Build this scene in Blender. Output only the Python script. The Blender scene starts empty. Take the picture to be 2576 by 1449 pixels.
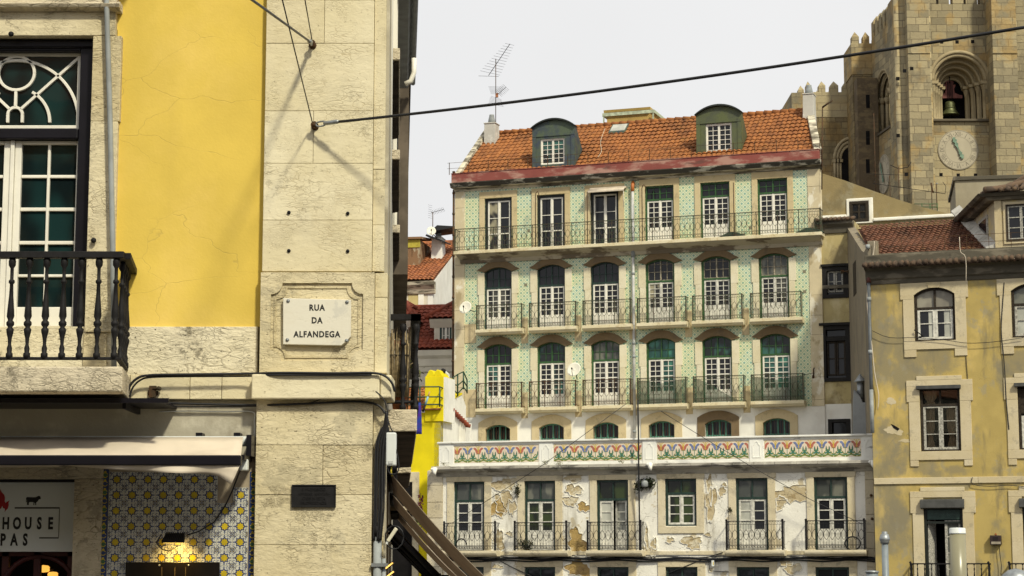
import bpy, bmesh, math, random
from math import sin, cos, pi, radians, tan, atan, atan2, sqrt
from mathutils import Vector
random.seed(7)
SC = bpy.context.scene
COL = SC.collection
# ------------------------------------------------------------------ camera geometry (measurements taken from the photograph, 2576 px wide)
FPX, HOR, EYE = 5009.0, 1420.0, 1.6
TH = atan((HOR - 724.5) / FPX)
def ray(u, v):
    x = (u - 1288) / FPX; y = -(v - 724.5) / FPX
    return Vector((x, cos(TH) - y * sin(TH), sin(TH) + y * cos(TH)))
def at(u, v, Y):
    r = ray(u, v); r = r * (Y / r.y)
    return Vector((r.x, r.y, r.z + EYE))
class Frame:
    """a building's own axes: x along the facade, y into the building, z up"""
    def __init__(s, u0, uD, D, phi, z0):
        s.phi = radians(phi); s.z0 = z0
        s.t = Vector((cos(s.phi), -sin(s.phi), 0)); s.n = Vector((sin(s.phi), cos(s.phi), 0))
        A = at(uD, HOR, D); A.z = 0; s.O = A
        x = s.p(u0, HOR)[0]; s.O = A + s.t * x; s.O.z = z0
    def p(s, u, v, dy=0.0):
        r = ray(u, v); q = s.O + s.n * dy
        k = (q.x * s.n.x + q.y * s.n.y) / (r.x * s.n.x + r.y * s.n.y)
        P = r * k; d = Vector((P.x - s.O.x, P.y - s.O.y, 0))
        return d.dot(s.t), P.z + EYE - s.z0
    def x(s, u, v, dy=0.0): return s.p(u, v, dy)[0]
    def z(s, u, v, dy=0.0): return s.p(u, v, dy)[1]
    def root(s, name):
        o = bpy.data.objects.new(name, None); COL.objects.link(o)
        o.location = s.O; o.rotation_euler = (0, 0, -s.phi); o.empty_display_size = .3
        return o
def tag(o, label=None, cat=None, group=None, kind=None):
    if label: o['label'] = label
    if cat: o['category'] = cat
    if group: o['group'] = group
    if kind: o['kind'] = kind
    return o
def empty(name, loc=(0, 0, 0), rz=0.0):
    o = bpy.data.objects.new(name, None); COL.objects.link(o); o.location = loc; o.rotation_euler = (0, 0, rz)
    o.empty_display_size = .2
    return o
def thing_in(fr, name, loc, label, cat, group=None):
    """an Empty with the building frame's axes, based at local point loc; parts are then built relative to it"""
    w = fr.O + fr.t * loc[0] + fr.n * loc[1]; w.z = fr.z0 + loc[2]
    o = empty(name, w, -fr.phi)
    return tag(o, label, cat, group)
# ------------------------------------------------------------------ mesh builder
class MB:
    def __init__(s, off=(0, 0, 0)):
        s.v = []; s.f = []; s.m = []; s.s = []; s.off = Vector(off)
    def add(s, vs, fs, mi=0, sm=False):
        b = len(s.v); s.v += [(a[0] - s.off.x, a[1] - s.off.y, a[2] - s.off.z) for a in vs]
        for f in fs:
            s.f.append([i + b for i in f]); s.m.append(mi); s.s.append(sm)
        return s
    def box(s, x0, x1, y0, y1, z0, z1, mi=0):
        vs = [(x0,y0,z0),(x1,y0,z0),(x1,y1,z0),(x0,y1,z0),(x0,y0,z1),(x1,y0,z1),(x1,y1,z1),(x0,y1,z1)]
        return s.add(vs, [(0,3,2,1),(4,5,6,7),(0,1,5,4),(1,2,6,5),(2,3,7,6),(3,0,4,7)], mi)
    def hexa(s, b4, t4, mi=0):
        return s.add(list(b4) + list(t4), [(0,3,2,1),(4,5,6,7),(0,1,5,4),(1,2,6,5),(2,3,7,6),(3,0,4,7)], mi)
    def prism(s, poly, y0, y1, mi=0):
        n = len(poly); vs = [(a, y0, b) for a, b in poly] + [(a, y1, b) for a, b in poly]
        fs = [list(range(n)), list(range(2*n-1, n-1, -1))] + [(i, n+i, n+(i+1) % n, (i+1) % n) for i in range(n)]
        return s.add(vs, fs, mi)
    def prism_x(s, poly, x0, x1, mi=0):
        n = len(poly); vs = [(x0, a, b) for a, b in poly] + [(x1, a, b) for a, b in poly]
        fs = [list(range(n)), list(range(2*n-1, n-1, -1))] + [(i, n+i, n+(i+1) % n, (i+1) % n) for i in range(n)]
        return s.add(vs, fs, mi)
    def prism_dir(s, poly3, d, mi=0):
        n = len(poly3); d = Vector(d)
        vs = [tuple(p) for p in poly3] + [tuple(Vector(p) + d) for p in poly3]
        fs = [list(range(n)), list(range(2*n-1, n-1, -1))] + [(i, n+i, n+(i+1) % n, (i+1) % n) for i in range(n)]
        return s.add(vs, fs, mi)
    def ring(s, out, inn, y0, y1, closed=True, mi=0):
        n = len(out)
        vs = [(a, y0, b) for a, b in out] + [(a, y0, b) for a, b in inn] + [(a, y1, b) for a, b in out] + [(a, y1, b) for a, b in inn]
        fs = []
        for i in range(n if closed else n - 1):
            j = (i + 1) % n
            fs += [(i, j, n+j, n+i), (2*n+j, 2*n+i, 3*n+i, 3*n+j), (i, 2*n+i, 2*n+j, j), (n+j, 3*n+j, 3*n+i, n+i)]
        if not closed:
            fs += [(0, n, 3*n, 2*n), (n-1, 3*n-1, 4*n-1, 2*n-1)]
        return s.add(vs, fs, mi)
    def tube(s, pts, r, n=6, closed=False, mi=0, sm=True):
        P = [Vector(p) for p in pts]; N = len(P)
        if N < 2: return s
        vs = []; up = None
        for i in range(N):
            if closed: d = P[(i+1) % N] - P[i-1]
            else: d = P[min(i+1, N-1)] - P[max(i-1, 0)]
            if d.length < 1e-9: d = Vector((0, 0, 1))
            d.normalize()
            if up is None or abs(up.dot(d)) > .98: up = Vector((0, 0, 1)) if abs(d.z) < .9 else Vector((0, 1, 0))
            a = d.cross(up).normalized(); b = d.cross(a).normalized(); up = -b if (-b).dot(up) > 0 else b
            rr = r[i] if isinstance(r, (list, tuple)) else r
            for k in range(n):
                t = 2*pi*(k+.5)/n
                vs.append(tuple(P[i] + a*(cos(t)*rr) + b*(sin(t)*rr)))
        fs = []
        for i in range(N if closed else N-1):
            j = (i+1) % N
            for k in range(n):
                l = (k+1) % n
                fs.append((i*n+k, i*n+l, j*n+l, j*n+k))
        if not closed:
            fs.append(tuple(range(n))); fs.append(tuple(range((N-1)*n, N*n)))
        return s.add(vs, fs, mi, sm and n > 4)
    def bar(s, p, q, r, n=4, mi=0): return s.tube([p, q], r, n, mi=mi)
    def lathe(s, prof, c, n=12, mi=0, axis='z'):
        vs = []; N = len(prof)
        for r, h in prof:
            for k in range(n):
                t = 2*pi*k/n
                if axis == 'z': vs.append((c[0]+r*cos(t), c[1]+r*sin(t), c[2]+h))
                elif axis == 'y': vs.append((c[0]+r*cos(t), c[1]+h, c[2]+r*sin(t)))
                else: vs.append((c[0]+h, c[1]+r*cos(t), c[2]+r*sin(t)))
        fs = [(i*n+k, i*n+(k+1) % n, (i+1)*n+(k+1) % n, (i+1)*n+k) for i in range(N-1) for k in range(n)]
        fs += [tuple(range(n)), tuple(range((N-1)*n, N*n))]
        return s.add(vs, fs, mi, True)
    def wall(s, x0, x1, z0, z1, y, ops, th=.35, mi=0):
        """a wall of thickness th with rectangular openings ops [(x0,x1,z0,z1)]"""
        xs = sorted(set([x0, x1] + [min(max(q, x0), x1) for o in ops for q in o[:2]]))
        zs = sorted(set([z0, z1] + [min(max(q, z0), z1) for o in ops for q in o[2:]]))
        def hole(a, b): return any(o[0] < a < o[1] and o[2] < b < o[3] for o in ops)
        nx, nz = len(xs)-1, len(zs)-1
        solid = [[not hole((xs[i]+xs[i+1])/2, (zs[j]+zs[j+1])/2) for j in range(nz)] for i in range(nx)]
        for i in range(nx):
            for j in range(nz):
                if not solid[i][j]: continue
                a, b, c, d = xs[i], xs[i+1], zs[j], zs[j+1]
                s.add([(a,y,c),(b,y,c),(b,y,d),(a,y,d)], [(0,1,2,3)], mi)
                s.add([(a,y+th,c),(b,y+th,c),(b,y+th,d),(a,y+th,d)], [(3,2,1,0)], mi)
                if i == 0 or not solid[i-1][j]: s.add([(a,y,c),(a,y,d),(a,y+th,d),(a,y+th,c)], [(0,1,2,3)], mi)
                if i == nx-1 or not solid[i+1][j]: s.add([(b,y,c),(b,y+th,c),(b,y+th,d),(b,y,d)], [(0,1,2,3)], mi)
                if j == 0 or not solid[i][j-1]: s.add([(a,y,c),(a,y+th,c),(b,y+th,c),(b,y,c)], [(0,1,2,3)], mi)
                if j == nz-1 or not solid[i][j+1]: s.add([(a,y,d),(b,y,d),(b,y+th,d),(a,y+th,d)], [(0,1,2,3)], mi)
        return s
    def build(s, name, mats, parent=None, bevel=0.0, weld=False, kind=None):
        me = bpy.data.meshes.new(name); me.from_pydata(s.v, [], s.f)
        if not isinstance(mats, (list, tuple)): mats = [mats]
        for m in mats: me.materials.append(m)
        me.polygons.foreach_set('material_index', s.m); me.polygons.foreach_set('use_smooth', s.s)
        me.update()
        bm = bmesh.new(); bm.from_mesh(me)
        if weld: bmesh.ops.remove_doubles(bm, verts=bm.verts, dist=1e-4)
        bmesh.ops.recalc_face_normals(bm, faces=bm.faces); bm.to_mesh(me); bm.free()
        o = bpy.data.objects.new(name, me); COL.objects.link(o)
        if parent: o.parent = parent
        if bevel:
            b = o.modifiers.new('bevel', 'BEVEL'); b.width = bevel; b.segments = 2; b.limit_method = 'ANGLE'; b.angle_limit = radians(40)
        if kind: o['kind'] = kind
        return o
def outline(x0, x1, z0, zs, rise, n=8):
    """opening outline from bottom left, up, over a segmental arch of the given rise, down to bottom right"""
    pts = [(x0, z0)]; w = x1 - x0
    if rise <= 1e-6: return pts + [(x0, zs)] + [(x0 + w*k/n, zs) for k in range(1, n)] + [(x1, zs), (x1, z0)]
    R = (w*w/4 + rise*rise) / (2*rise); a = math.asin(min(1, w/2/R)); cx = (x0+x1)/2
    if rise > w/2: a = pi - a
    for k in range(n+1):
        t = -a + 2*a*k/n
        pts.append((cx + R*sin(t), zs + rise - R + R*cos(t)))
    return pts + [(x1, z0)]
def star_ring(outer, inner, c, n=72):
    def hit(poly, t):
        d = (cos(t), sin(t)); best = None
        for i in range(len(poly)):
            a = poly[i]; b = poly[(i+1) % len(poly)]
            ax, ay = a[0]-c[0], a[1]-c[1]; ex, ey = b[0]-a[0], b[1]-a[1]
            den = d[0]*ey - d[1]*ex
            if abs(den) < 1e-12: continue
            k = (ax*ey - ay*ex)/den; w = (ax*d[1] - ay*d[0])/den
            if k > 0 and -1e-9 <= w <= 1+1e-9 and (best is None or k > best): best = k
        best = best or .01
        return (c[0]+d[0]*best, c[1]+d[1]*best)
    ts = [2*pi*k/n for k in range(n)] + [atan2(q[1]-c[1], q[0]-c[0]) % (2*pi) for q in list(outer)+list(inner)]
    ts = sorted(set(round(t, 5) for t in ts))
    return [hit(outer, t) for t in ts], [hit(inner, t) for t in ts]
def text_into(mb, txt, x, y, z, h, align='CENTER', mi=0, sx=1.0, depth=.003, bold=0.0, rot=0.0, spacing=1.0, basis=None):
    """lettering standing in the x-z plane facing -y, cap height h, baseline at z"""
    cu = bpy.data.curves.new('lettering', 'FONT'); cu.body = txt; cu.align_x = align; cu.size = h/0.729; cu.offset = bold
    cu.space_character = spacing; cu.resolution_u = 3
    o = bpy.data.objects.new('lettering', cu); COL.objects.link(o)
    me = o.to_mesh()
    vs = [(q.co.x*sx, q.co.y) for q in me.vertices]; fs = [tuple(p.vertices) for p in me.polygons]
    c, s_ = cos(rot), sin(rot)
    pts = [(x + a*c - b*s_, y, z + a*s_ + b*c) for a, b in vs]
    if basis: pts = [tuple(basis(a, b)) for a, b in [(p[0], p[2]) for p in pts]]
    mb.add(pts, fs, mi)
    if depth and not basis:
        edges = {}
        for f in fs:
            for i in range(len(f)):
                e = (f[i], f[(i+1) % len(f)]); k = tuple(sorted(e)); edges[k] = edges.get(k, 0)+1
        bd = [k for k, q in edges.items() if q == 1]
        b = len(pts); mb.add(pts + [(p[0], p[1]+depth, p[2]) for p in pts], [(i, j, j+b, i+b) for i, j in bd], mi)
    o.to_mesh_clear(); bpy.data.objects.remove(o); bpy.data.curves.remove(cu)
def blob(cx, cz, rx, rz, n=22, j=.25, seed=0):
    r = random.Random(seed); ph = [r.uniform(0, 6.28) for _ in range(4)]; pts = []
    for k in range(n):
        t = 2*pi*k/n
        q = 1 + j*(.5*sin(2*t+ph[0]) + .45*sin(3*t+ph[1]) + .35*sin(5*t+ph[2]) + .3*sin(8*t+ph[3]) + r.uniform(-.25, .25))
        q = max(q, .25)
        pts.append((cx+rx*q*cos(t), cz+rz*q*sin(t)))
    return pts
# ------------------------------------------------------------------ materials
class NT:
    def __init__(s, name):
        s.mat = bpy.data.materials.new(name); s.mat.use_nodes = True; s.t = s.mat.node_tree; s.t.nodes.clear()
        s.out = s.t.nodes.new('ShaderNodeOutputMaterial'); s.b = s.n('ShaderNodeBsdfPrincipled'); s.l(s.b.outputs[0], s.out.inputs[0])
        s.tc = s.n('ShaderNodeTexCoord'); s.co = s.tc.outputs['Object']
    def n(s, t, **kw):
        x = s.t.nodes.new(t)
        for k, v in kw.items(): setattr(x, k, v)
        return x
    def l(s, a, b): s.t.links.new(a, b)
    def put(s, inp, v):
        if hasattr(v, 'is_linked') or isinstance(v, bpy.types.NodeSocket): s.l(v, inp)
        elif isinstance(v, (tuple, list)) and len(v) == 3 and inp.type == 'RGBA': inp.default_value = (*v, 1)
        else: inp.default_value = v
    def math(s, op, a, b=0.0, c=None, clamp=False):
        x = s.n('ShaderNodeMath', operation=op, use_clamp=clamp); s.put(x.inputs[0], a); s.put(x.inputs[1], b)
        if c is not None: s.put(x.inputs[2], c)
        return x.outputs[0]
    def scale(s, v, co=None):
        x = s.n('ShaderNodeMapping'); s.l(co or s.co, x.inputs[0]); x.inputs['Scale'].default_value = v
        x.inputs['Location'].default_value = (random.uniform(0, 9), random.uniform(0, 9), random.uniform(0, 9))
        return x.outputs[0]
    def noise(s, sc, st=(1, 1, 1), det=4, rough=.55, dist=0.0, co=None):
        x = s.n('ShaderNodeTexNoise'); s.l(s.scale(st, co), x.inputs['Vector'])
        x.inputs['Scale'].default_value = sc; x.inputs['Detail'].default_value = det; x.inputs['Roughness'].default_value = rough; x.inputs['Distortion'].default_value = dist
        return x.outputs['Fac']
    def ss(s, v, lo, hi):
        x = s.n('ShaderNodeMapRange', interpolation_type='SMOOTHSTEP'); s.put(x.inputs[0], v); x.inputs[1].default_value = lo; x.inputs[2].default_value = hi
        return x.outputs[0]
    def mix(s, f, a, b, mode='MIX'):
        x = s.n('ShaderNodeMix', data_type='RGBA', blend_type=mode); s.put(x.inputs['Factor'], f); s.put(x.inputs[6], a); s.put(x.inputs[7], b)
        return x.outputs[2]
    def crack(s, sc, st, width, dist=.25, nsc=3):
        """thin dark lines on the borders of distorted cells"""
        nz = s.n('ShaderNodeTexNoise'); s.l(s.scale(st), nz.inputs['Vector']); nz.inputs['Scale'].default_value = nsc; nz.inputs['Detail'].default_value = 3
        m = s.n('ShaderNodeVectorMath', operation='MULTIPLY_ADD'); s.l(nz.outputs['Color'], m.inputs[0]); m.inputs[1].default_value = (dist,)*3
        s.l(s.scale(st), m.inputs[2])
        v = s.n('ShaderNodeTexVoronoi', feature='DISTANCE_TO_EDGE'); s.l(m.outputs[0], v.inputs['Vector']); v.inputs['Scale'].default_value = sc
        return s.math('SUBTRACT', 1.0, s.ss(v.outputs['Distance'], 0, width))
    def finish(s, col, rough=.8, bump=None, bd=.004, bs=.6, metal=0.0, spec=.3):
        s.put(s.b.inputs['Base Color'], col); s.put(s.b.inputs['Roughness'], rough); s.b.inputs['Metallic'].default_value = metal
        s.b.inputs['Specular IOR Level'].default_value = spec
        if bump is not None:
            x = s.n('ShaderNodeBump'); s.l(bump, x.inputs['Height']); x.inputs['Distance'].default_value = bd; x.inputs['Strength'].default_value = bs
            s.l(x.outputs[0], s.b.inputs['Normal'])
        return s.mat
def plain(name, col, rough=.5, metal=0.0, var=.25, sc=6, spec=.4, bd=.001, dark=None):
    m = NT(name); nz = m.noise(sc, det=5)
    d = dark or tuple(c*(1-var) for c in col)
    c = m.mix(m.ss(nz, .35, .65), col, d)
    n2 = m.noise(sc*7, det=3)
    c = m.mix(m.math('MULTIPLY', m.ss(n2, .55, .75), var), c, tuple(q*.6 for q in col))
    return m.finish(c, rough, n2, bd, .5, metal, spec)
def plaster(name, col, layers=(), crack=None, bump_sc=30, bd=.004, rough=.9):
    """painted render with weathering layers (colour, scale, stretch, lo, hi, amount)"""
    m = NT(name); c = m.mix(m.ss(m.noise(1.3, det=6), .3, .7), col, tuple(q*.86 for q in col)); h = m.noise(bump_sc, det=6, rough=.6)
    for (lc, sc, st, lo, hi, am) in layers:
        f = m.ss(m.noise(sc, st, det=8, rough=.62), lo, hi)
        c = m.mix(m.math('MULTIPLY', f, am), c, lc)
    if crack:
        sc, st, w, am, cc = crack
        k = m.math('MULTIPLY', m.crack(sc, st, w, .35, 2.5), m.ss(m.noise(.9, det=2), .42, .62))
        c = m.mix(m.math('MULTIPLY', k, am), c, cc); h = m.math('SUBTRACT', h, m.math('MULTIPLY', k, .7))
    return m.finish(c, rough, h, bd, .7, 0, .2)
def limestone(name, col, vein, dirt, sc=11, st=(.8, 1, 2.2), am=.34, pits=.4, bd=.012, dirt_lo=.54, soft=1.0, cem=.4):
    m = NT(name)
    c = m.mix(m.ss(m.noise(1.1, det=5), .3, .72), col, tuple(q*w for q, w in zip(col, (.93, .91, .84))))
    c = m.mix(m.math('MULTIPLY', m.ss(m.noise(2.2, (1, 1, .5), det=7, rough=.65), dirt_lo, dirt_lo+.2), .45), c, dirt)
    k = m.crack(sc, st, .07, .9, 1.6); k2 = m.crack(sc*2.3, st, .1, .9, 2.2)
    msk = m.ss(m.noise(2.6, det=5), .44, .66)
    f = m.math('MULTIPLY', m.math('MAXIMUM', m.math('MULTIPLY', k, msk), m.math('MULTIPLY', k2, m.math('MULTIPLY', m.ss(m.noise(3.3), .45, .65), .8))), am)
    c = m.mix(f, c, vein)
    pit = m.ss(m.noise(34, (1, 1, 1.7), det=4, rough=.7), .62, .72)
    c = m.mix(m.math('MULTIPLY', pit, pits), c, tuple(q*.4 for q in vein)); c = m.mix(m.math('MULTIPLY', m.ss(m.noise(1.7, det=9, rough=.7), .57, .61), cem), c, tuple(q*w for q, w in zip(dirt, (.72, .78, .95))))
    gi = m.n('ShaderNodeNewGeometry'); c = m.mix(gi.outputs['Random Per Island'], c, m.mix(1.0, c, (.86, .83, .76), 'MULTIPLY'))
    big = m.math('MULTIPLY', m.ss(m.noise(9, (1, 1, 1.2), det=9, rough=.75), .52, .64), m.ss(m.noise(2.4, det=4), .50, .66)); c = m.mix(m.math('MULTIPLY', big, pits*.45), c, vein)
    h = m.math('SUBTRACT', m.math('SUBTRACT', m.math('SUBTRACT', m.noise(9, (1, 1, 1.8), det=8, rough=.65), m.math('MULTIPLY', f, .6)), m.math('MULTIPLY', pit, .35)), m.math('MULTIPLY', big, .5))
    return m.finish(c, .88, h, bd, .9*soft, 0, .2)
def emit(name, col, st):
    m = NT(name); m.b.inputs['Base Color'].default_value = (*col, 1); m.b.inputs['Emission Color'].default_value = (*col, 1); m.b.inputs['Emission Strength'].default_value = st
    return m.mat
def pane(name, col=(.012, .013, .016), rough=.04, var=None, spec=.32):
    """window glass with a dark room (or a blind) right behind it"""
    m = NT(name); c = col
    if var: c = m.mix(m.ss(m.noise(1.7, (1, 1, .6), det=2), .45, .6), col, var)
    nz = m.noise(1.5, det=2)
    return m.finish(c, rough, nz, .02, .12, 0, spec)
def clear_glass(name):
    m = NT(name); t = m.t
    tr = m.n('ShaderNodeBsdfTransparent'); tr.inputs[0].default_value = (.85, .9, .88, 1)
    gl = m.n('ShaderNodeBsdfGlossy'); gl.inputs['Roughness'].default_value = .02
    fr = m.n('ShaderNodeFresnel'); fr.inputs[0].default_value = 1.5
    mx = m.n('ShaderNodeMixShader'); m.l(fr.outputs[0], mx.inputs[0]); m.l(tr.outputs[0], mx.inputs[1]); m.l(gl.outputs[0], mx.inputs[2]); m.l(mx.outputs[0], m.out.inputs[0])
    return m.mat
def netting(name, col, cover):
    m = NT(name); tr = m.n('ShaderNodeBsdfTransparent'); m.put(m.b.inputs['Base Color'], m.mix(m.noise(4), col, tuple(q*.6 for q in col))); m.b.inputs['Roughness'].default_value = .9
    f = m.math('ADD', m.math('MULTIPLY', m.noise(2.5, det=3), .5), cover-.25, clamp=True)
    mx = m.n('ShaderNodeMixShader'); m.l(f, mx.inputs[0]); m.l(tr.outputs[0], mx.inputs[1]); m.l(m.b.outputs[0], mx.inputs[2]); m.l(mx.outputs[0], m.out.inputs[0])
    return m.mat
def masonry(name, c1, c2, mortar, bw, bh, dirt=(.1, .085, .06), dlo=.55, am=.7, jitter=.35):
    m = NT(name); sp = m.n('ShaderNodeSeparateXYZ'); m.l(m.co, sp.inputs[0])
    xy = m.math('ADD', sp.outputs[0], m.math('MULTIPLY', sp.outputs[1], 1.0))
    wob = m.math('MULTIPLY', m.math('SUBTRACT', m.noise(.7, det=2), .5), .05)
    cb = m.n('ShaderNodeCombineXYZ'); m.l(m.math('ADD', xy, wob), cb.inputs[0]); m.l(m.math('ADD', sp.outputs[2], wob), cb.inputs[1])
    br = m.n('ShaderNodeTexBrick'); m.l(cb.outputs[0], br.inputs['Vector']); br.inputs['Scale'].default_value = 1
    br.inputs['Brick Width'].default_value = bw; br.inputs['Row Height'].default_value = bh; br.inputs['Mortar Size'].default_value = .018; br.inputs['Mortar Smooth'].default_value = .3
    br.inputs['Color1'].default_value = (*c1, 1); br.inputs['Color2'].default_value = (*c2, 1); br.inputs['Mortar'].default_value = (*mortar, 1)
    br.offset_frequency = 2; br.squash = .7; br.squash_frequency = 3; br.offset = .42
    c = m.mix(m.math('MULTIPLY', m.ss(m.noise(.55, det=4), .5, .62), jitter), br.outputs['Color'], (c1[0]*1.05, c1[1]*.8, c1[2]*.42))
    c = m.mix(m.math('MULTIPLY', m.ss(m.noise(.45, (1, 1, .7), det=8, rough=.65), dlo, dlo+.18), am), c, dirt)
    c = m.mix(m.math('MULTIPLY', m.ss(m.noise(5, det=6, rough=.7), .5, .8), .45), c, tuple(q*.5 for q in c2))
    h = m.math('SUBTRACT', m.noise(6, det=7, rough=.7), m.math('MULTIPLY', br.outputs['Fac'], .9))
    return m.finish(c, .95, h, .05, .8, 0, .15)
def rooftile(name, c1, c2, moss=(.2, .13, .03), pw=.21, ph=.34, mossy=.35, darkam=.5):
    m = NT(name); sp = m.n('ShaderNodeSeparateXYZ'); m.l(m.co, sp.inputs[0])
    a = m.math('FLOOR', m.math('DIVIDE', sp.outputs[0], pw)); b = m.math('FLOOR', m.math('DIVIDE', m.math('ADD', sp.outputs[1], sp.outputs[2]), ph*1.25))
    cb = m.n('ShaderNodeCombineXYZ'); m.l(a, cb.inputs[0]); m.l(b, cb.inputs[1])
    wn = m.n('ShaderNodeTexWhiteNoise', noise_dimensions='2D'); m.l(cb.outputs[0], wn.inputs['Vector'])
    c = m.mix(wn.outputs['Value'], c1, c2)
    c = m.mix(m.math('MULTIPLY', m.ss(m.noise(.9, (1, 1, 1), det=7, rough=.7), .5, .72), darkam), c, (.05, .03, .02))
    c = m.mix(m.math('MULTIPLY', m.ss(m.noise(1.6, det=6, rough=.65), .55, .75), mossy), c, moss)
    n2 = m.noise(22, det=5); c = m.mix(m.math('MULTIPLY', m.ss(n2, .5, .8), .4), c, tuple(q*.5 for q in c1))
    return m.finish(c, .9, n2, .01, .6, 0, .2)
MT = {}
MT['yellow'] = plaster('ochre_yellow_paint', (.71, .515, .10), [((.55, .40, .08), 1.3, (1.6, 1, .2), .5, .75, .5), ((.86, .62, .2), .6, (1, 1, 1), .45, .7, .5), ((.35, .25, .12), 7, (1, 1, .3), .72, .8, .5)], (1.15, (1, 1, 1.7), .006, .6, (.40, .29, .08)), 38, .0025)
MT['lioz'] = limestone('veined_limestone', (.735, .67, .49), (.34, .26, .13), (.58, .50, .32), cem=.10, pits=.4, am=.42, bd=.008)
MT['lioz2'] = limestone('pitted_limestone', (.68, .605, .425), (.22, .16, .08), (.50, .42, .25), sc=9, am=.45, pits=.8, bd=.018, dirt_lo=.49)
MT['lioz_rough'] = limestone('crumbling_limestone', (.75, .685, .515), (.15, .115, .06), (.55, .46, .31), sc=5, am=.4, pits=1.2, bd=.025, dirt_lo=.56, cem=.15)
MT['lioz_dirty'] = limestone('grimy_limestone', (.62, .55, .42), (.14, .11, .07), (.16, .14, .11), sc=7, am=.55, pits=.8, bd=.03, dirt_lo=.54)
MT['marble'] = limestone('sign_marble', (.70, .67, .58), (.6, .55, .42), (.66, .6, .46), sc=5, am=.25, pits=.12, bd=.002)
MT['black_paint'] = plain('black_gloss_paint', (.006, .005, .009), .4, 0, .3, 5, .25)
MT['iron'] = plain('wrought_iron', (.012, .011, .012), .65, .1, .4, 14, .25, .003)
MT['iron_green'] = plain('dark_green_iron', (.035, .06, .03), .6, .1, .5, 8, .4, .002, (.06, .035, .02))
MT['iron_rust'] = plain('rusty_iron', (.045, .035, .02), .8, .1, .5, 6, .3, .002, (.09, .04, .015))
MT['white_paint'] = plain('white_gloss_paint', (.78, .75, .66), .4, 0, .1, 4, .4)
MT['white_old'] = plain('worn_white_paint', (.70, .68, .60), .6, 0, .35, 9, .3, .003)
MT['glass'] = pane('dark_window_glass')
MT['glass2'] = pane('blue_green_window_glass', (.006, .011, .012), .03, (.010, .030, .030))
MT['glass_green'] = pane('glass_over_green_shutters', (.05, .19, .14), .06, (.02, .07, .06))
MT['glass_green2'] = pane('glass_half_green_curtain', (.016, .02, .02), .05, (.04, .12, .10))
MT['glass_grey'] = pane('dusty_window_glass', (.06, .065, .06), .15, (.16, .16, .13))
MT['glass_white'] = pane('glass_over_white_shutter', (.45, .45, .39), .1, (.35, .35, .3))
MT['glass_leafy'] = pane('glass_painted_leaf_reflection', (.008, .010, .006), .1, (.03, .045, .012))  # mirrored leaves are painted as olive blotches in the pane colour
MT['glass_curtain'] = pane('glass_over_cream_curtain', (.02, .02, .02), .06, (.30, .27, .18))
MT['clear'] = clear_glass('clear_glass')
MT['room'] = plain('dark_room', (.012, .011, .011), .95, 0, .3, 2, .1)
MT['cable'] = plain('black_cable_sheath', (.012, .012, .014), .5, 0, .2, 20, .4)
MT['galv'] = plain('galvanised_steel', (.33, .35, .36), .45, .6, .25, 8, .5)
MT['grey_pipe'] = plain('grey_painted_pipe', (.30, .32, .32), .6, 0, .25, 4, .3)
def canvas(name, col, tr):
    m = NT(name); c = m.mix(m.ss(m.noise(2.4, (1, 1, 1), det=5), .35, .7), col, tuple(q*.84 for q in col)); m.put(m.b.inputs['Base Color'], c); m.b.inputs['Roughness'].default_value = .95; m.b.inputs['Specular IOR Level'].default_value = .1
    t = m.n('ShaderNodeBsdfTranslucent'); m.l(c, t.inputs[0]); x = m.n('ShaderNodeMixShader'); x.inputs[0].default_value = tr; m.l(m.b.outputs[0], x.inputs[1]); m.l(t.outputs[0], x.inputs[2]); m.l(x.outputs[0], m.out.inputs[0]); return m.mat
MT['fabric'] = canvas('cream_awning_canvas', (.70, .61, .49), .15); MT['fabric_grey'] = canvas('taupe_awning_canvas', (.46, .38, .30), .42)
MT['soffit_dark'] = plain('sooty_shaded_soffit', (.06, .047, .034), .95, 0, .5, 3, .1)  # soot, with the shade under the slabs put into the brown too
MT['plaster_grey'] = plaster('grey_shop_render', (.42, .385, .30), [((.2, .17, .12), 2.0, (1, 1, .5), .5, .75, .7), ((.66, .62, .5), 3, (1, 1, 1), .52, .7, .5)], None, 26, .006)
MT['red_wood'] = plain('dark_red_wood', (.06, .008, .008), .5, 0, .3, 5, .4)
MT['plastic_white'] = plain('light_grey_plastic', (.62, .64, .62), .4, 0, .08, 3, .4)
MT['terracotta'] = plain('terracotta_pot_clay', (.32, .12, .05), .8, 0, .3, 6, .2)
MT['reed'] = plain('dry_reed', (.30, .23, .13), .9, 0, .5, 30, .2)
MT['leaf'] = plain('yellow_green_leaf', (.14, .16, .03), .6, 0, .5, 12, .3)
MT['leaf_dark'] = plain('dark_green_leaf', (.03, .04, .015), .7, 0, .5, 14, .3)
MT['ink'] = plain('black_lettering', (.012, .012, .012), .6, 0, .1, 8, .3)
SUN_E, CLOUD, EXPO = 3.7, 9.0, 0.04
# ================================================================== the yellow corner building, close by on the left
L = Frame(969, 969, 17.5, 0, 0)
B = tag(L.root('corner_building'), 'yellow painted corner building with pale limestone pilaster and arched white balcony window', 'building')
TOPZ = 11.5
PY = -.085                                  # pilaster face
def pw(mb, mi, pts, y0, y1): mb.prism([L.p(u, v, y0) for u, v in pts], y0, y1, mi)
xw0 = L.x(303, 200); xw1 = L.x(286, 500)
xpl = L.x(662, 500, PY); xpr = L.x(937, 500, PY)
zb = L.z(500, 822)                           # bottom of the yellow
WX = L.x(31, 500, .16)                       # axis of the big window
wl, wr = WX - (L.x(222, 500) - WX), L.x(222, 500)
ztop = L.z(100, 103); zfl = L.z(100, 918, -.2)
mb = MB(); mb.wall(-9, xpl + .1, zb, TOPZ, 0, [(wl - .22, wr + .22, zb, ztop + .1)], .4)
mb.build('yellow_wall', MT['yellow'], B)
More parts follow.
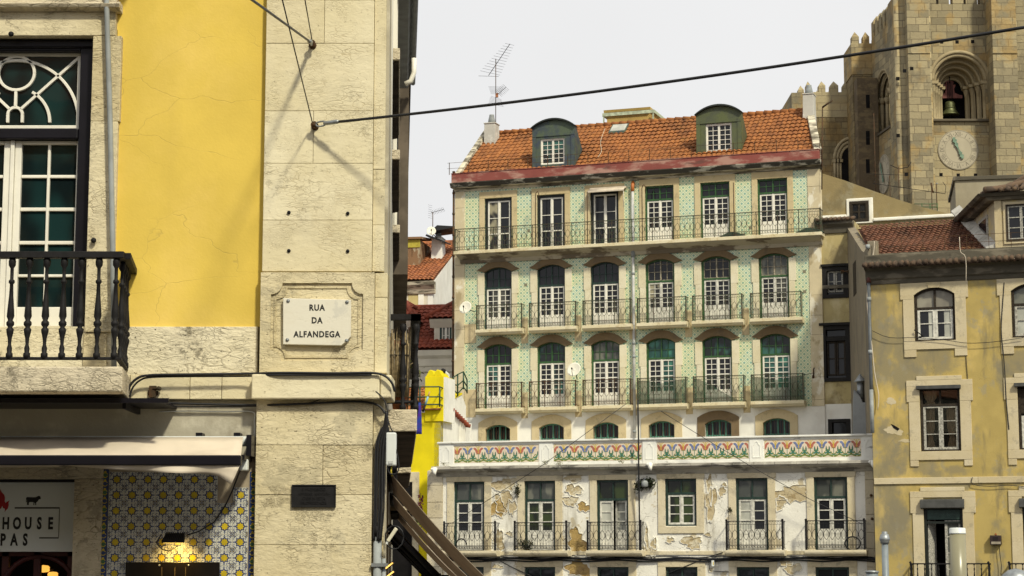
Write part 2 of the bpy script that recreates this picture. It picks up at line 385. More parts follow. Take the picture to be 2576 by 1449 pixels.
# --- pilaster in blocks with open joints
def blocks(mb, x0, x1, zs, y0, y1, splits={}, mi=0, g=.0016):
    for i in range(len(zs) - 1):
        a, b = zs[i + 1], zs[i]
        xs = [x0] + splits.get(i, []) + [x1]
        for j in range(len(xs) - 1):
            e = random.uniform(-.004, .004)
            mb.box(xs[j] + g, xs[j + 1] - g, y0 + e, y1, a + g, b - g, mi)
mb = MB()
zs = [TOPZ] + [L.z(800, v, PY) for v in (-260, 0, 109, 279, 411, 554, 683)]
blocks(mb, xpl, xpr, zs, PY, .2, {2: [L.x(816, 60, PY)], 4: [L.x(788, 340, PY)]})
mb.box(xpl + .012, xpr - .012, PY + .02, .19, zs[-1] - .05, TOPZ - .01, 0)
mb.build('pilaster', MT['lioz'], B, .004)
mb = MB()
zs = [TOPZ] + [L.z(955, v, -.05) for v in (-200, 426, 566, 683)]
blocks(mb, xpr, L.x(968, 500, -.05), zs, -.05, .35)
mb.build('corner_quoin', MT['lioz'], B, .004)
# lower shaft below the band
mb = MB()
x0, x1 = L.x(643, 1150, PY), L.x(937, 1150, PY)
zs = [L.z(800, v, PY) for v in (1003, 1120, 1245, 1371, 1500, 1640)] + [0]
blocks(mb, x0, x1, zs, PY - .01, .2, {1: [L.x(812, 1180, PY)]})
mb.box(x0 + .01, x1 - .01, PY + .02, .19, 0, zs[0], 0)
mb.build('lower_pilaster', MT['lioz2'], B, .005)
mb = MB(); zs = [L.z(950, v, -.03) for v in (1003, 1130, 1260, 1400)] + [0]
blocks(mb, x1, L.x(966, 1200, -.03), zs, -.03, .35); mb.build('lower_corner_quoin', MT['lioz2'], B, .005)
# --- carved block round the street name
Y2 = PY - .03
a, b = L.p(652, 937, Y2); c, d = L.p(942, 685, Y2)
ix0, iz0 = L.p(679, 908, Y2); ix1, iz1 = L.p(914, 712, Y2)
def notch(x0, x1, z0, z1, r):
    p = []
    for (cx, cz, t0) in ((x0, z0, 90), (x1, z0, 180), (x1, z1, 270), (x0, z1, 360)):
        for k in range(7):
            t = radians(t0 - k * 15); p.append((cx + r*cos(t), cz + r*sin(t)))
    return p
inn = notch(ix0, ix1, iz0, iz1, .10)
cen = ((a+c)/2, (b+d)/2)
o_, i_ = star_ring([(a, b), (a, d), (c, d), (c, b)], inn, cen, 90)
mb = MB(); mb.ring(o_, i_, Y2, .1)
inn2 = notch(ix0+.028, ix1-.028, iz0+.028, iz1-.028, .10)
o2, i2 = star_ring(inn2, notch(ix0+.045, ix1-.045, iz0+.045, iz1-.045, .10), cen, 90)
mb.ring(o2, i2, Y2 + .012, .1)
mb.prism(inn, Y2 + .022, .1)
fr_ = mb.build('carved_name_frame', MT['lioz2'], B, .003)
mb = MB(); mb.box(c + .003, L.x(974, 800, -.06), -.065, .35, b, d - .22); mb.box(c + .003, L.x(974, 800, -.06), -.06, .35, d - .215, d); mb.build('frame_return', MT['lioz'], B, .005)
# --- band courses and the rough plinth under the yellow
zb1, zb0 = L.z(400, 944, -.05), L.z(400, 1004, -.05)
mb = MB(); mb.box(-9, L.x(648, 870, -.03), -.03, .4, zb1 + .002, zb - .002); mb.build('rough_plinth', MT['lioz_rough'], B, .006)
mb = MB(); xs = [-9, -3.2, L.x(330, 970), L.x(480, 970), L.x(560, 970), L.x(650, 970)]
for i in range(5): mb.box(xs[i] + .002, xs[i+1] - .002, -.055, .4, zb0, zb1)
mb.build('band_course', MT['lioz'], B, .006)
Y3 = -.2
a, b = L.p(632, 1003, Y3); c, d = L.p(955, 941, Y3)
mb = MB(); mb.box(a, c, Y3, .3, b, d); mb.build('pilaster_band', MT['lioz'], B, .012)
mb = MB(); mb.box(c + .004, L.x(985, 970, Y3 + .03), Y3 + .02, .35, b + .01, d - .006); mb.build('band_return', MT['lioz'], B, .012)
# --- stone surround of the window, with ears, lintel and cornice
mb = MB(); ys = -.07
zl = L.z(100, 90, ys); ze = L.z(303, 305, ys)
xj1, xj2 = L.x(291, 500, ys), L.x(303, 200, ys); xo = L.x(222, 500, ys)
for sgn in (1, -1):
    q = lambda x: x if sgn > 0 else 2*WX - x
    mb.box(*sorted((q(xo), q(xj1))), ys, .3, L.z(260, 835, ys), ze)
    mb.box(*sorted((q(xo), q(xj2))), ys, .3, ze + .002, zl)
    mb.box(*sorted((q(xo - .01), q(xj1 - .05))), ys + .015, .3, zfl, L.z(260, 838, ys))
zc = L.z(100, 30, ys)
mb.box(2*WX - L.x(291, 60, ys), L.x(291, 60, ys), ys - .004, .3, zl + .002, zc)
mb.build('window_surround', MT['lioz2'], B, .006)
mb = MB()
prof = [(.2, zc), (-.09, zc), (-.12, zc + .012), (-.16, zc + .02), (-.18, zc + .05), (-.14, zc + .06), (-.12, zc + .08), (.2, zc + .08)]
mb.prism_x(prof, 2*WX - L.x(300, 40, -.15), L.x(300, 40, -.15))
mb.box(2*WX - L.x(293, 0, -.1), L.x(293, 0, -.1), -.1, .3, zc + .082, zc + .42)
mb.prism_x([(.2, zc+.43), (-.1, zc+.43), (-.2, zc+.47), (-.4, zc+.5), (-.42, zc+.6), (.2, zc+.62)], 2*WX - L.x(352, 0, -.3), L.x(352, 0, -.3))
mb.build('window_cornice', MT['lioz_dirty'], B, .004)
# --- the window: dark frame, fanlight, two glazed leaves
fr0 = MB()
zt0, zt1 = L.z(100, 352, .1), L.z(100, 325, .1)
ox = L.x(200, 300, .1)                      # white joinery edge
fr0.box(wr - (wr - ox), wr + .05, .06, .3, zfl, ztop); fr0.box(2*WX - wr - .05, 2*WX - ox, .06, .3, zfl, ztop)
fr0.box(2*WX - ox, ox, .06, .3, L.z(100, 133, .12), ztop); fr0.box(2*WX - ox, ox, .05, .3, zt0, zt1)
fr0.box(2*WX - wr, wr, .03, .3, ztop - .05, ztop + .02)
WIN = fr0.build('balcony_window', MT['black_paint'], B, .012)
fan = MB(); yf0, yf1 = .14, .19
hx = ox - WX; z0 = zt1; z1 = L.z(100, 133, .14)
fan.ring([(WX-hx, z0), (WX-hx, z1), (WX+hx, z1), (WX+hx, z0)], [(WX-hx+.04, z0+.045), (WX-hx+.04, z1-.03), (WX+hx-.04, z1-.03), (WX+hx-.04, z0+.045)], yf0, yf1)
def arcp(cx, cz, rx, rz, t0, t1, n=18): return [(cx + rx*cos(radians(t0+(t1-t0)*k/n)), (yf0+yf1)/2 - .01, cz + rz*sin(radians(t0+(t1-t0)*k/n))) for k in range(n+1)]
def strip(mb, pts, w=.013, d=.02):
    ou, inn = [], []
    for i, p in enumerate(pts):
        q0 = Vector(pts[max(i-1, 0)]); q1 = Vector(pts[min(i+1, len(pts)-1)]); t = (q1-q0).normalized(); nn = Vector((-t.z, 0, t.x))
        ou.append((p[0]+nn.x*w, p[2]+nn.z*w)); inn.append((p[0]-nn.x*w, p[2]-nn.z*w))
    mb.ring(ou, inn, yf0 + .004, yf0 + .004 + 2*d, False)
px = lambda v: L.z(31, v, .15)
cz = px(308); k_ = .003465
strip(fan, arcp(WX, px(184), 47*k_, 45*k_, 0, 360, 32))
strip(fan, arcp(WX, cz, 166*k_, 166*k_, 4, 176, 36))
strip(fan, arcp(WX, cz, 91*k_, 92*k_, 0, 62, 14)); strip(fan, arcp(WX, cz, 91*k_, 92*k_, 118, 180, 14))
strip(fan, arcp(WX, px(288), 19*k_, 19*k_, 0, 180, 14))
strip(fan, [(WX+19*k_, 0, px(288)), (WX+19*k_, 0, cz)]); strip(fan, [(WX-19*k_, 0, px(288)), (WX-19*k_, 0, cz)])
strip(fan, [(WX, 0, px(230)), (WX, 0, px(269))])
for s_ in (1, -1): strip(fan, [(WX+s_*14*k_, 0, px(275)), (WX+s_*161*k_, 0, px(146))])
fan.build('fanlight', MT['white_paint'], WIN, .003)
g = MB(); g.box(WX-hx+.03, WX+hx-.03, .172, .178, z0+.03, z1-.02)
leaf = MB()
zlt, zlb = zt0 - .003, zfl
rows = [(365, 440), (448, 522), (531, 606), (615, 690), (697, 773)]
for s_ in (1, -1):
    m_ = lambda x: x if s_ > 0 else 2*WX - x
    X = lambda u: m_(L.x(u, 550, .14))
    bx = lambda u0, u1, y0, y1, a, b: leaf.box(*sorted((X(u0), X(u1))), y0, y1, a, b)
    bx(33.5, 50, .12, .19, zlb, zlt); bx(189, 199, .12, .19, zlb, zlt); bx(115, 122, .135, .185, L.z(100, 773, .14), zlt - .01)
    bx(50, 189, .122, .188, L.z(100, 364, .14), zlt)
    for (v0, v1), (v2, v3) in zip(rows[:-1], rows[1:]): bx(50, 189, .14, .18, L.z(100, v2, .14), L.z(100, v1, .14))
    bx(50, 189, .122, .188, L.z(100, 822, .14), L.z(100, 773, .14)); bx(50, 189, .15, .188, L.z(100, 895, .14), L.z(100, 822, .14))
    bx(64, 174, .13, .16, L.z(100, 885, .14), L.z(100, 834, .14)); bx(50, 189, .122, .188, zlb, L.z(100, 895, .14))
    g.box(*sorted((X(45), X(193))), .165, .171, L.z(100, 780, .14), zlt - .02)
leaf.box(WX - .018, WX + .018, .10, .15, zlb, zlt)
leaf.build('glazed_leaves', MT['white_paint'], WIN, .006)
g.build('glass', MT['glass2'], WIN)
# --- balcony: stone slab with iron railing of turned balusters
yF = -.98
bxr = L.x(308, 940, yF); bxl = 2*WX - bxr
zs0, zs1 = L.z(100, 985, yF), L.z(100, 922, yF)
SKB = .12; sl = MB(); sl.hexa([(bxl, yF, zs0), (bxr, yF, zs0), (bxr - SKB, 0, zs0), (bxl, 0, zs0)], [(bxl, yF, zs1), (bxr, yF, zs1), (bxr - SKB, 0, zs1), (bxl, 0, zs1)]); BAL = sl.build('balcony', MT['lioz_dirty'], B, .012)
rl = MB(); yr = yF + .05; xr = L.x(300, 800, yr)
zr1, zr0 = L.z(100, 634, yr), L.z(100, 650, yr); zk = L.z(100, 902, yr)
def railbox(mb, z0, z1, w, e=0):
    mb.box(2*WX - xr - e, xr + e, yr - w, yr + w, z0, z1)
    mb.hexa([(xr - w, yr + w, z0), (xr + w + e, yr + w, z0), (xr + w + e - SKB, .05, z0), (xr - w - SKB, .05, z0)], [(xr - w, yr + w, z1), (xr + w + e, yr + w, z1), (xr + w + e - SKB, .05, z1), (xr - w - SKB, .05, z1)]); mb.box(2*WX - xr - w, 2*WX - xr + w, yr + w, .05, z0, z1)
railbox(rl, zr0, zr1, .045, .03); railbox(rl, zk - .012, zk + .012, .022)
rl.build('railing', MT['iron'], BAL, .004)
H = zr0 - zk
def turned(): return [(.030, 0), (.030, .05*H), (.020, .06*H), (.024, .10*H), (.014, .14*H), (.018, .20*H), (.030, .26*H), (.033, .29*H), (.018, .31*H), (.034, .335*H), (.034, .36*H), (.020, .38*H), (.033, .42*H), (.028, .50*H), (.019, .62*H), (.015, .74*H), (.026, .755*H), (.026, .775*H), (.015, .79*H), (.015, .90*H), (.030, .93*H), (.032, .97*H), (.025, H)]
bs = []
xs = [L.x(u, 780, yr) for u in (27, 71, 114, 159, 202, 247, 290)]
st = (xs[-1]-xs[0])/6; xs = [xs[-1] - st*k for k in range(15) if xs[-1]-st*k > 2*WX - xr - .01]
pts = [(x, yr) for x in xs] + [(xr - .024*k, yr + .2*k) for k in range(1, 5)] + [(2*WX - xr, yr + .2*k) for k in range(0, 5)]
for i, (x, y) in enumerate(pts):
    m_ = MB((x, y, zk)); m_.lathe(turned(), (x, y, zk), 10)
    if i == 0: b0 = m_.build('baluster', MT['iron'], BAL); b0.location = (x, y, zk)
    else:
        c_ = b0.copy(); COL.objects.link(c_); c_.location = (x, y, zk)
# --- thin metal canopy under the balcony and the shop front beneath
mb = MB(); x1 = L.x(412, 1010, -.65); zc0 = L.z(100, 1012, -.7)
mb.box(-9, x1, -.7, .1, zc0, zc0 + .02); mb.box(-9, x1 + .05, -.72, -.68, zc0 - .006, zc0 + .034)
for x in (x1 - .35, x1 - 1.9, x1 - 3.4): mb.box(x, x + .03, -.65, .1, zc0 - .05, zc0)
mb.build('metal_canopy', MT['black_paint'], B)
zt = L.z(400, 1185)
xd = L.x(185, 1300)                           # right jamb of the shop door
mb = MB(); mb.wall(-9, L.x(648, 1100), zt - .01, zb0 - .002, .02, [], .4); mb.build('shop_lintel_wall', MT['plaster_grey'], B)
mb = MB(); mb.box(-9, L.x(262, 1200) - .003, -.012, .4, L.z(100, 1204), L.z(100, 1172)); mb.box(xd, L.x(259, 1300), -.01, .4, 1.42, L.z(100, 1205)); mb.box(xd, L.x(259, 1300), -.014, .4, 0, 1.415)
mb.build('shop_door_surround', MT['lioz_dirty'], B, .006)
mb = MB(); mb.box(-9, xd, .9, .95, 0, zt); mb.box(-9, xd, .4, .9, zt - .05, zt); mb.build('shop_interior', MT['room'], B)
mb = MB()
zq = L.z(100, 1390)
for u in (15, 95, 180): mb.box(L.x(u, 1400, .32) - .03, L.x(u, 1400, .32) + .03, .3, .36, 0, zq + .1)
mb.box(-9, xd, .3, .36, zq - .03, zq + .12)
mb.tube([(L.x(100, 1400, .3) + .32*cos(radians(t)), .31, zq - .33 + .3*sin(radians(t))) for t in range(0, 181, 12)], .025, 5)
mb.build('shop_door', MT['red_wood'], B)
# --- side street wall: it runs away almost along the line of sight
AX = -.0570
def SP(dep, off, z): return (AX*dep + off, dep, z)
mb = MB()
mb.hexa([SP(.02, 0, 0), SP(24, 0, 0), SP(24, -.5, 0), SP(.02, -.4, 0)], [SP(.02, 0, TOPZ), SP(24, 0, TOPZ), SP(24, -.5, TOPZ), SP(.02, -.4, TOPZ)])
mb.build('side_wall', MT['plaster_grey'], B)
mb = MB(); mb.hexa([(-9, 24, 0), SP(24, -.5, 0), SP(24.4, -.5, 0), (-9, 24.4, 0)], [(-9, 24, TOPZ), SP(24, -.5, TOPZ), SP(24.4, -.5, TOPZ), (-9, 24.4, TOPZ)])
mb.hexa([(-9, 0, 0), (-8.6, 0, 0), (-8.6, 24, 0), (-9, 24, 0)], [(-9, 0, TOPZ), (-8.6, 0, TOPZ), (-8.6, 24, TOPZ), (-9, 24, TOPZ)])
mb.build('rear_wall', MT['plaster_grey'], B)
mb = MB(); mb.hexa([(-9.2, -.3, TOPZ), (.25, -.3, TOPZ), (AX*24.4+.25, 24.6, TOPZ), (-9.2, 24.6, TOPZ)], [(-6, 3, TOPZ+2), (-3, 3, TOPZ+2), (-4, 21, TOPZ+2), (-6, 21, TOPZ+2)])
mb.build('roof', MT['terracotta'], B)
# white downpipe on the corner
mb = MB(); mb.tube([SP(.03, .018, 3.6), SP(.03, .018, TOPZ)], .012, 8); mb.build('corner_pipe', MT['white_paint'], B)
# eaves with tiles, gutter and a little rain pipe
mb = MB(); mb.hexa([SP(4.5, 0, 9.0), SP(13, 0, 9.0), SP(13, .2, 9.0), SP(4.5, .2, 9.0)], [SP(4.5, 0, 9.12), SP(13, 0, 9.12), SP(13, .25, 9.1), SP(4.5, .25, 9.1)])
for k in range(34): mb.tube([SP(4.5+.25*k, .0, 9.22), SP(4.5+.25*k, .27, 9.15)], .085, 7)
mb.tube([SP(4.5, .29, 9.08), SP(13, .29, 9.08)], .04, 8)
mb.build('side_eaves', MT['grey_pipe'], B)
mb = MB(); x_, y_, z_ = SP(9.0, .25, 0); zz = at(1025, 168, 26.5).z
mb.tube([(x_+.03, y_, zz + .12), (x_+.03, y_, zz - .08), (x_-.01, y_, zz - .2), (x_-.09, y_, zz - .24)], .035, 8); mb.build('rain_pipe', MT['white_paint'], B)
# stone balconies of the side street (ends seen from below)
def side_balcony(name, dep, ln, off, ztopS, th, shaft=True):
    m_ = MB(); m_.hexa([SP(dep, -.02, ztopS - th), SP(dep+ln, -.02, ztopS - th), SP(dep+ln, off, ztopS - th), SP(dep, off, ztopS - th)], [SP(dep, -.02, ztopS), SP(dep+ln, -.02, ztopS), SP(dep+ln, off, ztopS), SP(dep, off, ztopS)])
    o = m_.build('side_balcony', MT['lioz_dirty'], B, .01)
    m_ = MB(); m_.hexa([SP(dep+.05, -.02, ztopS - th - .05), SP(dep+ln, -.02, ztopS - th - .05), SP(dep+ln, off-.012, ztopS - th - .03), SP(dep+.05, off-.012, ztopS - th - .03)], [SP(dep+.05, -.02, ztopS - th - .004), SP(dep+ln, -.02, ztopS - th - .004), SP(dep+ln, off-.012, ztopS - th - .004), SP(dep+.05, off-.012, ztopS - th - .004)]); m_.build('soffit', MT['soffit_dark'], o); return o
SB = []
for dep, v in ((1.0, 150), (5.6, 400), (10.7, 585), (16.2, 722)):
    zz = at(990, v, 17.5 + dep).z
    off = L.p(1006, v, dep)[0] - AX*dep
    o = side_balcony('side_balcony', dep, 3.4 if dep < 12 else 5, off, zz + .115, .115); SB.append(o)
    m_ = MB()
    x_ = lambda d, q: SP(dep + d, off - .03 + q, 0)
    for d in [.03 + .16*k for k in range(20)]: m_.bar((x_(d, 0)[0], x_(d, 0)[1], zz + .115), (x_(d, 0)[0], x_(d, 0)[1], zz + 1.0), .008)
    m_.bar((x_(.02, 0)[0], x_(.02, 0)[1], zz + 1.02), (x_(3.3, 0)[0], x_(3.3, 0)[1], zz + 1.02), .018)
    if dep > 2: m_.build('railing', MT['iron'], o)
# window casings on the side wall, white
for dep, v in ((1.2, 118), (5.8, 378), (10.9, 565)):
    mb = MB()
    zz = at(985, v, 17.5 + dep).z
    mb.hexa([SP(dep+.6, -.02, zz), SP(dep+.8, -.02, zz), SP(dep+.8, .06, zz), SP(dep+.6, .06, zz)], [SP(dep+.6, -.02, zz+2.6), SP(dep+.8, -.02, zz+2.6), SP(dep+.8, .06, zz+2.6), SP(dep+.6, .06, zz+2.6)])
    mb.build('window_casing', MT['white_paint'], B)
# dark rear wing further along the side street
mb = MB(); d0 = 13.2
zt_, = (at(1028, 205, 17.5 + d0).z,); zb_ = at(1028, 690, 17.5 + d0).z
xr_ = L.p(1034, 205, d0)[0]
e0 = xr_ - AX*d0
mb.hexa([SP(d0, -.2, zb_), SP(d0, e0 - .03, zb_), SP(d0 + 9, e0 - .03, zb_), SP(d0 + 9, -.2, zb_)], [SP(d0, -.2, zt_), SP(d0, e0 - .03, zt_), SP(d0 + 9, e0 - .03, zt_), SP(d0 + 9, -.2, zt_)]); mb.hexa([SP(d0 - .1, -.2, zt_), SP(d0 - .1, e0, zt_), SP(d0 + 9, e0, zt_), SP(d0 + 9, -.2, zt_)], [SP(d0 - .1, -.2, zt_ + .25), SP(d0 - .1, e0, zt_ + .25), SP(d0 + 9, e0, zt_ + .25), SP(d0 + 9, -.2, zt_ + .25)])
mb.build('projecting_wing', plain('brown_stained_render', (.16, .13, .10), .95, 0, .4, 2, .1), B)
# first-floor side balcony, nearer and deeper, with its turned railing
dep = .35
zz0 = at(1010, 1085, 17.5 + dep).z; zz1 = at(1010, 1030, 17.5 + dep).z
off = L.p(1049, 1060, dep)[0] - AX*dep
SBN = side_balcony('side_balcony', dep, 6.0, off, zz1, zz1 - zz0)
m_ = MB(); zr_ = at(1010, 790, 17.5 + dep).z
def P_(d, o_, z): q = SP(dep + d, o_, z); return q
m_.hexa([P_(0, -.02, zr_-.05), P_(5.9, -.02, zr_-.05), P_(5.9, off+.03, zr_-.05), P_(0, off+.03, zr_-.05)][0:1] + [P_(.0, off+.03, zr_-.05), P_(.09, off+.03, zr_-.05), P_(.09, -.02, zr_-.05)], [P_(0, -.02, zr_), P_(0, off+.03, zr_), P_(.09, off+.03, zr_), P_(.09, -.02, zr_)])
m_.hexa([P_(0, off-.06, zr_-.05), P_(5.9, off-.06, zr_-.05), P_(5.9, off+.03, zr_-.05), P_(0, off+.03, zr_-.05)], [P_(0, off-.06, zr_+.003), P_(5.9, off-.06, zr_+.003), P_(5.9, off+.03, zr_+.003), P_(0, off+.03, zr_+.003)])
m_.tube([P_(.04, -.02, zz1 + .07), P_(.04, off, zz1 + .07), P_(5.8, off, zz1 + .07)], .016, 6)
m_.build('railing', MT['iron'], SBN)
H = zr_ - .05 - zz1
for (d, o_) in [(.05, off - .13), (.05, off - .015)] + [(.05 + .24*k, off - .015) for k in range(1, 12)]:
    x_, y_, z_ = P_(d, o_, zz1)
    if abs(d - .05) < .01 and o_ == off - .13: prof2 = turned()
    q = MB((x_, y_, z_)); q.lathe([(r*1.0, h*H/ (zr0-zk)) for r, h in turned()], (x_, y_, z_), 9); q = q.build('baluster', MT['iron'], SBN); q.location = (x_, y_, z_)
for dd, v0, v1 in ((6.9, 1190, 1166), (11.6, 1284, 1274)):
    za, zb_ = at(1000, v0, 17.5 + dd).z, at(1000, v1, 17.5 + dd).z
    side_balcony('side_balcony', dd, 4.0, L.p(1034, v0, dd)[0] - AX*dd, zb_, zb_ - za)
# iron dowel holes in the pilaster
for u, v in ((727, 535), (875, 537), (727, 631), (875, 632)):
    x, z = L.p(u, v, PY); MB().lathe([(.016, -.012), (.016, 0), (.008, -.002)], (x, PY - .002, z), 10, axis='y').build('old_bolt', MT['iron'], B)
for u, v in ((237, 606), (30, 88)): x, z = L.p(u, v, -.07); MB().lathe([(.02, -.05), (.026, -.03), (.012, 0)], (x, -.07, z), 8, axis='y').build('iron_stub', MT['iron'], B)
# ------------------------------------------------------------------ blue and yellow tile panel of the shop front (part of the building)
TW = .1360
tx1, ty_ = L.x(625, 1300), -.004
tx0 = L.x(278, 1300)
ztile = L.z(450, 1150)
mtw = NT('white_glazed_tile'); c = mtw.mix(mtw.noise(2.2, det=4), (.48, .475, .41), (.60, .59, .52)); MT['tile_white'] = mtw.finish(c, .25, mtw.noise(3), .004, .4, 0, .5)
MT['tile_yellow'] = plain('yellow_tile_glaze', (.54, .40, .02), .3, 0, .25, 9, .5); MT['tile_blue'] = plain('blue_tile_glaze', (.02, .045, .16), .3, 0, .3, 11, .5)
MT['tile_green'] = plain('green_tile_glaze', (.05, .14, .07), .3, 0, .3, 11, .5); MT['grout'] = plain('tile_grout', (.36, .30, .22), .9, 0, .2, 9, .2)
tp = MB()
def star(cx, cz, R, r, n=8, t0=0): return [(cx + (R if k % 2 == 0 else r)*cos(t0 + pi*k/n), cz + (R if k % 2 == 0 else r)*sin(t0 + pi*k/n)) for k in range(2*n)]
ncol = int(round((tx1 - tx0)/TW)); nrow = 10
top_row_z = L.z(450, 1226)                    # a joint measured on the photograph
def ring_flat(mb, cx, cz, R, w, t0, t1, y, mi, n=7):
    o_ = [(cx + (R+w)*cos(radians(t0+(t1-t0)*k/n)), cz + (R+w)*sin(radians(t0+(t1-t0)*k/n))) for k in range(n+1)]
    i_ = [(cx + R*cos(radians(t0+(t1-t0)*k/n)), cz + R*sin(radians(t0+(t1-t0)*k/n))) for k in range(n+1)]
    mb.add([(a, y, b) for a, b in o_ + i_], [(i, i+1, n+2+i, n+1+i) for i in range(n)], mi)
def flat(mb, poly, y, mi): mb.add([(a, y, b) for a, b in poly], [list(range(len(poly)))], mi)
def tile(mb, x, z):
    g_ = .0014; mb.box(x + g_, x + TW - g_, ty_ - .006, ty_, z + g_, z + TW - g_, 0)
    cx, cz = x + TW/2, z + TW/2; y1, y2, y3 = ty_ - .0066, ty_ - .0071, ty_ - .0076
    flat(mb, star(cx, cz, .051, .035, 8, pi/8*0), y1, 2); flat(mb, star(cx, cz, .036, .023, 8), y2, 1)
    for k in range(4):
        t = k*pi/2; d = Vector((cos(t), sin(t))); e = Vector((-d.y, d.x)); c_ = Vector((cx, cz))
        f = lambda a, b: tuple(c_ + d*a + e*b)
        flat(mb, [f(.049, 0), f(.055, .006), f(.065, 0), f(.055, -.006)], y1, 2)
        for s_ in (1, -1): flat(mb, [f(.046, 0), f(.050, s_*.010), f(.055, s_*.013), f(.052, s_*.006)], y1, 2)
        q = f(.040*1.0, .040)
        for s_, bs_ in ((1, 0), (-1, 0)):
            p1 = c_ + d*.052 + e*(s_*.030)
            ring_flat(mb, p1.x, p1.y, .0065, .0046, 30, 270, y1, 2, 7)
        p2 = c_ + (d + e)*.056
        flat(mb, star(p2.x, p2.y, .015, .007, 4, pi/4), y1, 2); flat(mb, star(p2.x, p2.y, .0042, .003, 4), y2, 1)
        p3 = c_ + (d + e)*.043
        ring_flat(mb, p3.x, p3.y, .005, .0055, 90*k - 60, 90*k + 150, y1, 2, 6)
for i in range(ncol):
    for j in range(-1, nrow):
        x = tx1 - (i+1)*TW; z = top_row_z - (j+1)*TW
        if j == -1 and i < 2: continue
        if j == 0 and i == 1: continue
        if z < 1.2: continue
        tile(tp, x, z)
tp.box(tx0 - .11, tx1 + .055, ty_ + .0005, .1, 0, ztile - .02, 3)
for xa in (tx0 - .085, tx1 + .008):
    tp.box(xa, xa + .062, ty_ - .005, ty_, 1.2, ztile - (.02 if xa < tx1 else .13), 2)
    z = 1.2; k = 0
    while z < ztile - (.1 if xa < tx1 else .2):
        flat(tp, [(xa + .031 + .017*cos(2*pi*q/12), z + .05 + .034*sin(2*pi*q/12)) for q in range(12)], ty_ - .0056, 4 if k % 2 else 2)
        ring_flat(tp, xa + .031, z + .05, .018, .006, 20, 160, ty_ - .006, 1, 8); ring_flat(tp, xa + .031, z + .05, .018, .006, 200, 340, ty_ - .006, 1, 8)
        flat(tp, [(xa + .031 + s*.012, z + o) for s, o in ((-1, .005), (0, -.012), (1, .005), (0, .014))], ty_ - .0062, 1)
        z += .075; k += 1
tp.build('tile_panel', [MT['tile_white'], MT['tile_yellow'], MT['tile_blue'], MT['grout'], MT['tile_green']], B)
mb = MB(); mb.box(tx0 - .13, L.x(648, 1300), .02, .4, 0, zt - .012); mb.build('shop_wall', MT['plaster_grey'], B)
# ------------------------------------------------------------------ things fixed to the corner building
T = thing_in(L, 'street_sign', (L.x(797, 868, Y2), Y2, L.z(797, 868, Y2)), 'white marble street sign reading RUA DA ALFANDEGA on the corner pilaster', 'street sign')
org = Vector((L.x(797, 868, Y2), Y2, L.z(797, 868, Y2)))
ya = Y2 - .03
mb = MB(org); P5 = [L.p(u, v, ya) for u, v in ((712, 750), (883, 754), (882, 846), (871, 859), (858, 869), (712, 866))]
mb.prism(P5, ya, Y2 + .024); mb.build('plaque', MT['marble'], T, .004)
for tx_, v in (('RUA', 781), ('DA', 813), ('ALFANDEGA', 848)):
    mb = MB(org); x, z = L.p(797, v, ya); text_into(mb, tx_, x, ya - .0012, z, .054, 'CENTER', 0, .86, .003, .0028, 0, 1.16); mb.build('lettering', MT['ink'], T)
for u, v in ((725, 757), (873, 760), (723, 855), (872, 857)):
    mb = MB(org); x, z = L.p(u, v, ya); mb.lathe([(.016, 0), (.016, -.005), (.008, -.006), (.008, -.014), (.003, -.016)], (x, ya, z), 10, axis='y'); mb.build('bolt', MT['galv'], T)
yb = PY - .015
org = Vector((L.x(789, 1275, yb), yb, L.z(789, 1275, yb)))
T = thing_in(L, 'notice_plaque', org, 'black cast iron notice plaque with four raised text lines, low on pilaster', 'plaque')
a, b = L.p(733, 1276, yb - .02); c, d = L.p(845, 1219, yb - .02)
mb = MB(org); mb.box(a, c, yb - .012, yb + .01, b, d); e = .012
mb.ring([(a, b), (a, d), (c, d), (c, b)], [(a+e, b+e), (a+e, d-e), (c-e, d-e), (c-e, b+e)], yb - .02, yb - .012)
mb.build('plate', MT['iron'], T, .002)
mb = MB(org); hh = (d - b - .04)/4
for i, tx_ in enumerate(('E PROHIBIDO', 'AFFIXAR ANNUN-', 'CIOS N ESTA', 'PROPRIEDADE')): text_into(mb, tx_, (a+c)/2, yb - .0165, d - .020 - hh*(i+.86), hh*.66, 'CENTER', 0, .92, .005, 0, 0, 1.08)
mb.build('lettering', MT['iron'], T)
# shop sign
ys_ = .18
org = Vector((L.x(0, 1388, ys_), ys_, L.z(100, 1388, ys_)))
T = thing_in(L, 'shop_sign', org, 'grey white restaurant sign reading HOUSE and PAS with cow and red flame', 'shop sign')
mb = MB(org); x1 = L.x(190, 1300, ys_); z0_, z1_ = L.z(100, 1388, ys_), L.z(100, 1213, ys_)
mb.box(-6.5, x1, ys_, ys_ + .1, z0_, z1_); mb.build('panel', plain('sign_panel', (.60, .62, .60), .5, 0, .05, 2, .3), T, .004)
mb = MB(org); mb.box(-6.5, x1 + .01, ys_ - .03, ys_ + .12, z1_ + .001, z1_ + .04); mb.build('sign_casing', MT['black_paint'], T)
S_ = lambda cx, cy: L.p(cx*.2839, 1037.7 + cy*.2839, ys_)
mb = MB(org); yl = ys_ - .002
def lbox(x0, y0, x1, y1): a, b = S_(x0, y1); c, d = S_(x1, y0); mb.box(a, c, yl, ys_ + .002, b, d)
lbox(130, 839, 530, 852); lbox(517, 852.5, 530, 1105); lbox(347, 1105.5, 520, 1117)
mb.build('sign_border', MT['ink'], T)
mb = MB(org)
for i, ch in enumerate('HOUSE'):
    x, z = S_(50 + 99*i, 1030); text_into(mb, ch, x, yl, z, .1035, 'CENTER', 0, .62, .003, .0058)
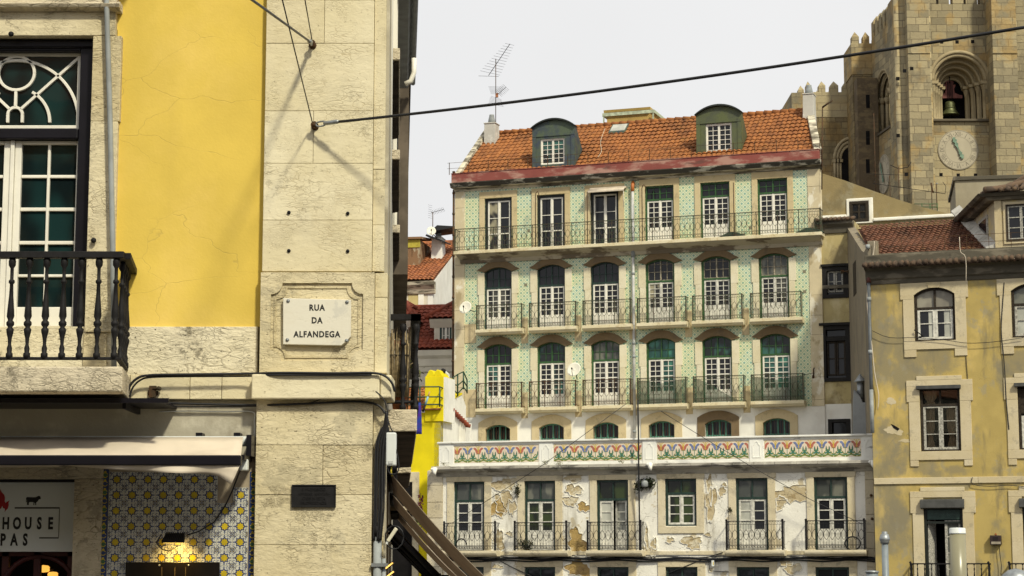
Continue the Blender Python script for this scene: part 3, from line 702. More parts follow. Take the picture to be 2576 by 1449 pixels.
for i, ch in enumerate('PAS'):
    x, z = S_(24 + 99*i, 1175); text_into(mb, ch, x, yl, z, .1035, 'CENTER', 0, .62, .003, .0058)
mb.build('lettering', MT['ink'], T)
mb = MB(org)
cow = [(232,755),(240,749),(262,750),(290,751),(318,750),(330,744),(340,738),(352,741),(356,738),(357,746),(363,760),(358,768),(348,768),(340,776),(334,788),(322,796),(320,808),(322,820),(313,820),(312,806),(308,797),(304,806),(304,820),(295,820),(298,800),(296,795),(262,794),(256,800),(255,820),(247,820),(246,808),(245,820),(238,820),(240,800),(238,785),(238,765),(235,775),(236,795),(230,797),(231,772)]
mb.prism([S_(*q) for q in cow], yl, ys_ + .002); mb.build('cow_emblem', MT['ink'], T)
mb = MB(org)
fl = [(-70,880),(-85,820),(-60,760),(-40,720),(-30,700),(-25,740),(-5,720),(5,680),(15,705),(38,730),(45,755),(42,785),(52,803),(60,790),(70,788),(85,778),(76,800),(78,820),(70,850),(40,880),(45,855),(25,845),(22,825),(10,850),(-20,870)]
mb.prism([S_(*q) for q in fl], yl, ys_ + .002); mb.build('flame_emblem', plain('sign_red', (.32, .01, .015), .5, 0, .1, 4, .3), T)
# cream awning
W_ = lambda cx, cy, dy: (L.x(cx*.2839, 1037.7 + cy*.2839, dy), dy, L.z(cx*.2839, 1037.7 + cy*.2839, dy))
org = Vector(W_(2180, 250, -.25))
T = thing_in(L, 'shop_awning', org, 'cream canvas shop awning, half retracted, with black front bar and curling valance', 'awning')
ytop, ybar = -.28, -1.05
xe = W_(2175, 215, ytop)[0]; xb = W_(2140, 420, ybar)[0]
zr_ = W_(2000, 222, ytop)[2]; zb2 = W_(1500, 385, ybar)[2]; zb3 = W_(1500, 468, ybar)[2]
mb = MB(org); nx, ny = 60, 8; vs = []
for j in range(ny+1):
    t = j/ny
    for i in range(nx+1):
        s = i/nx; x = -6.5 + (xe + (xb - xe)*t - .02 + 6.5)*s
        sag = -.06*sin(pi*t) + .018*sin(9*s + 4*t)*sin(pi*t) + .016*sin(31*s + 6*t)*sin(pi*t) + .010*sin(58*s - 5*t)*sin(pi*t)
        vs.append((x, ytop + (ybar - ytop)*t, zr_ + (zb2 - zr_)*t + sag))
fs = [(j*(nx+1)+i, j*(nx+1)+i+1, (j+1)*(nx+1)+i+1, (j+1)*(nx+1)+i) for j in range(ny) for i in range(nx)]
mb.add(vs, fs, 0, True); o = mb.build('canopy_fabric', MT['fabric'], T); md = o.modifiers.new('solid', 'SOLIDIFY'); md.thickness = .004
mb = MB(org); mb.tube([(-6.5, ytop + .04, zr_ - .03), (xe + .02, ytop + .04, zr_ - .03)], .045, 12); mb.tube([(xe + .02, ytop + .04, zr_ - .03), (xe + .06, ytop + .04, zr_ - .03)], .03, 12); mb.build('roller', MT['plastic_white'], T)
mb = MB(org); mb.box(-6.5, xb, ybar - .04, ybar + .04, zb3, zb2 + .005); mb.build('front_bar', MT['black_paint'], T, .008)
mb = MB(org); a = W_(2215, 225, -.1)
mb.box(a[0], a[0] + .045, -.34, .02, zr_ - .16, zr_ + .02); mb.box(a[0] - .06, a[0] + .01, -.5, -.02, zr_ - .2, zr_ - .16); mb.box(a[0] - .1, a[0] - .06, -1.0, -.2, zb3 + .02, zb2 - .02)
for cx in (1775, 2110): q = W_(cx, 196, -.06); mb.box(q[0] - .028, q[0] + .028, -.14, .02, q[2] - .03, q[2] + .012)
mb.build('bracket', MT['black_paint'], T)
mb = MB(org); hem = [(-2000, 440), (0, 428), (600, 470), (1000, 505), (1400, 532), (1800, 546), (1930, 560), (2000, 600), (2055, 640)]
vs = []; n = 70
def hemz(cx):
    for (a0, b0), (a1, b1) in zip(hem[:-1], hem[1:]):
        if a0 <= cx <= a1: return b0 + (b1-b0)*(cx-a0)/(a1-a0)
    return hem[-1][1]
for i in range(n+1):
    cx = -1500 + (2055+1500)*(i/n)**.8; hz = max(hemz(cx), 478 if cx < 500 else 0)
    cxt = cx + (2130 - 2055)*max(0, (i/n - .75)*4)
    for j in range(4):
        t = j/3; yy = ybar - .02 + (.22*max(0, 1 - (cx + 200)/1500) if cx > -200 else .24)*t + .03*sin(cx*.011)*t
        q = W_(cxt + (cx - cxt)*t, 466 + (hz - 466)*t, ybar); vs.append((q[0], yy, q[2]))
fs = [(i*4+j, (i+1)*4+j, (i+1)*4+j+1, i*4+j+1) for i in range(n) for j in range(3)]
mb.add(vs, fs, 0, True); o = mb.build('valance', MT['fabric'], T); md = o.modifiers.new('solid', 'SOLIDIFY'); md.thickness = .003
mb = MB(org); q = W_(2165, 465, -.3); mb.box(q[0] - .035, q[0] + .035, -.36, -.26, q[2] - .05, q[2] + .05); mb.build('motor_cover', MT['plastic_white'], T, .012)
# floodlight over the board, switched on
K_ = lambda cx, cy, dy: Vector(W_(cx, cy, dy))
c0 = K_(1545, 1120, -.2); org = c0
T = thing_in(L, 'floodlight', org, 'small black floodlight lit warm yellow above the dark picture board', 'lamp')
mb = MB(org); w, h = .098, .026
mb.hexa([c0 + Vector((-w, -.07, -.035)), c0 + Vector((w, -.07, -.035)), c0 + Vector((w*.85, .06, .01)), c0 + Vector((-w*.85, .06, .01))], [c0 + Vector((-w, -.075, -.015)), c0 + Vector((w, -.075, -.015)), c0 + Vector((w*.8, .05, .05)), c0 + Vector((-w*.8, .05, .05))])
for k in range(11): x = c0.x - w*.8 + 2*w*.8*k/10; mb.hexa([(x-.004, c0.y-.06, c0.z-.012), (x+.004, c0.y-.06, c0.z-.012), (x+.004, c0.y+.04, c0.z+.045), (x-.004, c0.y+.04, c0.z+.045)], [(x-.004, c0.y-.06, c0.z+.0), (x+.004, c0.y-.06, c0.z+.0), (x+.004, c0.y+.04, c0.z+.058), (x-.004, c0.y+.04, c0.z+.058)])
mb.tube([c0 + Vector((0, .05, .02)), c0 + Vector((0, .2, -.02))], .012, 6); mb.build('housing', MT['iron'], T)
mb = MB(org); mb.hexa([c0 + Vector((-w*.85, -.06, -.036)), c0 + Vector((w*.85, -.06, -.036)), c0 + Vector((w*.7, .05, .004)), c0 + Vector((-w*.7, .05, .004))], [c0 + Vector((-w*.85, -.06, -.033)), c0 + Vector((w*.85, -.06, -.033)), c0 + Vector((w*.7, .05, .008)), c0 + Vector((-w*.7, .05, .008))])
mb.build('lens', emit('floodlight_lens', (1, .62, .12), 6), T)
mb = MB(org); mb.tube([K_(1430, 1080, -.18), K_(1385, 1150, -.12), K_(1400, 1175, -.1), K_(1440, 1215, -.1), K_(1500, 1225, -.1), K_(1555, 1195, -.1), K_(1572, 1175, -.1)], .006, 5); mb.prism([tuple((q.x, q.z)) for q in (K_(1545, 1200, -.1), K_(1560, 1258, -.1), K_(1568, 1215, -.1))], -.104, -.098); mb.tube([K_(1660, 1085, -.18), K_(1760, 1055, -.1), K_(1900, 970, -.05), K_(2000, 820, -.04), K_(2060, 690, -.05), K_(2115, 545, -.12), K_(2135, 500, -.2)], .007, 5); mb.build('lamp_cable', MT['cable'], T)
ld = bpy.data.lights.new('floodlight_lamp', 'SPOT'); ld.energy = 11; ld.color = (1, .66, .16); ld.spot_size = radians(140); ld.spot_blend = .8; ld.shadow_soft_size = .05
lo = bpy.data.objects.new('floodlight_lamp', ld); COL.objects.link(lo); lo.parent = T; lo.location = (0, .02, -.045); lo.rotation_euler = (radians(28), 0, 0)
# dark picture board
org = K_(1530, 1660, -.02)
T = thing_in(L, 'picture_board', org, 'black picture board with hanging skewers printed on it, under the floodlight', 'board')
mb = MB(org); a, _, d = K_(1115, 1326, -.03); c, _, _ = K_(1948, 1326, -.03); b = d - .62
mb.box(a, c, -.045, -.012, b, d); mb.build('board', plain('board_print', (.006, .004, .004), .3, 0, .5, 6, .4), T, .003)
for i, (cx, s_) in enumerate(((1435, 1), (1550, -1), (1645, -1))):
    mb = MB(org); q0 = K_(cx, 1375, -.047)
    for k in range(14): z = q0.z - .0075*k; flat(mb, [(q0.x - .004, z), (q0.x, z + .005), (q0.x + .004, z), (q0.x, z - .005)], -.0462, 0)
    zc_ = q0.z - .105; flat(mb, [(q0.x - .01*s_, zc_ + .02), (q0.x + .012*s_, zc_ + .03), (q0.x - .0*s_, zc_ - .02), (q0.x - .02*s_, zc_ - .07), (q0.x - .038*s_, zc_ - .075), (q0.x - .02*s_, zc_ - .01)], -.0463, 1)
    mb.build('printed_skewer', [plain('print_rope', (.14, .10, .05), .4), plain('print_meat', (.22, .10, .04), .4, 0, .5, 20)], T)
for cx in (1412, 1672):
    mb = MB(org); q0 = K_(cx, 1354, -.046); mb.lathe([(.009, 0), (.009, -.004), (.004, -.006)], (q0.x, -.046, q0.z), 8, axis='y'); mb.build('screw', MT['galv'], T)
# lit bulbs inside the shop
for (cx, cy, s, lb) in ((385, 1385, 1.0, 'glowing filament bulb inside the dark restaurant, upper of two'), (470, 1437, .8, 'glowing filament bulb inside the dark restaurant, lower of two')):
    q0 = K_(cx, cy, .7); T = thing_in(L, 'filament_bulb', q0, lb, 'lamp', 'bulbs inside the restaurant')
    mb = MB(q0); mb.lathe([(.008, -.06*s), (.03*s, -.045*s), (.035*s, 0), (.03*s, .04*s), (.012*s, .06*s)], q0, 10, axis='x'); mb.build('bulb', emit('bulb_glow', (1, .5, .08), 1.1), T)
    mb = MB(q0); mb.lathe([(.014*s, .058*s), (.014*s, .09*s)], q0, 8, axis='x'); mb.tube([q0 + Vector((.09*s, 0, 0)), q0 + Vector((.12, 0, .02)), q0 + Vector((.12, 0, .5))], .004, 4); mb.build('socket', MT['iron'], T)
# grey conduit left of the yellow wall
org = Vector((L.x(282, 640, -.14), -.14, L.z(282, 640, -.14)))
T = tag(MB(org).tube([(L.x(268, 0, -.14) , -.14, L.z(268, 0, -.14) + 3), (L.x(268, 0, -.14), -.14, L.z(268, 0, -.14)), (L.x(277, 300, -.14), -.14, L.z(277, 300, -.14)), (L.x(284, 640, -.14), -.14, L.z(284, 640, -.14)), (L.x(287, 930, -.14), -.14, zb1 + .02)], .024, 10).build('conduit_pipe', MT['grey_pipe']), 'thin grey conduit pipe running down beside the yellow wall', 'pipe'); T.location = L.O + org
# ------------------------------------------------------------------ wires and their anchors
def wire(name, pts, r, label, cat='cable', mat='cable', n=6, group=None, parts=None):
    p0 = Vector(pts[-1]); o = MB(p0).tube(pts, r, n).build(name, MT[mat]); o.location = p0; return tag(o, label, cat, group)
def lw(u, v, dy): x, z = L.p(u, v, dy); return L.O + Vector((x, dy, z))
A1 = lw(786, 112, PY - .03); A2 = lw(792, 317, PY - .03)
def anchor(p, label):
    T = tag(empty('wall_anchor', p), label, 'anchor', 'iron anchors in the pilaster')
    mb = MB(); mb.lathe([(.035, .03), (.035, .02), (.02, .01), (.02, -.06), (.012, -.07)], (0, 0, 0), 10, axis='y'); mb.build('eye_bolt', MT['iron_rust'], T)
    mb = MB(); mb.tube([(.025*cos(t*pi/6), -.05, .025*sin(t*pi/6)) for t in range(12)], .009, 6, True); mb.build('eye_ring', MT['iron_rust'], T); return T
def thick(name, p, q, label, sag=0.0, r=.011):
    d = (q - p); L_ = d.length; dn = d.normalized(); T = tag(empty(name, p), label, 'overhead cable')
    mb = MB(); mb.tube([dn*.16 + (d - dn*.16)*(k/24) + Vector((0, 0, -sag*4*(k/24)*(1-k/24))) for k in range(25)], r, 8); mb.build('cable_run', MT['cable'], T)
    mb = MB(); mb.tube([dn*.10, dn*.12, dn*.24, dn*.26], [.011, .02, .02, .013], 8); mb.build('end_clamp', MT['galv'], T)
    mb = MB(); s_ = dn.cross(Vector((0, 0, 1))).normalized(); up = s_.cross(dn)
    mb.tube([dn*(.07+.055*cos(t*pi/8)) + up*(.022*sin(t*pi/8)) for t in range(16)], .008, 6, True); mb.build('shackle', MT['galv'], T); return T
anchor(A1, 'rusty iron wall anchor high on the pilaster holding the slanting cable')
anchor(A2, 'rusty iron wall anchor on the pilaster holding the long street cable')
thick('overhead_cable', A1 + Vector((0, -.05, 0)), at(618, -12, 12.6), 'black cable slanting up across the yellow wall from the upper anchor', 0, .010)
thick('overhead_cable', A2 + Vector((0, -.05, 0)), at(2640, 58, 14.3), 'long black cable crossing the sky above the tiled roof', .05, .0125)
wire('stay_wire', [at(703, -30, 14.6), A2 + Vector((-.02, -.05, .03))], .0055, 'thin stay wire dropping steeply to the lower anchor on the pilaster', 'wire')
wire('stay_wire', [at(762, -30, 15.6), A1 + Vector((0, -.05, .03))], .0055, 'short thin stay wire above the upper anchor on the pilaster', 'wire')
# cables along the band and down the corner
def run(dys, pts): return [lw(u, v, dy) for (u, v), dy in zip(pts, dys)]
def runc(dy, pts): return [lw(u, v, dy) for u, v in pts]
from mathutils.geometry import interpolate_bezier
def smooth(pts, n=6):
    P = [Vector(p) for p in pts]; out = []
    for i in range(len(P)-1):
        a, b = P[i], P[i+1]; t0 = (P[i+1]-P[max(i-1, 0)])/6; t1 = (P[min(i+2, len(P)-1)]-P[i])/6
        out += interpolate_bezier(a, a+t0, b-t1, b, n)[:-1]
    return out + [P[-1]]
CB = 'cables on the corner building'
wire('wall_cable', smooth(run([-.16]*7 + [-.225]*5 + [-.2], [(318, 998), (326, 972), (345, 952), (375, 944), (470, 942), (560, 941), (628, 940), (720, 938), (850, 939), (930, 938), (965, 944), (985, 962), (993, 985)])), .012, 'thick black cable lying along the top of the limestone band', 'cable', group=CB)
wire('wall_cable', smooth(run([-.14]*6 + [-.22]*3, [(326, 998), (334, 975), (352, 957), (380, 949), (470, 947), (625, 946), (700, 943), (850, 944), (935, 943)])), .009, 'thinner black cable just below the thick one on the limestone band', 'cable', group=CB)
wire('wall_cable', smooth(run([-.06]*3 + [-.12]*6, [(300, 1010), (420, 1014), (630, 1019), (700, 1018), (780, 1015), (870, 1010), (925, 1012), (955, 1022), (968, 1040)])), .010, 'black cable strung below the limestone band', 'cable', group=CB)
wire('wall_cable', smooth(run([-.05]*3 + [-.13]*5, [(300, 1016), (430, 1022), (640, 1022), (760, 1016), (810, 1003), (855, 982), (905, 973), (945, 984), ][0:8])), .005, 'thin black cable arching over the limestone band', 'cable', group=CB)
wire('wall_cable', smooth(runc(-.20, [(945, 984), (962, 1000), (972, 1020), (976, 1045)])), .005, 'short thin cable bending down off the end of the band', 'cable', group=CB)
wire('wall_cable', smooth(run([.0]*4, [(400, 1036), (480, 1034), (560, 1036), (634, 1036)]) + runc(.0, [(640, 1060), (640, 1100)])), .005, 'thin pale cable clipped along the grey render above the awning', 'cable', 'plastic_white', group=CB)
for i, (du, r, top) in enumerate(((0, .013, 1035), (7, .012, 1045), (13, .012, 1060), (-5, .009, 1085), (18, .008, 1090))):
    wire('wall_cable', smooth(runc(-.11 - .012*(i % 3), [(972 + du*.3, top), (966 + du*.6, 1075), (953 + du, 1110), (949 + du, 1160), (948 + du, 1230 + 8*i), (946 + du, 1300), (944 + du*.8, 1360)])), r, ('thickest black cable of the bundle down the building corner', 'black cable second from left in the corner bundle', 'black cable in the middle of the corner bundle', 'leftmost thin black cable of the corner bundle', 'rightmost thin black cable of the corner bundle')[i], 'cable', group=CB)
wire('wall_cable', smooth(runc(-.12, [(972, 1040), (982, 1075), (990, 1090), (993, 1120), (1001, 1150), (1003, 1180), (994, 1192), (980, 1190), (974, 1175)])), .006, 'thin black cable looping round the grey junction box', 'cable', group=CB)
pp = []
for k in range(34): t = k*2*pi/11; pp.append(lw(992 + 23*cos(t) + .8*sin(k), 1352 + 30*sin(t), -.10 - .002*k))
wire('cable_coil', pp, .005, 'coil of thin black cable hanging beside the corner conduit', 'cable coil')
q0 = lw(985, 1345, -.2); T = tag(empty('cable_plug', q0), 'cream cable connector hanging in the black coil', 'connector')
mb = MB(); mb.hexa([(-.045, -.02, -.05), (-.02, -.02, -.065), (-.02, .02, -.065), (-.045, .02, -.05)], [(.03, -.02, .065), (.055, -.02, .045), (.055, .02, .045), (.03, .02, .065)]); mb.build('plug_body', plain('cream_plastic', (.62, .58, .44), .5), T, .006)
mb = MB(); mb.hexa([(-.05, -.012, -.075), (-.035, -.012, -.085), (-.035, .012, -.085), (-.05, .012, -.075)], [(-.04, -.012, -.05), (-.025, -.012, -.06), (-.025, .012, -.06), (-.04, .012, -.05)]); mb.build('plug_neck', MT['plastic_white'], T)
# conduits at the foot of the corner
org = lw(949, 1449, -.09); T = tag(empty('conduit_riser', org), 'pair of grey metal conduits climbing the lower corner of the building', 'pipe')
mb = MB(); mb.tube([(0, 0, -2), (0, 0, .34)], .036, 10); mb.build('conduit', MT['grey_pipe'], T); mb = MB(); mb.tube([(.055, .01, -2), (.055, .01, .15)], .018, 8); mb.build('conduit', MT['grey_pipe'], T)
mb = MB(); mb.tube([(0, 0, .34), (0, 0, .43)], .041, 10); mb.build('conduit_cap', MT['iron'], T); mb = MB(); mb.box(-.05, .09, -.045, .02, .08, .11); mb.build('pipe_clip', MT['galv'], T)
# junction box
org = lw(984, 1172, -.10); T = tag(empty('junction_box', org), 'light grey plastic junction box at the building corner', 'junction box')
kk = .0034; mb = MB(); mb.box(-13*kk, 13*kk, -.05, .06, 0, 85*kk); mb.build('box_body', MT['plastic_white'], T, .012)
mb = MB(); mb.box(-6*kk, 5*kk, -.056, -.048, 5*kk, 12*kk); mb.build('label_plate', plain('box_mark', (.45, .46, .45), .5), T); mb = MB(); mb.tube([(.005, 0, 0), (.0, -.01, -.05), (.01, 0, -.09)], .008, 6); mb.build('cable_gland', plain('yellow_cable_end', (.5, .4, .03), .5), T)
# wall bracket on the band
org = lw(385, 1000, -.06); T = tag(empty('wall_bracket', org), 'small rusty iron bracket standing on the band above the awning', 'bracket')
mb = MB(); mb.box(-.03, .03, -.04, 0, 0, .1); mb.tube([(0, -.03, .07), (.06, -.05, .075), (.075, -.05, .07)], .012, 6); mb.lathe([(.02, -.02), (.02, .02)], (.06, -.05, .075), 8, axis='y'); mb.build('bracket_arm', MT['iron_rust'], T)
mb = MB(); mb.box(-.045, .045, -.008, .004, .02, .06); mb.build('bracket_plate', MT['iron_rust'], T)
# reed screen, pots, plant on the side balcony
def sp(d, o_, z): return L.O + Vector(SP(.35 + d, o_, z))
zf = zz1
org = sp(.12, off*.45, zf); T = tag(empty('reed_screen', org), 'brown dry reed screen tied inside the side balcony railing', 'screen')
mb = MB(); rr = random.Random(3)
for k in range(70):
    s = k/70; base = sp(.10 + 2.6*max(0, s - .35), -.02 + (off - .06)*min(1, s/.35), zf + .12) - org
    mb.tube([base, base + Vector((rr.uniform(-.02, .02), rr.uniform(-.02, .02), .52 + rr.uniform(-.06, .12)))], .007, 5)
mb.build('reeds', MT['reed'], T)
mb = MB(); mb.tube([sp(.085, -.02, zf + .5) - org, sp(.085, off - .07, zf + .5) - org], .005, 4); mb.build('tie_wire', MT['iron'], T)
org = sp(.2, off*.42, zf + .005); T = tag(empty('flower_pot', org), 'terracotta flower pot standing on the side balcony slab', 'flower pot')
mb = MB(); mb.lathe([(.06, 0), (.075, .12), (.082, .17), (.09, .17), (.09, .205), (.078, .205), (.074, .15)], (0, 0, 0), 16); mb.build('pot', MT['terracotta'], T)
mb = MB(); mb.lathe([(.074, .15), (.074, .17), (.01, .18)], (0, 0, 0), 14); mb.build('soil', MT['room'], T)
def leafy(name, org, label, n, spread, size, mat, cat='plant', up=.5, seed=1, stems=6, group=None):
    T = tag(empty(name, org), label, cat, group); rr = random.Random(seed); st_, lf = MB(), MB()
    for s in range(stems):
        p = Vector((0, 0, 0)); d = Vector((rr.uniform(-1, 1)*spread[0], rr.uniform(-1, 1)*spread[1], spread[2]*rr.uniform(.5, 1))); pts = [p + d*(k/6) + Vector((0, 0, -up*d.length*.5*(k/6)**2)) for k in range(7)]
        st_.tube(pts, size*.08, 4)
        for k in range(n):
            q = pts[rr.randint(2, 6)] + Vector((rr.gauss(0, size*.7), rr.gauss(0, size*.7), rr.gauss(0, size*.7)))
            a = Vector((rr.gauss(0, 1), rr.gauss(0, 1), rr.gauss(0, 1))).normalized(); b = a.cross(Vector((rr.gauss(0, 1), rr.gauss(0, 1), 1))).normalized()
            l_, w_ = size*rr.uniform(.6, 1.1), size*.28
            lf.add([q - a*l_*.5, q + b*w_, q + a*l_*.5, q - b*w_], [(0, 1, 2, 3)])
    st_.build('stems', MT['reed'], T); lf.build('foliage', MT[mat], T); return T
leafy('trailing_plant', sp(.5, off - .02, zf + .48), 'yellow green leafy plant hanging over the side balcony rail', 3, (.22, .1, -.12), .055, 'leaf', seed=5, stems=7)
# taupe awnings down the side street
def street_awning(dep, ln, zt_, label):
    org = L.O + Vector(SP(dep, .02, zt_)); T = tag(empty('street_awning', org), label, 'awning', 'taupe awnings on the side street')
    R = lambda d, o_, z: Vector(SP(d, o_, z)) - Vector(SP(0, 0, 0))
    mb = MB(); nx, ny = 10, 16; vs = []
    for j in range(ny+1):
        t = j/ny
        for i in range(nx+1):
            d = ln*i/nx; q = R(d, 1.35*t, -1.38*t - .07*sin(pi*t) + .02*sin(pi*t)*sin(i*2.1)); vs.append(tuple(q))
    mb.add(vs, [(j*(nx+1)+i, j*(nx+1)+i+1, (j+1)*(nx+1)+i+1, (j+1)*(nx+1)+i) for j in range(ny) for i in range(nx)], 0, True)
    o = mb.build('canopy_fabric', MT['fabric_grey'], T); md = o.modifiers.new('solid', 'SOLIDIFY'); md.thickness = .006
    mb = MB(); mb.tube([R(0, 1.36, -1.40), R(ln, 1.36, -1.40)], .045, 8); mb.build('front_bar', MT['black_paint'], T)
    mb = MB(); mb.tube([R(-.05, 0.02, .03), R(ln + .05, .02, .03)], .06, 10); mb.build('roller', MT['black_paint'], T)
    for dd in (.35, ln - 1.2):
        mb = MB(); mb.tube([R(dd, .0, -.50), R(dd + .25, .52, -1.02)], .033, 6); mb.tube([R(dd + .25, .53, -1.02), R(dd + .05, 1.34, -1.45)], .028, 6); mb.box(*[0, 0, 0, 0, 0, 0][:0] or (R(dd+.25, .53, 0).x - .045, R(dd+.25, .53, 0).x + .05, R(dd+.25, .53, 0).y - .06, R(dd+.25, .53, 0).y + .06, -1.12, -.96)); mb.build('folding_arm', MT['black_paint'], T)
dA = 1.2
for i, dd in enumerate((dA, dA + 5.6, dA + 11)):
    street_awning(dd, 4.9, at(975, 1186, 17.5 + dA).z - .0*i, ('taupe street awning nearest the corner, its folding arms underneath', 'second taupe street awning along the side street', 'farthest taupe street awning along the side street')[i])
for i, (u, v) in enumerate(((978, 1418), (980, 1440))):
    org = lw(u, v, .1); T = tag(empty('heater_lamp', org), ('glowing amber heater lamp under the street awnings, upper one', 'glowing amber heater lamp under the street awnings, lower one')[i], 'lamp', 'heater lamps under the street awnings')
    mb = MB(); mb.hexa([(-.05, -.03, -.05), (-.03, -.03, -.065), (-.03, .03, -.065), (-.05, .03, -.05)], [(.03, -.03, .02), (.05, -.03, .005), (.05, .03, .005), (.03, .03, .02)]); mb.build('housing', MT['iron'], T)
    mb = MB(); mb.hexa([(-.042, -.034, -.046), (-.034, -.034, -.055), (-.034, -.03, -.055), (-.042, -.03, -.046)], [(.032, -.034, .012), (.042, -.034, .004), (.042, -.03, .004), (.032, -.03, .012)]); mb.build('element', emit('heater_glow', (1, .55, .12), 1.5), T)
# ================================================================== the tall tiled apartment building
G = Frame(1141, 1600, 90, 19.0, 0)
GB = tag(G.root('tiled_apartment_building'), 'tall old apartment building clad in green and white tiles with orange tiled roof and balconies', 'building')
def green_tiles():
    m = NT('green_white_azulejo_tiles'); sp = m.n('ShaderNodeSeparateXYZ'); m.l(m.co, sp.inputs[0]); S = .30
    def fr(v): return m.math('SUBTRACT', m.math('FRACT', m.math('DIVIDE', v, S)), .5)
    a, b = m.math('ABSOLUTE', fr(sp.outputs[0])), m.math('ABSOLUTE', fr(sp.outputs[2]))
    dm = m.math('ADD', a, b)                                  # diamond distance
    dm2 = m.math('SUBTRACT', 1.0, dm)                         # distance from the corners
    r = m.math('SQRT', m.math('ADD', m.math('MULTIPLY', a, a), m.math('MULTIPLY', b, b)))
    band = m.math('MULTIPLY', m.ss(dm, .38, .44), m.math('SUBTRACT', 1.0, m.ss(dm, .56, .62)))
    f1 = m.math('SUBTRACT', 1.0, m.ss(r, .13, .21)); f2 = m.math('SUBTRACT', 1.0, m.ss(dm2, .16, .27))
    cell = m.n('ShaderNodeCombineXYZ'); m.l(m.math('FLOOR', m.math('DIVIDE', sp.outputs[0], S/2)), cell.inputs[0]); m.l(m.math('FLOOR', m.math('DIVIDE', sp.outputs[2], S/2)), cell.inputs[1])
    wn = m.n('ShaderNodeTexWhiteNoise', noise_dimensions='2D'); m.l(cell.outputs[0], wn.inputs['Vector'])
    tint = m.ss(m.noise(.8, det=3), .4, .62)
    g = m.mix(tint, (.11, .32, .21), (.10, .31, .29))
    base = m.mix(tint, (.72, .70, .45), (.68, .72, .52))
    c = m.mix(m.math('MULTIPLY', band, .62), base, m.mix(.5, g, (.40, .50, .26)))
    c = m.mix(m.math('MULTIPLY', m.math('MAXIMUM', f1, f2), .85), c, g)
    c = m.mix(m.math('MULTIPLY', wn.outputs['Value'], .22), c, (.40, .42, .24))
    c = m.mix(m.math('GREATER_THAN', wn.outputs['Value'], .994), c, (.20, .19, .12))
    c = m.mix(m.math('MULTIPLY', m.ss(m.noise(1.1, (1, 1, .5), det=6), .55, .75), .35), c, (.30, .28, .16))
    return m.finish(c, .35, m.noise(12), .003, .4, 0, .4)
MT['gtile'] = green_tiles()
MT['gstone'] = limestone('tan_surround_stone', (.62, .52, .33), (.28, .2, .1), (.40, .31, .17), sc=3, st=(1, 1, 1), am=.25, pits=.35, bd=.01)
MT['gstone_pale'] = limestone('pale_cream_surround_stone', (.76, .71, .55), (.34, .26, .14), (.54, .44, .27), sc=3, st=(1, 1, 1), am=.25, pits=.3, bd=.01, dirt_lo=.56, cem=.2)
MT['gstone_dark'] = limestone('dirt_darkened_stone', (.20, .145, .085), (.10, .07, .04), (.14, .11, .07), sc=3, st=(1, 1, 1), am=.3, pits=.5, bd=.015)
MT['gslab'] = limestone('balcony_slab_stone', (.70, .635, .46), (.42, .24, .07), (.56, .43, .20), sc=2.2, st=(1, 1, .6), am=.35, pits=.3, bd=.01)
MT['gwhite'] = plaster('white_lime_render', (.84, .82, .74), [((.5, .42, .26), 1.2, (1, 1, .4), .56, .72, .55), ((.62, .58, .5), .7, (1, 1, 1), .5, .65, .5)], None, 22, .006)
MT['gpil'] = plaster('peeling_pilaster_render', (.62, .53, .35), [((.76, .72, .6), 1.1, (1, 1, .6), .52, .58, .8), ((.3, .23, .12), 1.7, (1, 1, .5), .55, .64, .7)], None, 20, .012)
MT['gcorn'] = plaster('stained_cornice', (.66, .60, .46), [((.10, .085, .06), 1.3, (.6, 1, 4), .42, .58, .9), ((.03, .03, .025), 2.2, (.5, 1, 3), .55, .66, .9)], None, 20, .01)
MT['gcorn_black'] = plaster('soot_blackened_moulding', (.05, .045, .035), [((.45, .42, .34), 1.6, (.8, 1, 2), .5, .62, .8)], None, 20, .015)
MT['gred'] = plaster('faded_red_gutter_paint', (.25, .075, .062), [((.45, .28, .22), 1.1, (.7, 1, 2), .48, .62, .75), ((.10, .06, .05), 1.5, (.5, 1, 2), .58, .68, .7)], None, 18, .006)
MT['soffit'] = plaster('flaking_soffit', (.46, .41, .31), [((.13, .10, .07), .8, (.6, 1, 1), .52, .58, .85)], None, 20, .02)
MT['frame_green'] = plain('bottle_green_frame_paint', (.035, .105, .03), .5, 0, .35, 6, .4); MT['frame_dkgreen'] = plain('dark_teal_frame_paint', (.015, .04, .03), .5, 0, .35, 6, .4)
MT['frame_black'] = plain('black_green_frame_paint', (.010, .014, .011), .5, 0, .3, 6, .4); MT['teal'] = plain('teal_frame_paint', (.11, .30, .22), .55, 0, .3, 6, .3)
MT['old_munt'] = plain('peeling_brown_white_paint', (.40, .35, .26), .8, 0, .6, 16, .2)
MT['roof1'] = rooftile('orange_roof_tiles', (.33, .13, .042), (.22, .085, .032), (.27, .17, .04), .23, .36, .35, .6)
MT['zinc'] = plain('green_grey_zinc', (.085, .112, .07), .6, .2, .45, 2.4, .4, .004, (.05, .065, .085)); MT['zinc2'] = plain('olive_painted_zinc', (.10, .115, .045), .6, .1, .4, 2.2, .4, .004, (.075, .085, .05))
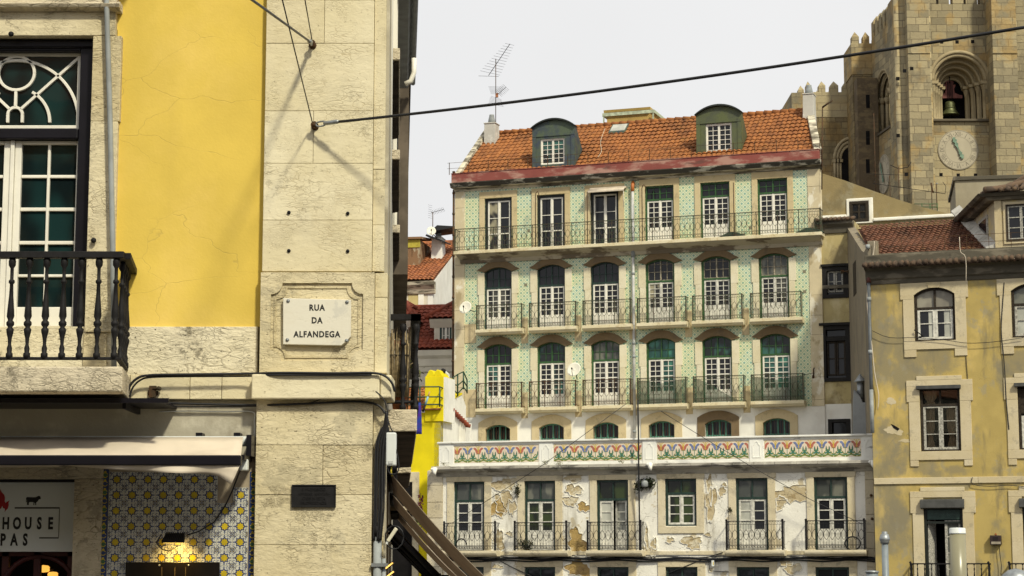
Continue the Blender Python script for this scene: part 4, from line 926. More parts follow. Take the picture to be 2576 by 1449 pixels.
# measured openings (door boxes: left, right, top, bottom in the photograph)
yd = .14
row_u = [(1222, 1290), (1355, 1423), (1489, 1559), (1626, 1699), (1765, 1841), (1909, 1987)]
GX = []
for (a, b), v0 in zip(row_u, (690, 684, 677, 670, 663, 655)):
    GX.append((G.x(a, v0, yd), G.x(b, v0, yd)))
cxs = [(a+b)/2 for a, b in GX]; step = (cxs[5]-cxs[0])/5; dw = sum(b-a for a, b in GX)/12
cxs = [cxs[0]*.5 + (cxs[0] + step*i)*.0 + .5*(c) if False else c for i, c in enumerate(cxs)]
def mean(vs, dy, us=(1255, 1390, 1525, 1664, 1805, 1952)): return sum(G.z(u, v, dy) for u, v in zip(us, vs))/len(vs)
yB = -.55
zS2, zS3 = mean((830, 824, 817, 810, 803, 797), yB), mean((1027, 1023, 1020, 1016, 1013, 1008), yB)
zT2, zT3 = mean((675, 668, 660, 652, 645, 638), yd), mean((868, 863, 858, 850, 845, 840), yd)
zR2, zR3 = mean((768, 761, 754, 747, 739, 733), yB), mean((963, 958, 953, 950, 945, 940), yB)
zTg = mean((1072, 1067, 1062, 1060, 1056, 1050), .2); zBg = zTg - 1.15
zS1 = sum(G.z(u, v, -.75) for u, v in ((1142, 634), (2066, 581)))/2; zR1 = sum(G.z(u, v, -.75) for u, v in ((1142, 577), (2065, 522)))/2
zT1 = [G.z(u, v, yd) for u, v in ((1255, 500), (1388, 491), (1523, 482), (1661, 469), (1802, 460), (1947, 450))]
zt1a = sum(zT1[:3])/3; zt1b = sum(zT1[3:])/3
GW = (G.x(2062, 420) + G.x(2070, 800))/2
zc0 = (G.z(1145, 475) + G.z(2060, 421))/2; zc1 = (G.z(1145, 459, -.35) + G.z(2060, 402, -.35))/2; zg1 = (G.z(1145, 437, -.4) + G.z(2060, 376, -.4))/2
zwhite = (G.z(1300, 1037) + G.z(2000, 1022))/2 - .05
px0, px1 = G.x(1169, 700), G.x(2036, 700)
ops = []
for i, c in enumerate(cxs):
    ops += [(c-dw, c+dw, zS1 - .02, zt1a if i < 3 else zt1b), (c-dw, c+dw, zS2 - .02, zT2), (c-dw, c+dw, zS3 - .02, zT3)]
opg = [(c-.60, c+.60, zBg, zTg) for c in cxs]
mb = MB(); mb.wall(px0, px1, zwhite, zc0 + .1, 0, ops, .4); mb.build('tiled_wall', MT['gtile'], GB)
mb = MB(); mb.wall(0, GW, 0, zwhite - .002, -.02, opg, .42); mb.build('ground_floor_wall', MT['gwhite'], GB)
for (a, b) in ((0, px0), (px1, GW)):
    mb = MB(); zz = [zwhite, zS3 + .05, zS3 + 1.05, zS2 - .75, zS2 + .1, zS2 + 1.0, zS1 - .55, zS1 + .9, zc0 - .9, zc0 + .1]
    for z0, z1 in zip(zz[:-1], zz[1:]): mb.box(a, b, -.03 - random.uniform(0, .012), .42, z0 + .004, z1 - .004)
    mb.build('corner_pilaster', MT['gpil'], GB, .01)
mb = MB(); mb.box(.02, .4, .43, 9, 0, zc0); mb.hexa([(GW-.4, .43, 0), (GW-.02, .43, 0), (GW-2.4, 9, 0), (GW-2.8, 9, 0)], [(GW-.4, .43, zc0), (GW-.02, .43, zc0), (GW-2.4, 9, zc0), (GW-2.8, 9, zc0)]); mb.box(.02, GW-2.4, 9.002, 9.4, 0, zc0); mb.build('side_walls', MT['gwhite'], GB)
for nm, z0 in (('floor_strip', zS2 - .55), ('floor_strip', zS3 - .35)):
    for i in range(5): MB().box((cxs[i]+cxs[i+1])/2 - .16, (cxs[i]+cxs[i+1])/2 + .16, -.035, .02, z0 - .1, z0 + 1.1).build('stone_strip', MT['gstone'], GB, .01)
    MB().box(px0 + .02, cxs[0] - 1.1, -.03, .02, z0, z0 + (1.3 if z0 < zS3 else .9)).build('stone_strip', MT['gstone'], GB, .01)
mb = MB(); mb.prism_x([(.3, zc0 - .12), (-.04, zc0 - .12), (-.07, zc0 + .02), (-.18, zc0 + .08), (-.30, zc1 - .25), (-.34, zc1 - .22), (.3, zc1 - .22)], -.06, GW + .08); mb.build('cornice', MT['gcorn'], GB)
mb = MB(); mb.prism_x([(.3, zc1 - .218), (-.36, zc1 - .218), (-.46, zc1 - .04), (-.46, zc1), (.3, zc1)], -.1, GW + .1); mb.build('cornice_edge', MT['gcorn_black'], GB)
mb = MB(); mb.box(-.04, GW + .04, -.40, .0, zc1 + .002, zg1); mb.box(-.06, GW + .06, -.43, .03, zg1 + .001, zg1 + .03); mb.build('gutter_parapet', MT['gred'], GB, .01)
# --- roof of barrel tiles
yE, yR = .02, 4.0
zE = zg1 - .12; zR = (G.z(1300, 332, yR) + G.z(2020, 283, yR))/2
def tiled_slope(mb, x0, x1, y0, z0, y1, z1, pitch=.23, course=.36, amp=.055, k=6, clip=None):
    n = int((x1-x0)/pitch); rows = max(2, int(sqrt((y1-y0)**2+(z1-z0)**2)/course)); d = Vector((0, y1-y0, z1-z0)); nn = Vector((0, -d.z, d.y)).normalized()
    rr = random.Random(5)
    for r in range(rows):
        t0, t1 = r/rows, (r+1.18)/rows; vs = []; sag = .02*sin(r*1.7)
        for i in range(n*k+1):
            x = x0 + (x1-x0)*i/(n*k); w = amp*abs(sin(pi*(i/k)))**.8 + rr.uniform(0, .006) + .045*sin(x*.83 + .4)*sin(r*.42 + x*.21)
            j = .012*sin(i//k*2.7 + r*1.3)
            for t, lift in ((t0, .05), (t1, .0)):
                p = Vector((x, y0, z0)) + d*min(t, 1.02) + nn*(w + lift + j*.4); vs.append((p.x, p.y, p.z))
            p = Vector((x, y0, z0)) + d*t0 + nn*(w + .02 + j*.4); vs.append((p.x, p.y, p.z))
        fs = []
        for i in range(n*k):
            a, b = i*3, (i+1)*3
            if clip and clip(*vs[a]): continue
            fs += [(a, b, b+1, a+1), (a+2, b+2, b, a)]
        mb.add(vs, fs, 0, False)
KS = (GW - G.x(2038, 283, yR))/(yR - yE)      # the right party wall is not square to the front
mb = MB(); tiled_slope(mb, .22, GW - .2, yE, zE, yR, zR, clip=lambda X, Y_, Z: X > GW - .2 - KS*(Y_ - yE))
XR = GW - .2 - KS*(yR - yE); mb.tube([(.2, yR, zR + .04), (XR, yR, zR + .04)], .12, 8)
for k in range(40): x = .3 + (XR-.7)*k/39; mb.tube([(x, yR, zR + .06), (x + .42, yR, zR + .045)], [.145, .11], 8)
mb.add([(.22, yR, zR), (XR, yR, zR), (XR - 1.5, yR + 5.2, zE), (.22, yR + 5.2, zE)], [(0, 1, 2, 3)])
GR = mb.build('roof', MT['roof1'], GB)
for a, b, k in ((.0, .24, 0), (GW - .22, GW + .12, KS)):
    MB().prism_dir([(a, yE - .1, zE - .6), (a, yE - .1, zE + .2), (a - k*yR, yR, zR + .26), (a - k*yR*1.9, yR + 4.6, zE + .2), (a - k*yR*1.9, yR + 4.6, zE - .6)], (b - a, 0, 0)).build('roof_verge', MT['gcorn'], GR, .02)
# chimneys on the party walls
MT['gchim'] = plaster('weathered_chimney_cement', (.50, .48, .43), [((.2, .185, .15), 1.6, (1, 1, .4), .5, .68, .8), ((.66, .64, .58), 2, (1, 1, 1), .55, .65, .6)], None, 16, .012)
def chimney(cx, y, w, d, z0, z1, cap, par, mat='gchim'):
    m_ = MB(); m_.hexa([(cx-w, y-d, z0), (cx+w, y-d, z0), (cx+w, y+d, z0), (cx-w, y+d, z0)], [(cx-w*.9, y-d*.9, z1), (cx+w*.9, y-d*.9, z1), (cx+w*.9, y+d*.9, z1), (cx-w*.9, y+d*.9, z1)])
    m_.box(cx-w, cx+w, y-d, y+d, z1 + .001, z1 + .06); c_ = m_.build('chimney', MT[mat], par, .02)
    m_ = MB(); m_.lathe([(.2, z1 + .06), (.16, z1 + .3), (.12, z1 + .45), (.13, z1 + .5), (.05, z1 + .52)], (cx, y, 0), 10); m_.build('chimney_pot', MT['grey_pipe'], c_)
yc = 3.4
a, z0 = G.p(1222, 350, yc); b, z1 = G.p(1252, 313, yc); chimney((a+b)/2, yc, (b-a)/2, .35, z0 - 1, z1, 1, GR)
a, z0 = G.p(2022, 300, yc); b, z1 = G.p(2050, 240, yc); chimney((a+b)/2, yc, (b-a)/2, .35, z0 - 1, z1, 1, GR)
# roof house with its frame, and a skylight
yh = yR + .6
a, z0 = G.p(1527, 312, yh); b, z1 = G.p(1634, 292, yh)
m_ = MB(); m_.box(a, b, yh, yh + 2.5, z0 - 2, z1 + .28); m_.prism_x([(yh - .2, z1 + .28), (yh - .25, z1 + .4), (yh + 2.7, z1 + .4), (yh + 2.7, z1 + .28)], a - .1, b + .1); rh = m_.build('roof_house', plaster('mustard_render', (.52, .36, .12), [((.25, .16, .06), 1.4, (1, 1, 1), .5, .66, .6)], None, 20, .01), GR)
m_ = MB(); yf = yh - .35
(a, z0), (b, z1) = G.p(1519, 318, yf), G.p(1643, 276, yf)
for x in (a, b): m_.box(x-.03, x+.03, yf - .03, yf + .03, z0 - .8, z1)
m_.box(a - .06, b + .06, yf - .05, yf + .05, z1 - .16, z1); m_.box(a - .06, a + .06, yf, yf + 2.9, z1 - .14, z1 + .01); m_.box(b - .06, b + .06, yf, yf + 2.9, z1 - .14, z1 + .01); m_.build('light_frame', plain('pale_green_white_paint', (.50, .56, .40), .6, 0, .4, 5), rh)
def on_roof(u, v):
    """point of the front roof slope seen at (u, v)"""
    lo, hi = yE, yR
    for _ in range(40):
        m_ = (lo+hi)/2; x, z = G.p(u, v, m_); zr = zE + (zR-zE)*(m_-yE)/(yR-yE)
        if z > zr: lo = m_
        else: hi = m_
    return Vector((x, m_, z))
sl_ = (zR-zE)/(yR-yE)
q = on_roof(1556, 331); w = .42; m_ = MB()
for (dx0, dx1, dy0, dy1, h, mi) in ((-w, w, -.3, .4, .12, 0), (-w+.06, w-.06, -.24, .34, .135, 1)):
    P4 = [(q.x+dx0, q.y+dy0, q.z+dy0*sl_-.05), (q.x+dx1, q.y+dy0, q.z+dy0*sl_-.05), (q.x+dx1, q.y+dy1, q.z+dy1*sl_-.05), (q.x+dx0, q.y+dy1, q.z+dy1*sl_-.05)]
    m_.hexa(P4, [(x, y, z+h+.1) for x, y, z in P4], mi)
m_.build('skylight', [MT['zinc'], MT['glass_white']], GR)
# --- roof dormers with barrel tops
def muntin_window(par, name, x0, x1, z0, z1, y, cols, rows, frame_m, sash_m, glass_m, t=.05, mt=.022, rise=0):
    m_ = MB(); o = outline(x0, x1, z0, z1 - rise, rise); i_ = outline(x0+t, x1-t, z0+t, z1 - rise - (0 if rise else t), max(rise - t, 0) if rise else 0)
    m_.ring(o, i_, y - .05, y + .08); wn = m_.build(name, frame_m, par)
    m_ = MB(); a, b = x0+t+.002, x1-t-.002; c = (a+b)/2; zt = z1 - t - .002
    for (p, q_) in ((a, c-.004), (c+.004, b)):
        s_ = .045; m_.ring([(p, z0+t), (p, zt), (q_, zt), (q_, z0+t)], [(p+s_, z0+t+s_), (p+s_, zt-s_), (q_-s_, zt-s_), (q_-s_, z0+t+s_)], y - .02, y + .03)
        for k in range(1, cols): x = p + s_ + (q_-p-2*s_)*k/cols; m_.box(x-mt/2, x+mt/2, y - .012, y + .02, z0+t+s_, zt-s_)
        for k in range(1, rows): z = z0+t+s_ + (zt-z0-t-2*s_)*k/rows; m_.box(p+s_, q_-s_, y - .010, y + .022, z-mt/2, z+mt/2)
    m_.build('sash', sash_m, wn); m_ = MB(); m_.box(x0+t, x1-t, y + .024, y + .03, z0+t, z1-t); m_.build('glass', glass_m, wn); return wn
for (u0, u1, vt, vs_, vb, w0, w1, wt, wb, zm) in ((1339, 1446, 299, 316, 419, 1360, 1420, 346, 415, 'zinc'), (1752, 1865, 264, 282, 384, 1776, 1840, 308, 382, 'zinc2')):
    yq = on_roof((u0+u1)/2, vb).y - .05; x0, zb_ = G.p(u0, vb, yq); x1, zt_ = G.p(u1, vs_, yq); ztt = G.z((u0+u1)/2, vt, yq)
    a, wz0 = G.p(w0, wb, yq); b, wz1 = G.p(w1, wt, yq); dp = 3.4; xm = (x0+x1)/2
    m_ = MB(); zb_ -= .25
    pts = outline(x0, x1, zb_, zt_, ztt - zt_ - .06, 12)
    oo, ii = star_ring(pts, [(a, wz0), (a, wz1), (b, wz1), (b, wz0)], ((a+b)/2, (wz0+wz1)/2), 60)
    m_.ring(oo, ii, yq, yq + .3); dp = 1.25; zk_ = zE + (yq + dp - yE)*sl_ - .15; f0 = outline(x0 + .02, x1 - .02, zb_, zt_, ztt - zt_ - .08, 12); n_ = len(f0); bk_ = lambda p: (p[0], yq + dp, zk_ + (p[1] - zb_)*.13)
    m_.add([(p[0], yq + .301, p[1]) for p in f0] + [bk_(p) for p in f0], [list(range(n_)), list(range(n_, 2*n_))] + [(i, (i+1) % n_, n_+(i+1) % n_, n_+i) for i in range(n_)])
    for x_, y_ in ((x0+.01, 0), (x1-.19, 0)): m_.box(x_, x_+.18, yq - .03, yq - .001, zb_, zt_ - .25)
    m_.box(x0 + .02, x1 - .02, yq - .045, yq - .031, zt_ - .42, zt_ - .36)
    D_ = m_.build('dormer', MT[zm], GR)
    m_ = MB(); o1 = outline(x0 - .06, x1 + .06, zt_ - .02, zt_, ztt - zt_ + .02, 14)[1:-1]; o2 = outline(x0 - .0, x1 + .0, zt_ - .02, zt_, ztt - zt_ - .055, 14)[1:-1]
    m_.ring(o1, o2, yq - .16, yq + .34, False); m_.build('dormer_roof', plain('dark_zinc_sheet', (.035, .042, .036), .55, .3, .4, 3), D_)
    muntin_window(D_, 'dormer_window', a, b, wz0, wz1, yq + .1, 2, 5, MT['white_paint'], MT['white_paint'], MT['glass'] if u0 > 1500 else MT['glass_green2'], .04)
# guard rail along the eaves
m_ = MB()
n = 19
for k in range(n): x = -.25 + (GW + .3)*k/(n-1); m_.bar((x, -.12, zg1 + .03), (x, -.12, zg1 + .62), .018)
m_.tube([(-.35, -.12, zg1 + .6), (GW + .1, -.12, zg1 + .6)], .009, 4); m_.tube([(-.35, -.12, zg1 + .33), (GW + .1, -.12, zg1 + .33)], .009, 4); m_.build('eaves_rail', MT['iron_rust'], GB)
# --- french windows
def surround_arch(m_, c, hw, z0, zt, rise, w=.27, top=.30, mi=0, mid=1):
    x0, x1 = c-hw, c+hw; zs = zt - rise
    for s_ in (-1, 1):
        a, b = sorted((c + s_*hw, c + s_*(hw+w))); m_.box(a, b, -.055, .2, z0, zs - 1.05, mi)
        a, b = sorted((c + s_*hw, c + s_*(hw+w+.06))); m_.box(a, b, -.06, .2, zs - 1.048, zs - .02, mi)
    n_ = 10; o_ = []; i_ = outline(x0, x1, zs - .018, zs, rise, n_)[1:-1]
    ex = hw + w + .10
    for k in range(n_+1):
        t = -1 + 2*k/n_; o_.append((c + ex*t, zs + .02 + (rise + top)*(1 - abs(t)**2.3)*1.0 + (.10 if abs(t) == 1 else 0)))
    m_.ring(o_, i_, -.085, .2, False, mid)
def french(c, hw, z0, zt, rise, th, tcols, trows, cols, rows, frame_m, tm_m, sash_m, glass_t, glass_l, panel, ft=.075, double=False):
    y = .10; x0, x1 = c-hw, c+hw; zs = zt - rise; m_ = MB()
    o_ = outline(x0, x1, z0, zs, rise); i_ = outline(x0+ft, x1-ft, z0, zs - (0 if rise else ft), max(rise - ft*.8, 0) if rise else 0)
    m_.ring(o_, i_, y - .02, y + .12, False); zt_ = zt - th
    if th: m_.box(x0+ft, x1-ft, y - .015, y + .11, zt_ - .05, zt_ + .03)
    W = m_.build('french_window', frame_m, GB)
    zl = zt_ - .055 if th else zt - ft
    if th:
        m_ = MB(); a, b = x0+ft, x1-ft; mw = .024
        for k in range(1, tcols): x = a + (b-a)*k/tcols; m_.box(x-mw/2, x+mw/2, y + .02, y + .05, zt_ + .03, zt - (rise*.9 if rise and abs(x-c) > hw*.6 else ft if not rise else rise*.25))
        if tcols % 2 == 0: m_.box(c-.03, c+.03, y + .0, y + .055, zt_ + .03, zt - ft*.8)
        for k in range(1, trows): z = zt_ + .03 + (zt - ft - zt_ - .03)*k/trows*(.9 if rise else 1); m_.box(a, b, y + .022, y + .052, z-mw/2, z+mw/2)
        if tm_m is not frame_m: m_.ring([(a, zt_+.03), (a, zs), (b, zs), (b, zt_+.03)], [(a+.03, zt_+.06), (a+.03, zs-.01), (b-.03, zs-.01), (b-.03, zt_+.06)], y + .015, y + .05)
        m_.build('transom_bars', tm_m, W); m_ = MB(); m_.prism(outline(a, b, zt_ + .02, zs - (0 if rise else ft), max(rise - ft*.7, 0) if rise else 0), y + .056, y + .062); m_.build('transom_glass', glass_t, W)
    m_ = MB(); a, b = x0+ft+.01, x1-ft-.01; s_ = .07
    zlo = z0 + .02; mw = .028
    for (p, q_) in ((a, c-.004), (c+.004, b)):
        m_.ring([(p, zlo), (p, zl), (q_, zl), (q_, zlo)], [(p+s_, zlo+panel), (p+s_, zl-s_), (q_-s_*.8, zl-s_), (q_-s_*.8, zlo+panel)], y + .01, y + .06)
        for k in range(1, cols): x = p + s_ + (q_-p-1.8*s_)*k/cols; m_.box(x-mw/2, x+mw/2, y + .022, y + .05, zlo+panel, zl-s_)
        for k in range(1, rows):
            z = zlo+panel + (zl-s_-zlo-panel)*k/rows; th_ = .045 if double and k == rows//2 else mw; m_.box(p+s_, q_-s_*.8, y + .020, y + .052, z-th_/2, z+th_/2)
        if panel > .3: m_.ring([(p+.1, zlo+.1), (p+.1, zlo+panel-.1), (q_-.1, zlo+panel-.1), (q_-.1, zlo+.1)], [(p+.14, zlo+.14), (p+.14, zlo+panel-.14), (q_-.14, zlo+panel-.14), (q_-.14, zlo+.14)], y - .002, y + .02)
    m_.box(c-.03, c+.03, y - .01, y + .02, zlo, zl); m_.build('leaves', sash_m, W)
    m_ = MB()
    if isinstance(glass_l, tuple):
        m_.box(a+.03, c, y + .054, y + .059, zlo+panel-.02, zl-.02); m_.box(c, b-.03, y + .054, y + .059, zlo+panel-.02, zl-.02, 1); m_.build('leaf_glass', list(glass_l), W)
    else: m_.box(a+.03, b-.03, y + .054, y + .059, zlo+panel-.02, zl-.02); m_.build('leaf_glass', glass_l, W)
    return W
MT['glass_mid'] = pane('glass_mottled_grey', (.010, .011, .013), .05, (.07, .068, .058))  # dark pane with random paler grey areas
g_, gg, g2 = MT['glass'], MT['glass_green'], MT['glass_green2']
for i, c in enumerate(cxs):
    top = zt1a if i < 3 else zt1b
    m_ = MB(); w = .26
    for s_ in (-1, 1): m_.box(*sorted((c+s_*dw, c+s_*(dw+w))), -.05, .2, zS1, top + .003)
    m_.box(c-dw-w, c+dw+w, -.054, .2, top + .005, top + .32); m_.build('window_surround', MT['gstone'], GB, .008)
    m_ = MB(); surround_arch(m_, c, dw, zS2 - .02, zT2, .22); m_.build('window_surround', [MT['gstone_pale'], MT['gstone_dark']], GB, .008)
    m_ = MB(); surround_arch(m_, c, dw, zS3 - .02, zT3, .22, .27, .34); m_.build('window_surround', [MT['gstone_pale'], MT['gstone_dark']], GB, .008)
    if i < 3: french(c, dw, zS1, top, 0, 0, 0, 0, 1, 3, MT['frame_black'], None, MT['white_paint'], None, (MT['glass_curtain'] if i == 0 else g_, g_), .1, .12, True)
    else: french(c, dw, zS1, top, 0, .62, 4, 2, 2, 5, MT['frame_green'], MT['frame_green'], MT['white_paint'], g_, g_, .72, .07, True)
    if i < 3: french(c, dw, zS2, zT2, .22, .95, 4, 2, 2, 5, MT['frame_dkgreen'], MT['frame_dkgreen'], MT['white_paint'], g_, (MT['glass_mid'], g_, (g_, MT['glass_mid']))[i], .62, .07)
    else: french(c, dw, zS2, zT2, .22, 1.0, 4, 2, 2, 5, MT['frame_green'], MT['old_munt'], MT['white_old'], g_ if i < 5 else MT['glass_grey'], ((MT['glass_curtain'], g_), g_, MT['glass_mid'])[i-3], .75, .09)
    french(c, dw, zS3, zT3, .22, .9, 4, 2, 2, 6, MT['frame_green'], MT['frame_green'], MT['white_paint'], (g_, g2, MT['glass_grey'], gg, g2, g2)[i], ((g2, g_), (g_, g2), MT['glass_mid'], (g_, gg), g_, (g2, gg))[i], .62, .07, True)
    # small barred ground floor windows
    rise = .2; m_ = MB(); o_ = outline(c-.95, c+.95, zBg - .1, zTg + .1, .30, 10); i_ = outline(c-.60, c+.60, zBg - .1, zTg - rise, rise, 10)
    m_.ring(o_, i_, -.07, .2, False, 1 if i in (4,) else 0); m_.build('window_surround', [MT['gstone'], MT['gstone_dark']], GB, .008)
    m_ = MB(); m_.ring(outline(c-.60, c+.60, zBg, zTg - rise, rise), outline(c-.53, c+.53, zBg, zTg - rise, rise - .06), .2, .3, False); m_.box(c-.04, c+.04, .21, .29, zBg, zTg - .05)
    for x in (c-.3, c+.3): m_.box(x-.03, x+.03, .215, .28, zBg, zTg - .08)
    m_.box(c-.53, c+.53, .22, .275, zTg - .72, zTg - .67); W = m_.build('barred_window', MT['teal'], GB)
    m_ = MB(); m_.prism(outline(c-.58, c+.58, zBg, zTg - rise, rise - .04), .29, .3); m_.build('glass', g_, W)
    m_ = MB()
    for k in range(9): x = c - .5 + 1.0*k/8; m_.bar((x, .1, zBg), (x, .1, zTg - rise + .12), .012)
    m_.build('bars', MT['iron_rust'], W)
mb = MB(); mb.box(.5, GW - .5, 1.2, 1.3, 0, zc0); mb.build('dark_interior', MT['room'], GB)
# --- balconies
def lens(m_, x, z0, h, w, y, r, ax='x'):
    for s_ in (1, -1):
        pts = []
        for k in range(7): t = k/6; d = s_*w*sin(pi*t)**.85; pts.append((x + d, y, z0 + h*t) if ax == 'x' else (x, y + d, z0 + h*t))
        m_.tube(pts, r, 3, sm=False)
def ornate(m_, x0, x1, yf, yb, z0, z1, r=.009, posts=2, endpost=None, style=0):
    h = z1 - z0; L_ = x1 - x0; n_ = max(4, int(round(L_/.235))); st = L_/n_
    m_.box(x0 - .02, x1 + .02, yf - .022, yf + .022, z1 - .03, z1)
    for x in (x0, x1): m_.box(x-.014, x+.014, yf, yb, z1 - .028, z1 - .002); m_.box(x-.010, x+.010, yf, yb, z0 + .06, z0 + .085)
    for z in (z0 + .07, z0 + .2, z1 - .14): m_.box(x0, x1, yf - .009, yf + .009, z - .009, z + .009)
    for k in range(posts+2): x = x0 + L_*k/(posts+1); w = .022 if k in (0, posts+1) else .015; m_.box(x-w, x+w, yf-w, yf+w, z0, z1 - .03 if k not in (0, posts+1) else z1 + .015)
    for k in range(n_+1):
        x = x0 + st*k; m_.bar((x, yf, z0 + .07), (x, yf, z1 - .14), r*.8, 3)
        if k < n_:
            xm = x + st/2; m_.bar((xm, yf, z0 + .07), (xm, yf, z0 + .28*h + (.0 if style else .12)), r*.8, 3)
            lens(m_, xm, z0 + .34*h, .36*h, st*.46, yf, r)
            m_.bar((xm, yf, z0 + .70*h), (xm, yf, z1 - .14), r*.7, 3)
            for zc_, rr_ in ((z1 - .085, .042), (z0 + .135, .048)):
                for sx in (-.25, .25): m_.tube([(xm + st*sx + rr_*cos(t*pi/3), yf, zc_ + rr_*sin(t*pi/3)) for t in range(5)], r*.7, 3, sm=False)
    ny = max(1, int((yb-yf)/.13))
    for x in (x0, x1):
        for k in range(1, ny+1): y = yf + (yb-yf)*k/(ny+1); m_.bar((x, y, z0 + .07), (x, y, z1 - .03), r*.8, 3)
mb = MB(); xs0, xs1 = G.x(1141, 634, -.75), G.x(2067, 581, -.75)
mb.box(xs0, xs1, -.78, .0, zS1 - .15, zS1); BA = mb.build('long_balcony', MT['gslab'], GB, .015)
mb = MB(); mb.prism_x([(0, zS1 - .152), (-.66, zS1 - .152), (-.62, zS1 - .2), (-.2, zS1 - .34), (-.1, zS1 - .5), (0, zS1 - .5)], xs0 + .1, xs1 - .1); mb.build('soffit', MT['soffit'], BA)
mb = MB(); ornate(mb, xs0 + .06, xs1 - .06, -.73, -.04, zS1, zR1, .010, 17); mb.build('railing', MT['iron_green'], BA)
bu2 = [(1197, 1313), (1330, 1449), (1465, 1587), (1602, 1727), (1741, 1868), (1887, 2017)]
for row, (zs_, zr_, dv) in enumerate(((zS2, zR2, (828, 820, 813, 806, 799, 793)), (zS3, zR3, (1025, 1020, 1015, 1010, 1006, 1003)))):
    for i in range(6):
        a, b = bu2[i]; a += row*(-1 if i == 0 else 2 if i > 3 else 0); b += row*(5 if i > 3 else 0)
        x0, x1 = G.x(a, dv[i], yB), G.x(b, dv[i], yB)
        mb = MB(); mb.prism_x([(0, zs_ - .235), (yB + .08, zs_ - .235), (yB + .03, zs_ - .17), (yB - .03, zs_ - .14), (yB - .03, zs_), (0, zs_)], x0 - .02, x1 + .02); bo = mb.build('balcony', MT['gslab'], GB, .012)
        mb = MB(); ornate(mb, x0 + .03, x1 - .03, yB + .02, -.03, zs_, zr_, .0095, 2); bo2 = mb.build('railing', MT['iron_green'] if row == 0 or i > 2 else MT['iron_rust'], bo)
# ------------------------------------------------------------------ things on the tiled building
def gw(u, v, dy): x, z = G.p(u, v, dy); w = G.O + G.t*x + G.n*dy; w.z = z; return w
def gx(u, v, dy): x, z = G.p(u, v, dy); return Vector((x, dy, z))
# netting on three balconies
for i, (lb, pts) in enumerate((('sagging green netting tied inside the fourth lower balcony from the left', None), ('torn green netting collapsed across the fifth lower balcony from the left', 'tri'), ('green netting stretched inside the rightmost lower balcony', None))):
    k = 3 + i; a, b = bu2[k]; a += 2 if k > 3 else 0; b += 5 if k > 3 else 0
    x0, x1 = G.x(a, 1006, yB) + .07, G.x(b, 1006, yB) - .07; yy = yB + .07
    T = thing_in(G, 'balcony_netting', (x0, yy, zS3 + .02), lb, 'netting', 'green netting on the balconies')
    m_ = MB((x0, yy, zS3 + .02)); W_n = x1 - x0; H_n = zR3 - zS3 - .06; nx, nz = 14, 6; vs = []
    for ii in range(nx+1):
        for j in range(nz+1):
            s, t = ii/nx, j/nz
            if pts == 'tri': x = x0 + W_n*(s**.8)*(.95 if t < .5 else .95 - .0*s); h = H_n*((1 - s)**1.1)*t*.95 + .03*sin(7*s)*t
            else: x = x0 + W_n*s; h = H_n*t*(.93 - .10*sin(pi*s) + .03*sin(9*s))
            vs.append((x, yy + .02*sin(6*s + 3*t), zS3 + .03 + h))
    m_.add(vs, [(ii*(nz+1)+j, (ii+1)*(nz+1)+j, (ii+1)*(nz+1)+j+1, ii*(nz+1)+j+1) for ii in range(nx) for j in range(nz)], 0, True)
    if 'net' not in MT: MT['net'] = netting('green_shade_net', (.035, .085, .05), .62)
    m_.build('net_sheet', MT['net'], T)
    m_ = MB((x0, yy, zS3 + .02)); m_.tube([(x0, yy, zS3 + .03), (x0, yy, zR3 - .08)], .008, 4); m_.build('tie_cord', MT['iron_green'], T)
for u, v, lb in ((1120 + 630, 610, 'folded green tarpaulin on the long balcony below the fifth top window'), (2037, 575, 'folded green tarpaulin at the right end of the long balcony')):
    x = G.x(u if u > 1800 else 1843, v if u > 1800 else 590, -.5); org = (x, -.5, zS1); T = thing_in(G, 'tarpaulin', org, lb, 'tarpaulin', 'green tarpaulins on the long balcony')
    m_ = MB(); m_.hexa([(-.7, -.15, .0), (.65, -.15, .0), (.65, .2, 0), (-.7, .2, 0)], [(-.15, -.02, .26), (.2, -.02, .22), (.5, .1, .1), (-.3, .1, .18)]); m_.build('folded_sheet', plain('green_tarpaulin', (.02, .05, .03), .6, 0, .4, 5), T, .03)
# drain pipe of the facade
x, _ = G.p(1592, 550, -.14); zt_ = G.z(1591, 462, -.14); org = (x, -.14, zwhite - 2.2)
T = thing_in(G, 'drain_pipe', org, 'long white drain pipe with orange top running down the middle of the tiled facade', 'pipe')
m_ = MB(); m_.tube([(0, 0, 0), (0, 0, zt_ - org[2] - .35)], .065, 8); m_.build('pipe', plain('pale_pvc', (.56, .56, .54), .5, 0, .25, 3), T)
m_ = MB(); m_.tube([(0, 0, zt_ - org[2] - .36), (0, 0, zt_ - org[2] - .1), (0, .1, zt_ - org[2] + .1)], .08, 8); m_.build('pipe_top', plain('orange_pvc', (.5, .16, .04), .5, 0, .2, 5), T)
m_ = MB()
for z in (1.2, 4.6, 5.2, 8.4, 9.2): MB().tube([(0, 0, z), (0, 0, z + .12)], .08, 8).build('pipe_collar', MT['grey_pipe'], T)
m_.tube([(0, 0, zS1 - .6 - org[2]), (0, 0, zS1 - .2 - org[2])], .1, 8); m_.build('pipe_collar', MT['grey_pipe'], T)
# black rainwater pipe on the left corner
org = (-.06, -.02, zwhite); T = thing_in(G, 'corner_rain_pipe', org, 'thin black rainwater pipe on the left corner of the tiled building', 'pipe')
m_ = MB(); m_.tube([(0, 0, 0), (0, 0, zc0 - zwhite)], .05, 8); m_.build('pipe', MT['iron_rust'], T); 
for k in range(12): MB().tube([(0, 0, .5 + k*1.0), (0, 0, .6 + k*1.0)], .07, 6).build('pipe_collar', MT['iron_rust'], T)
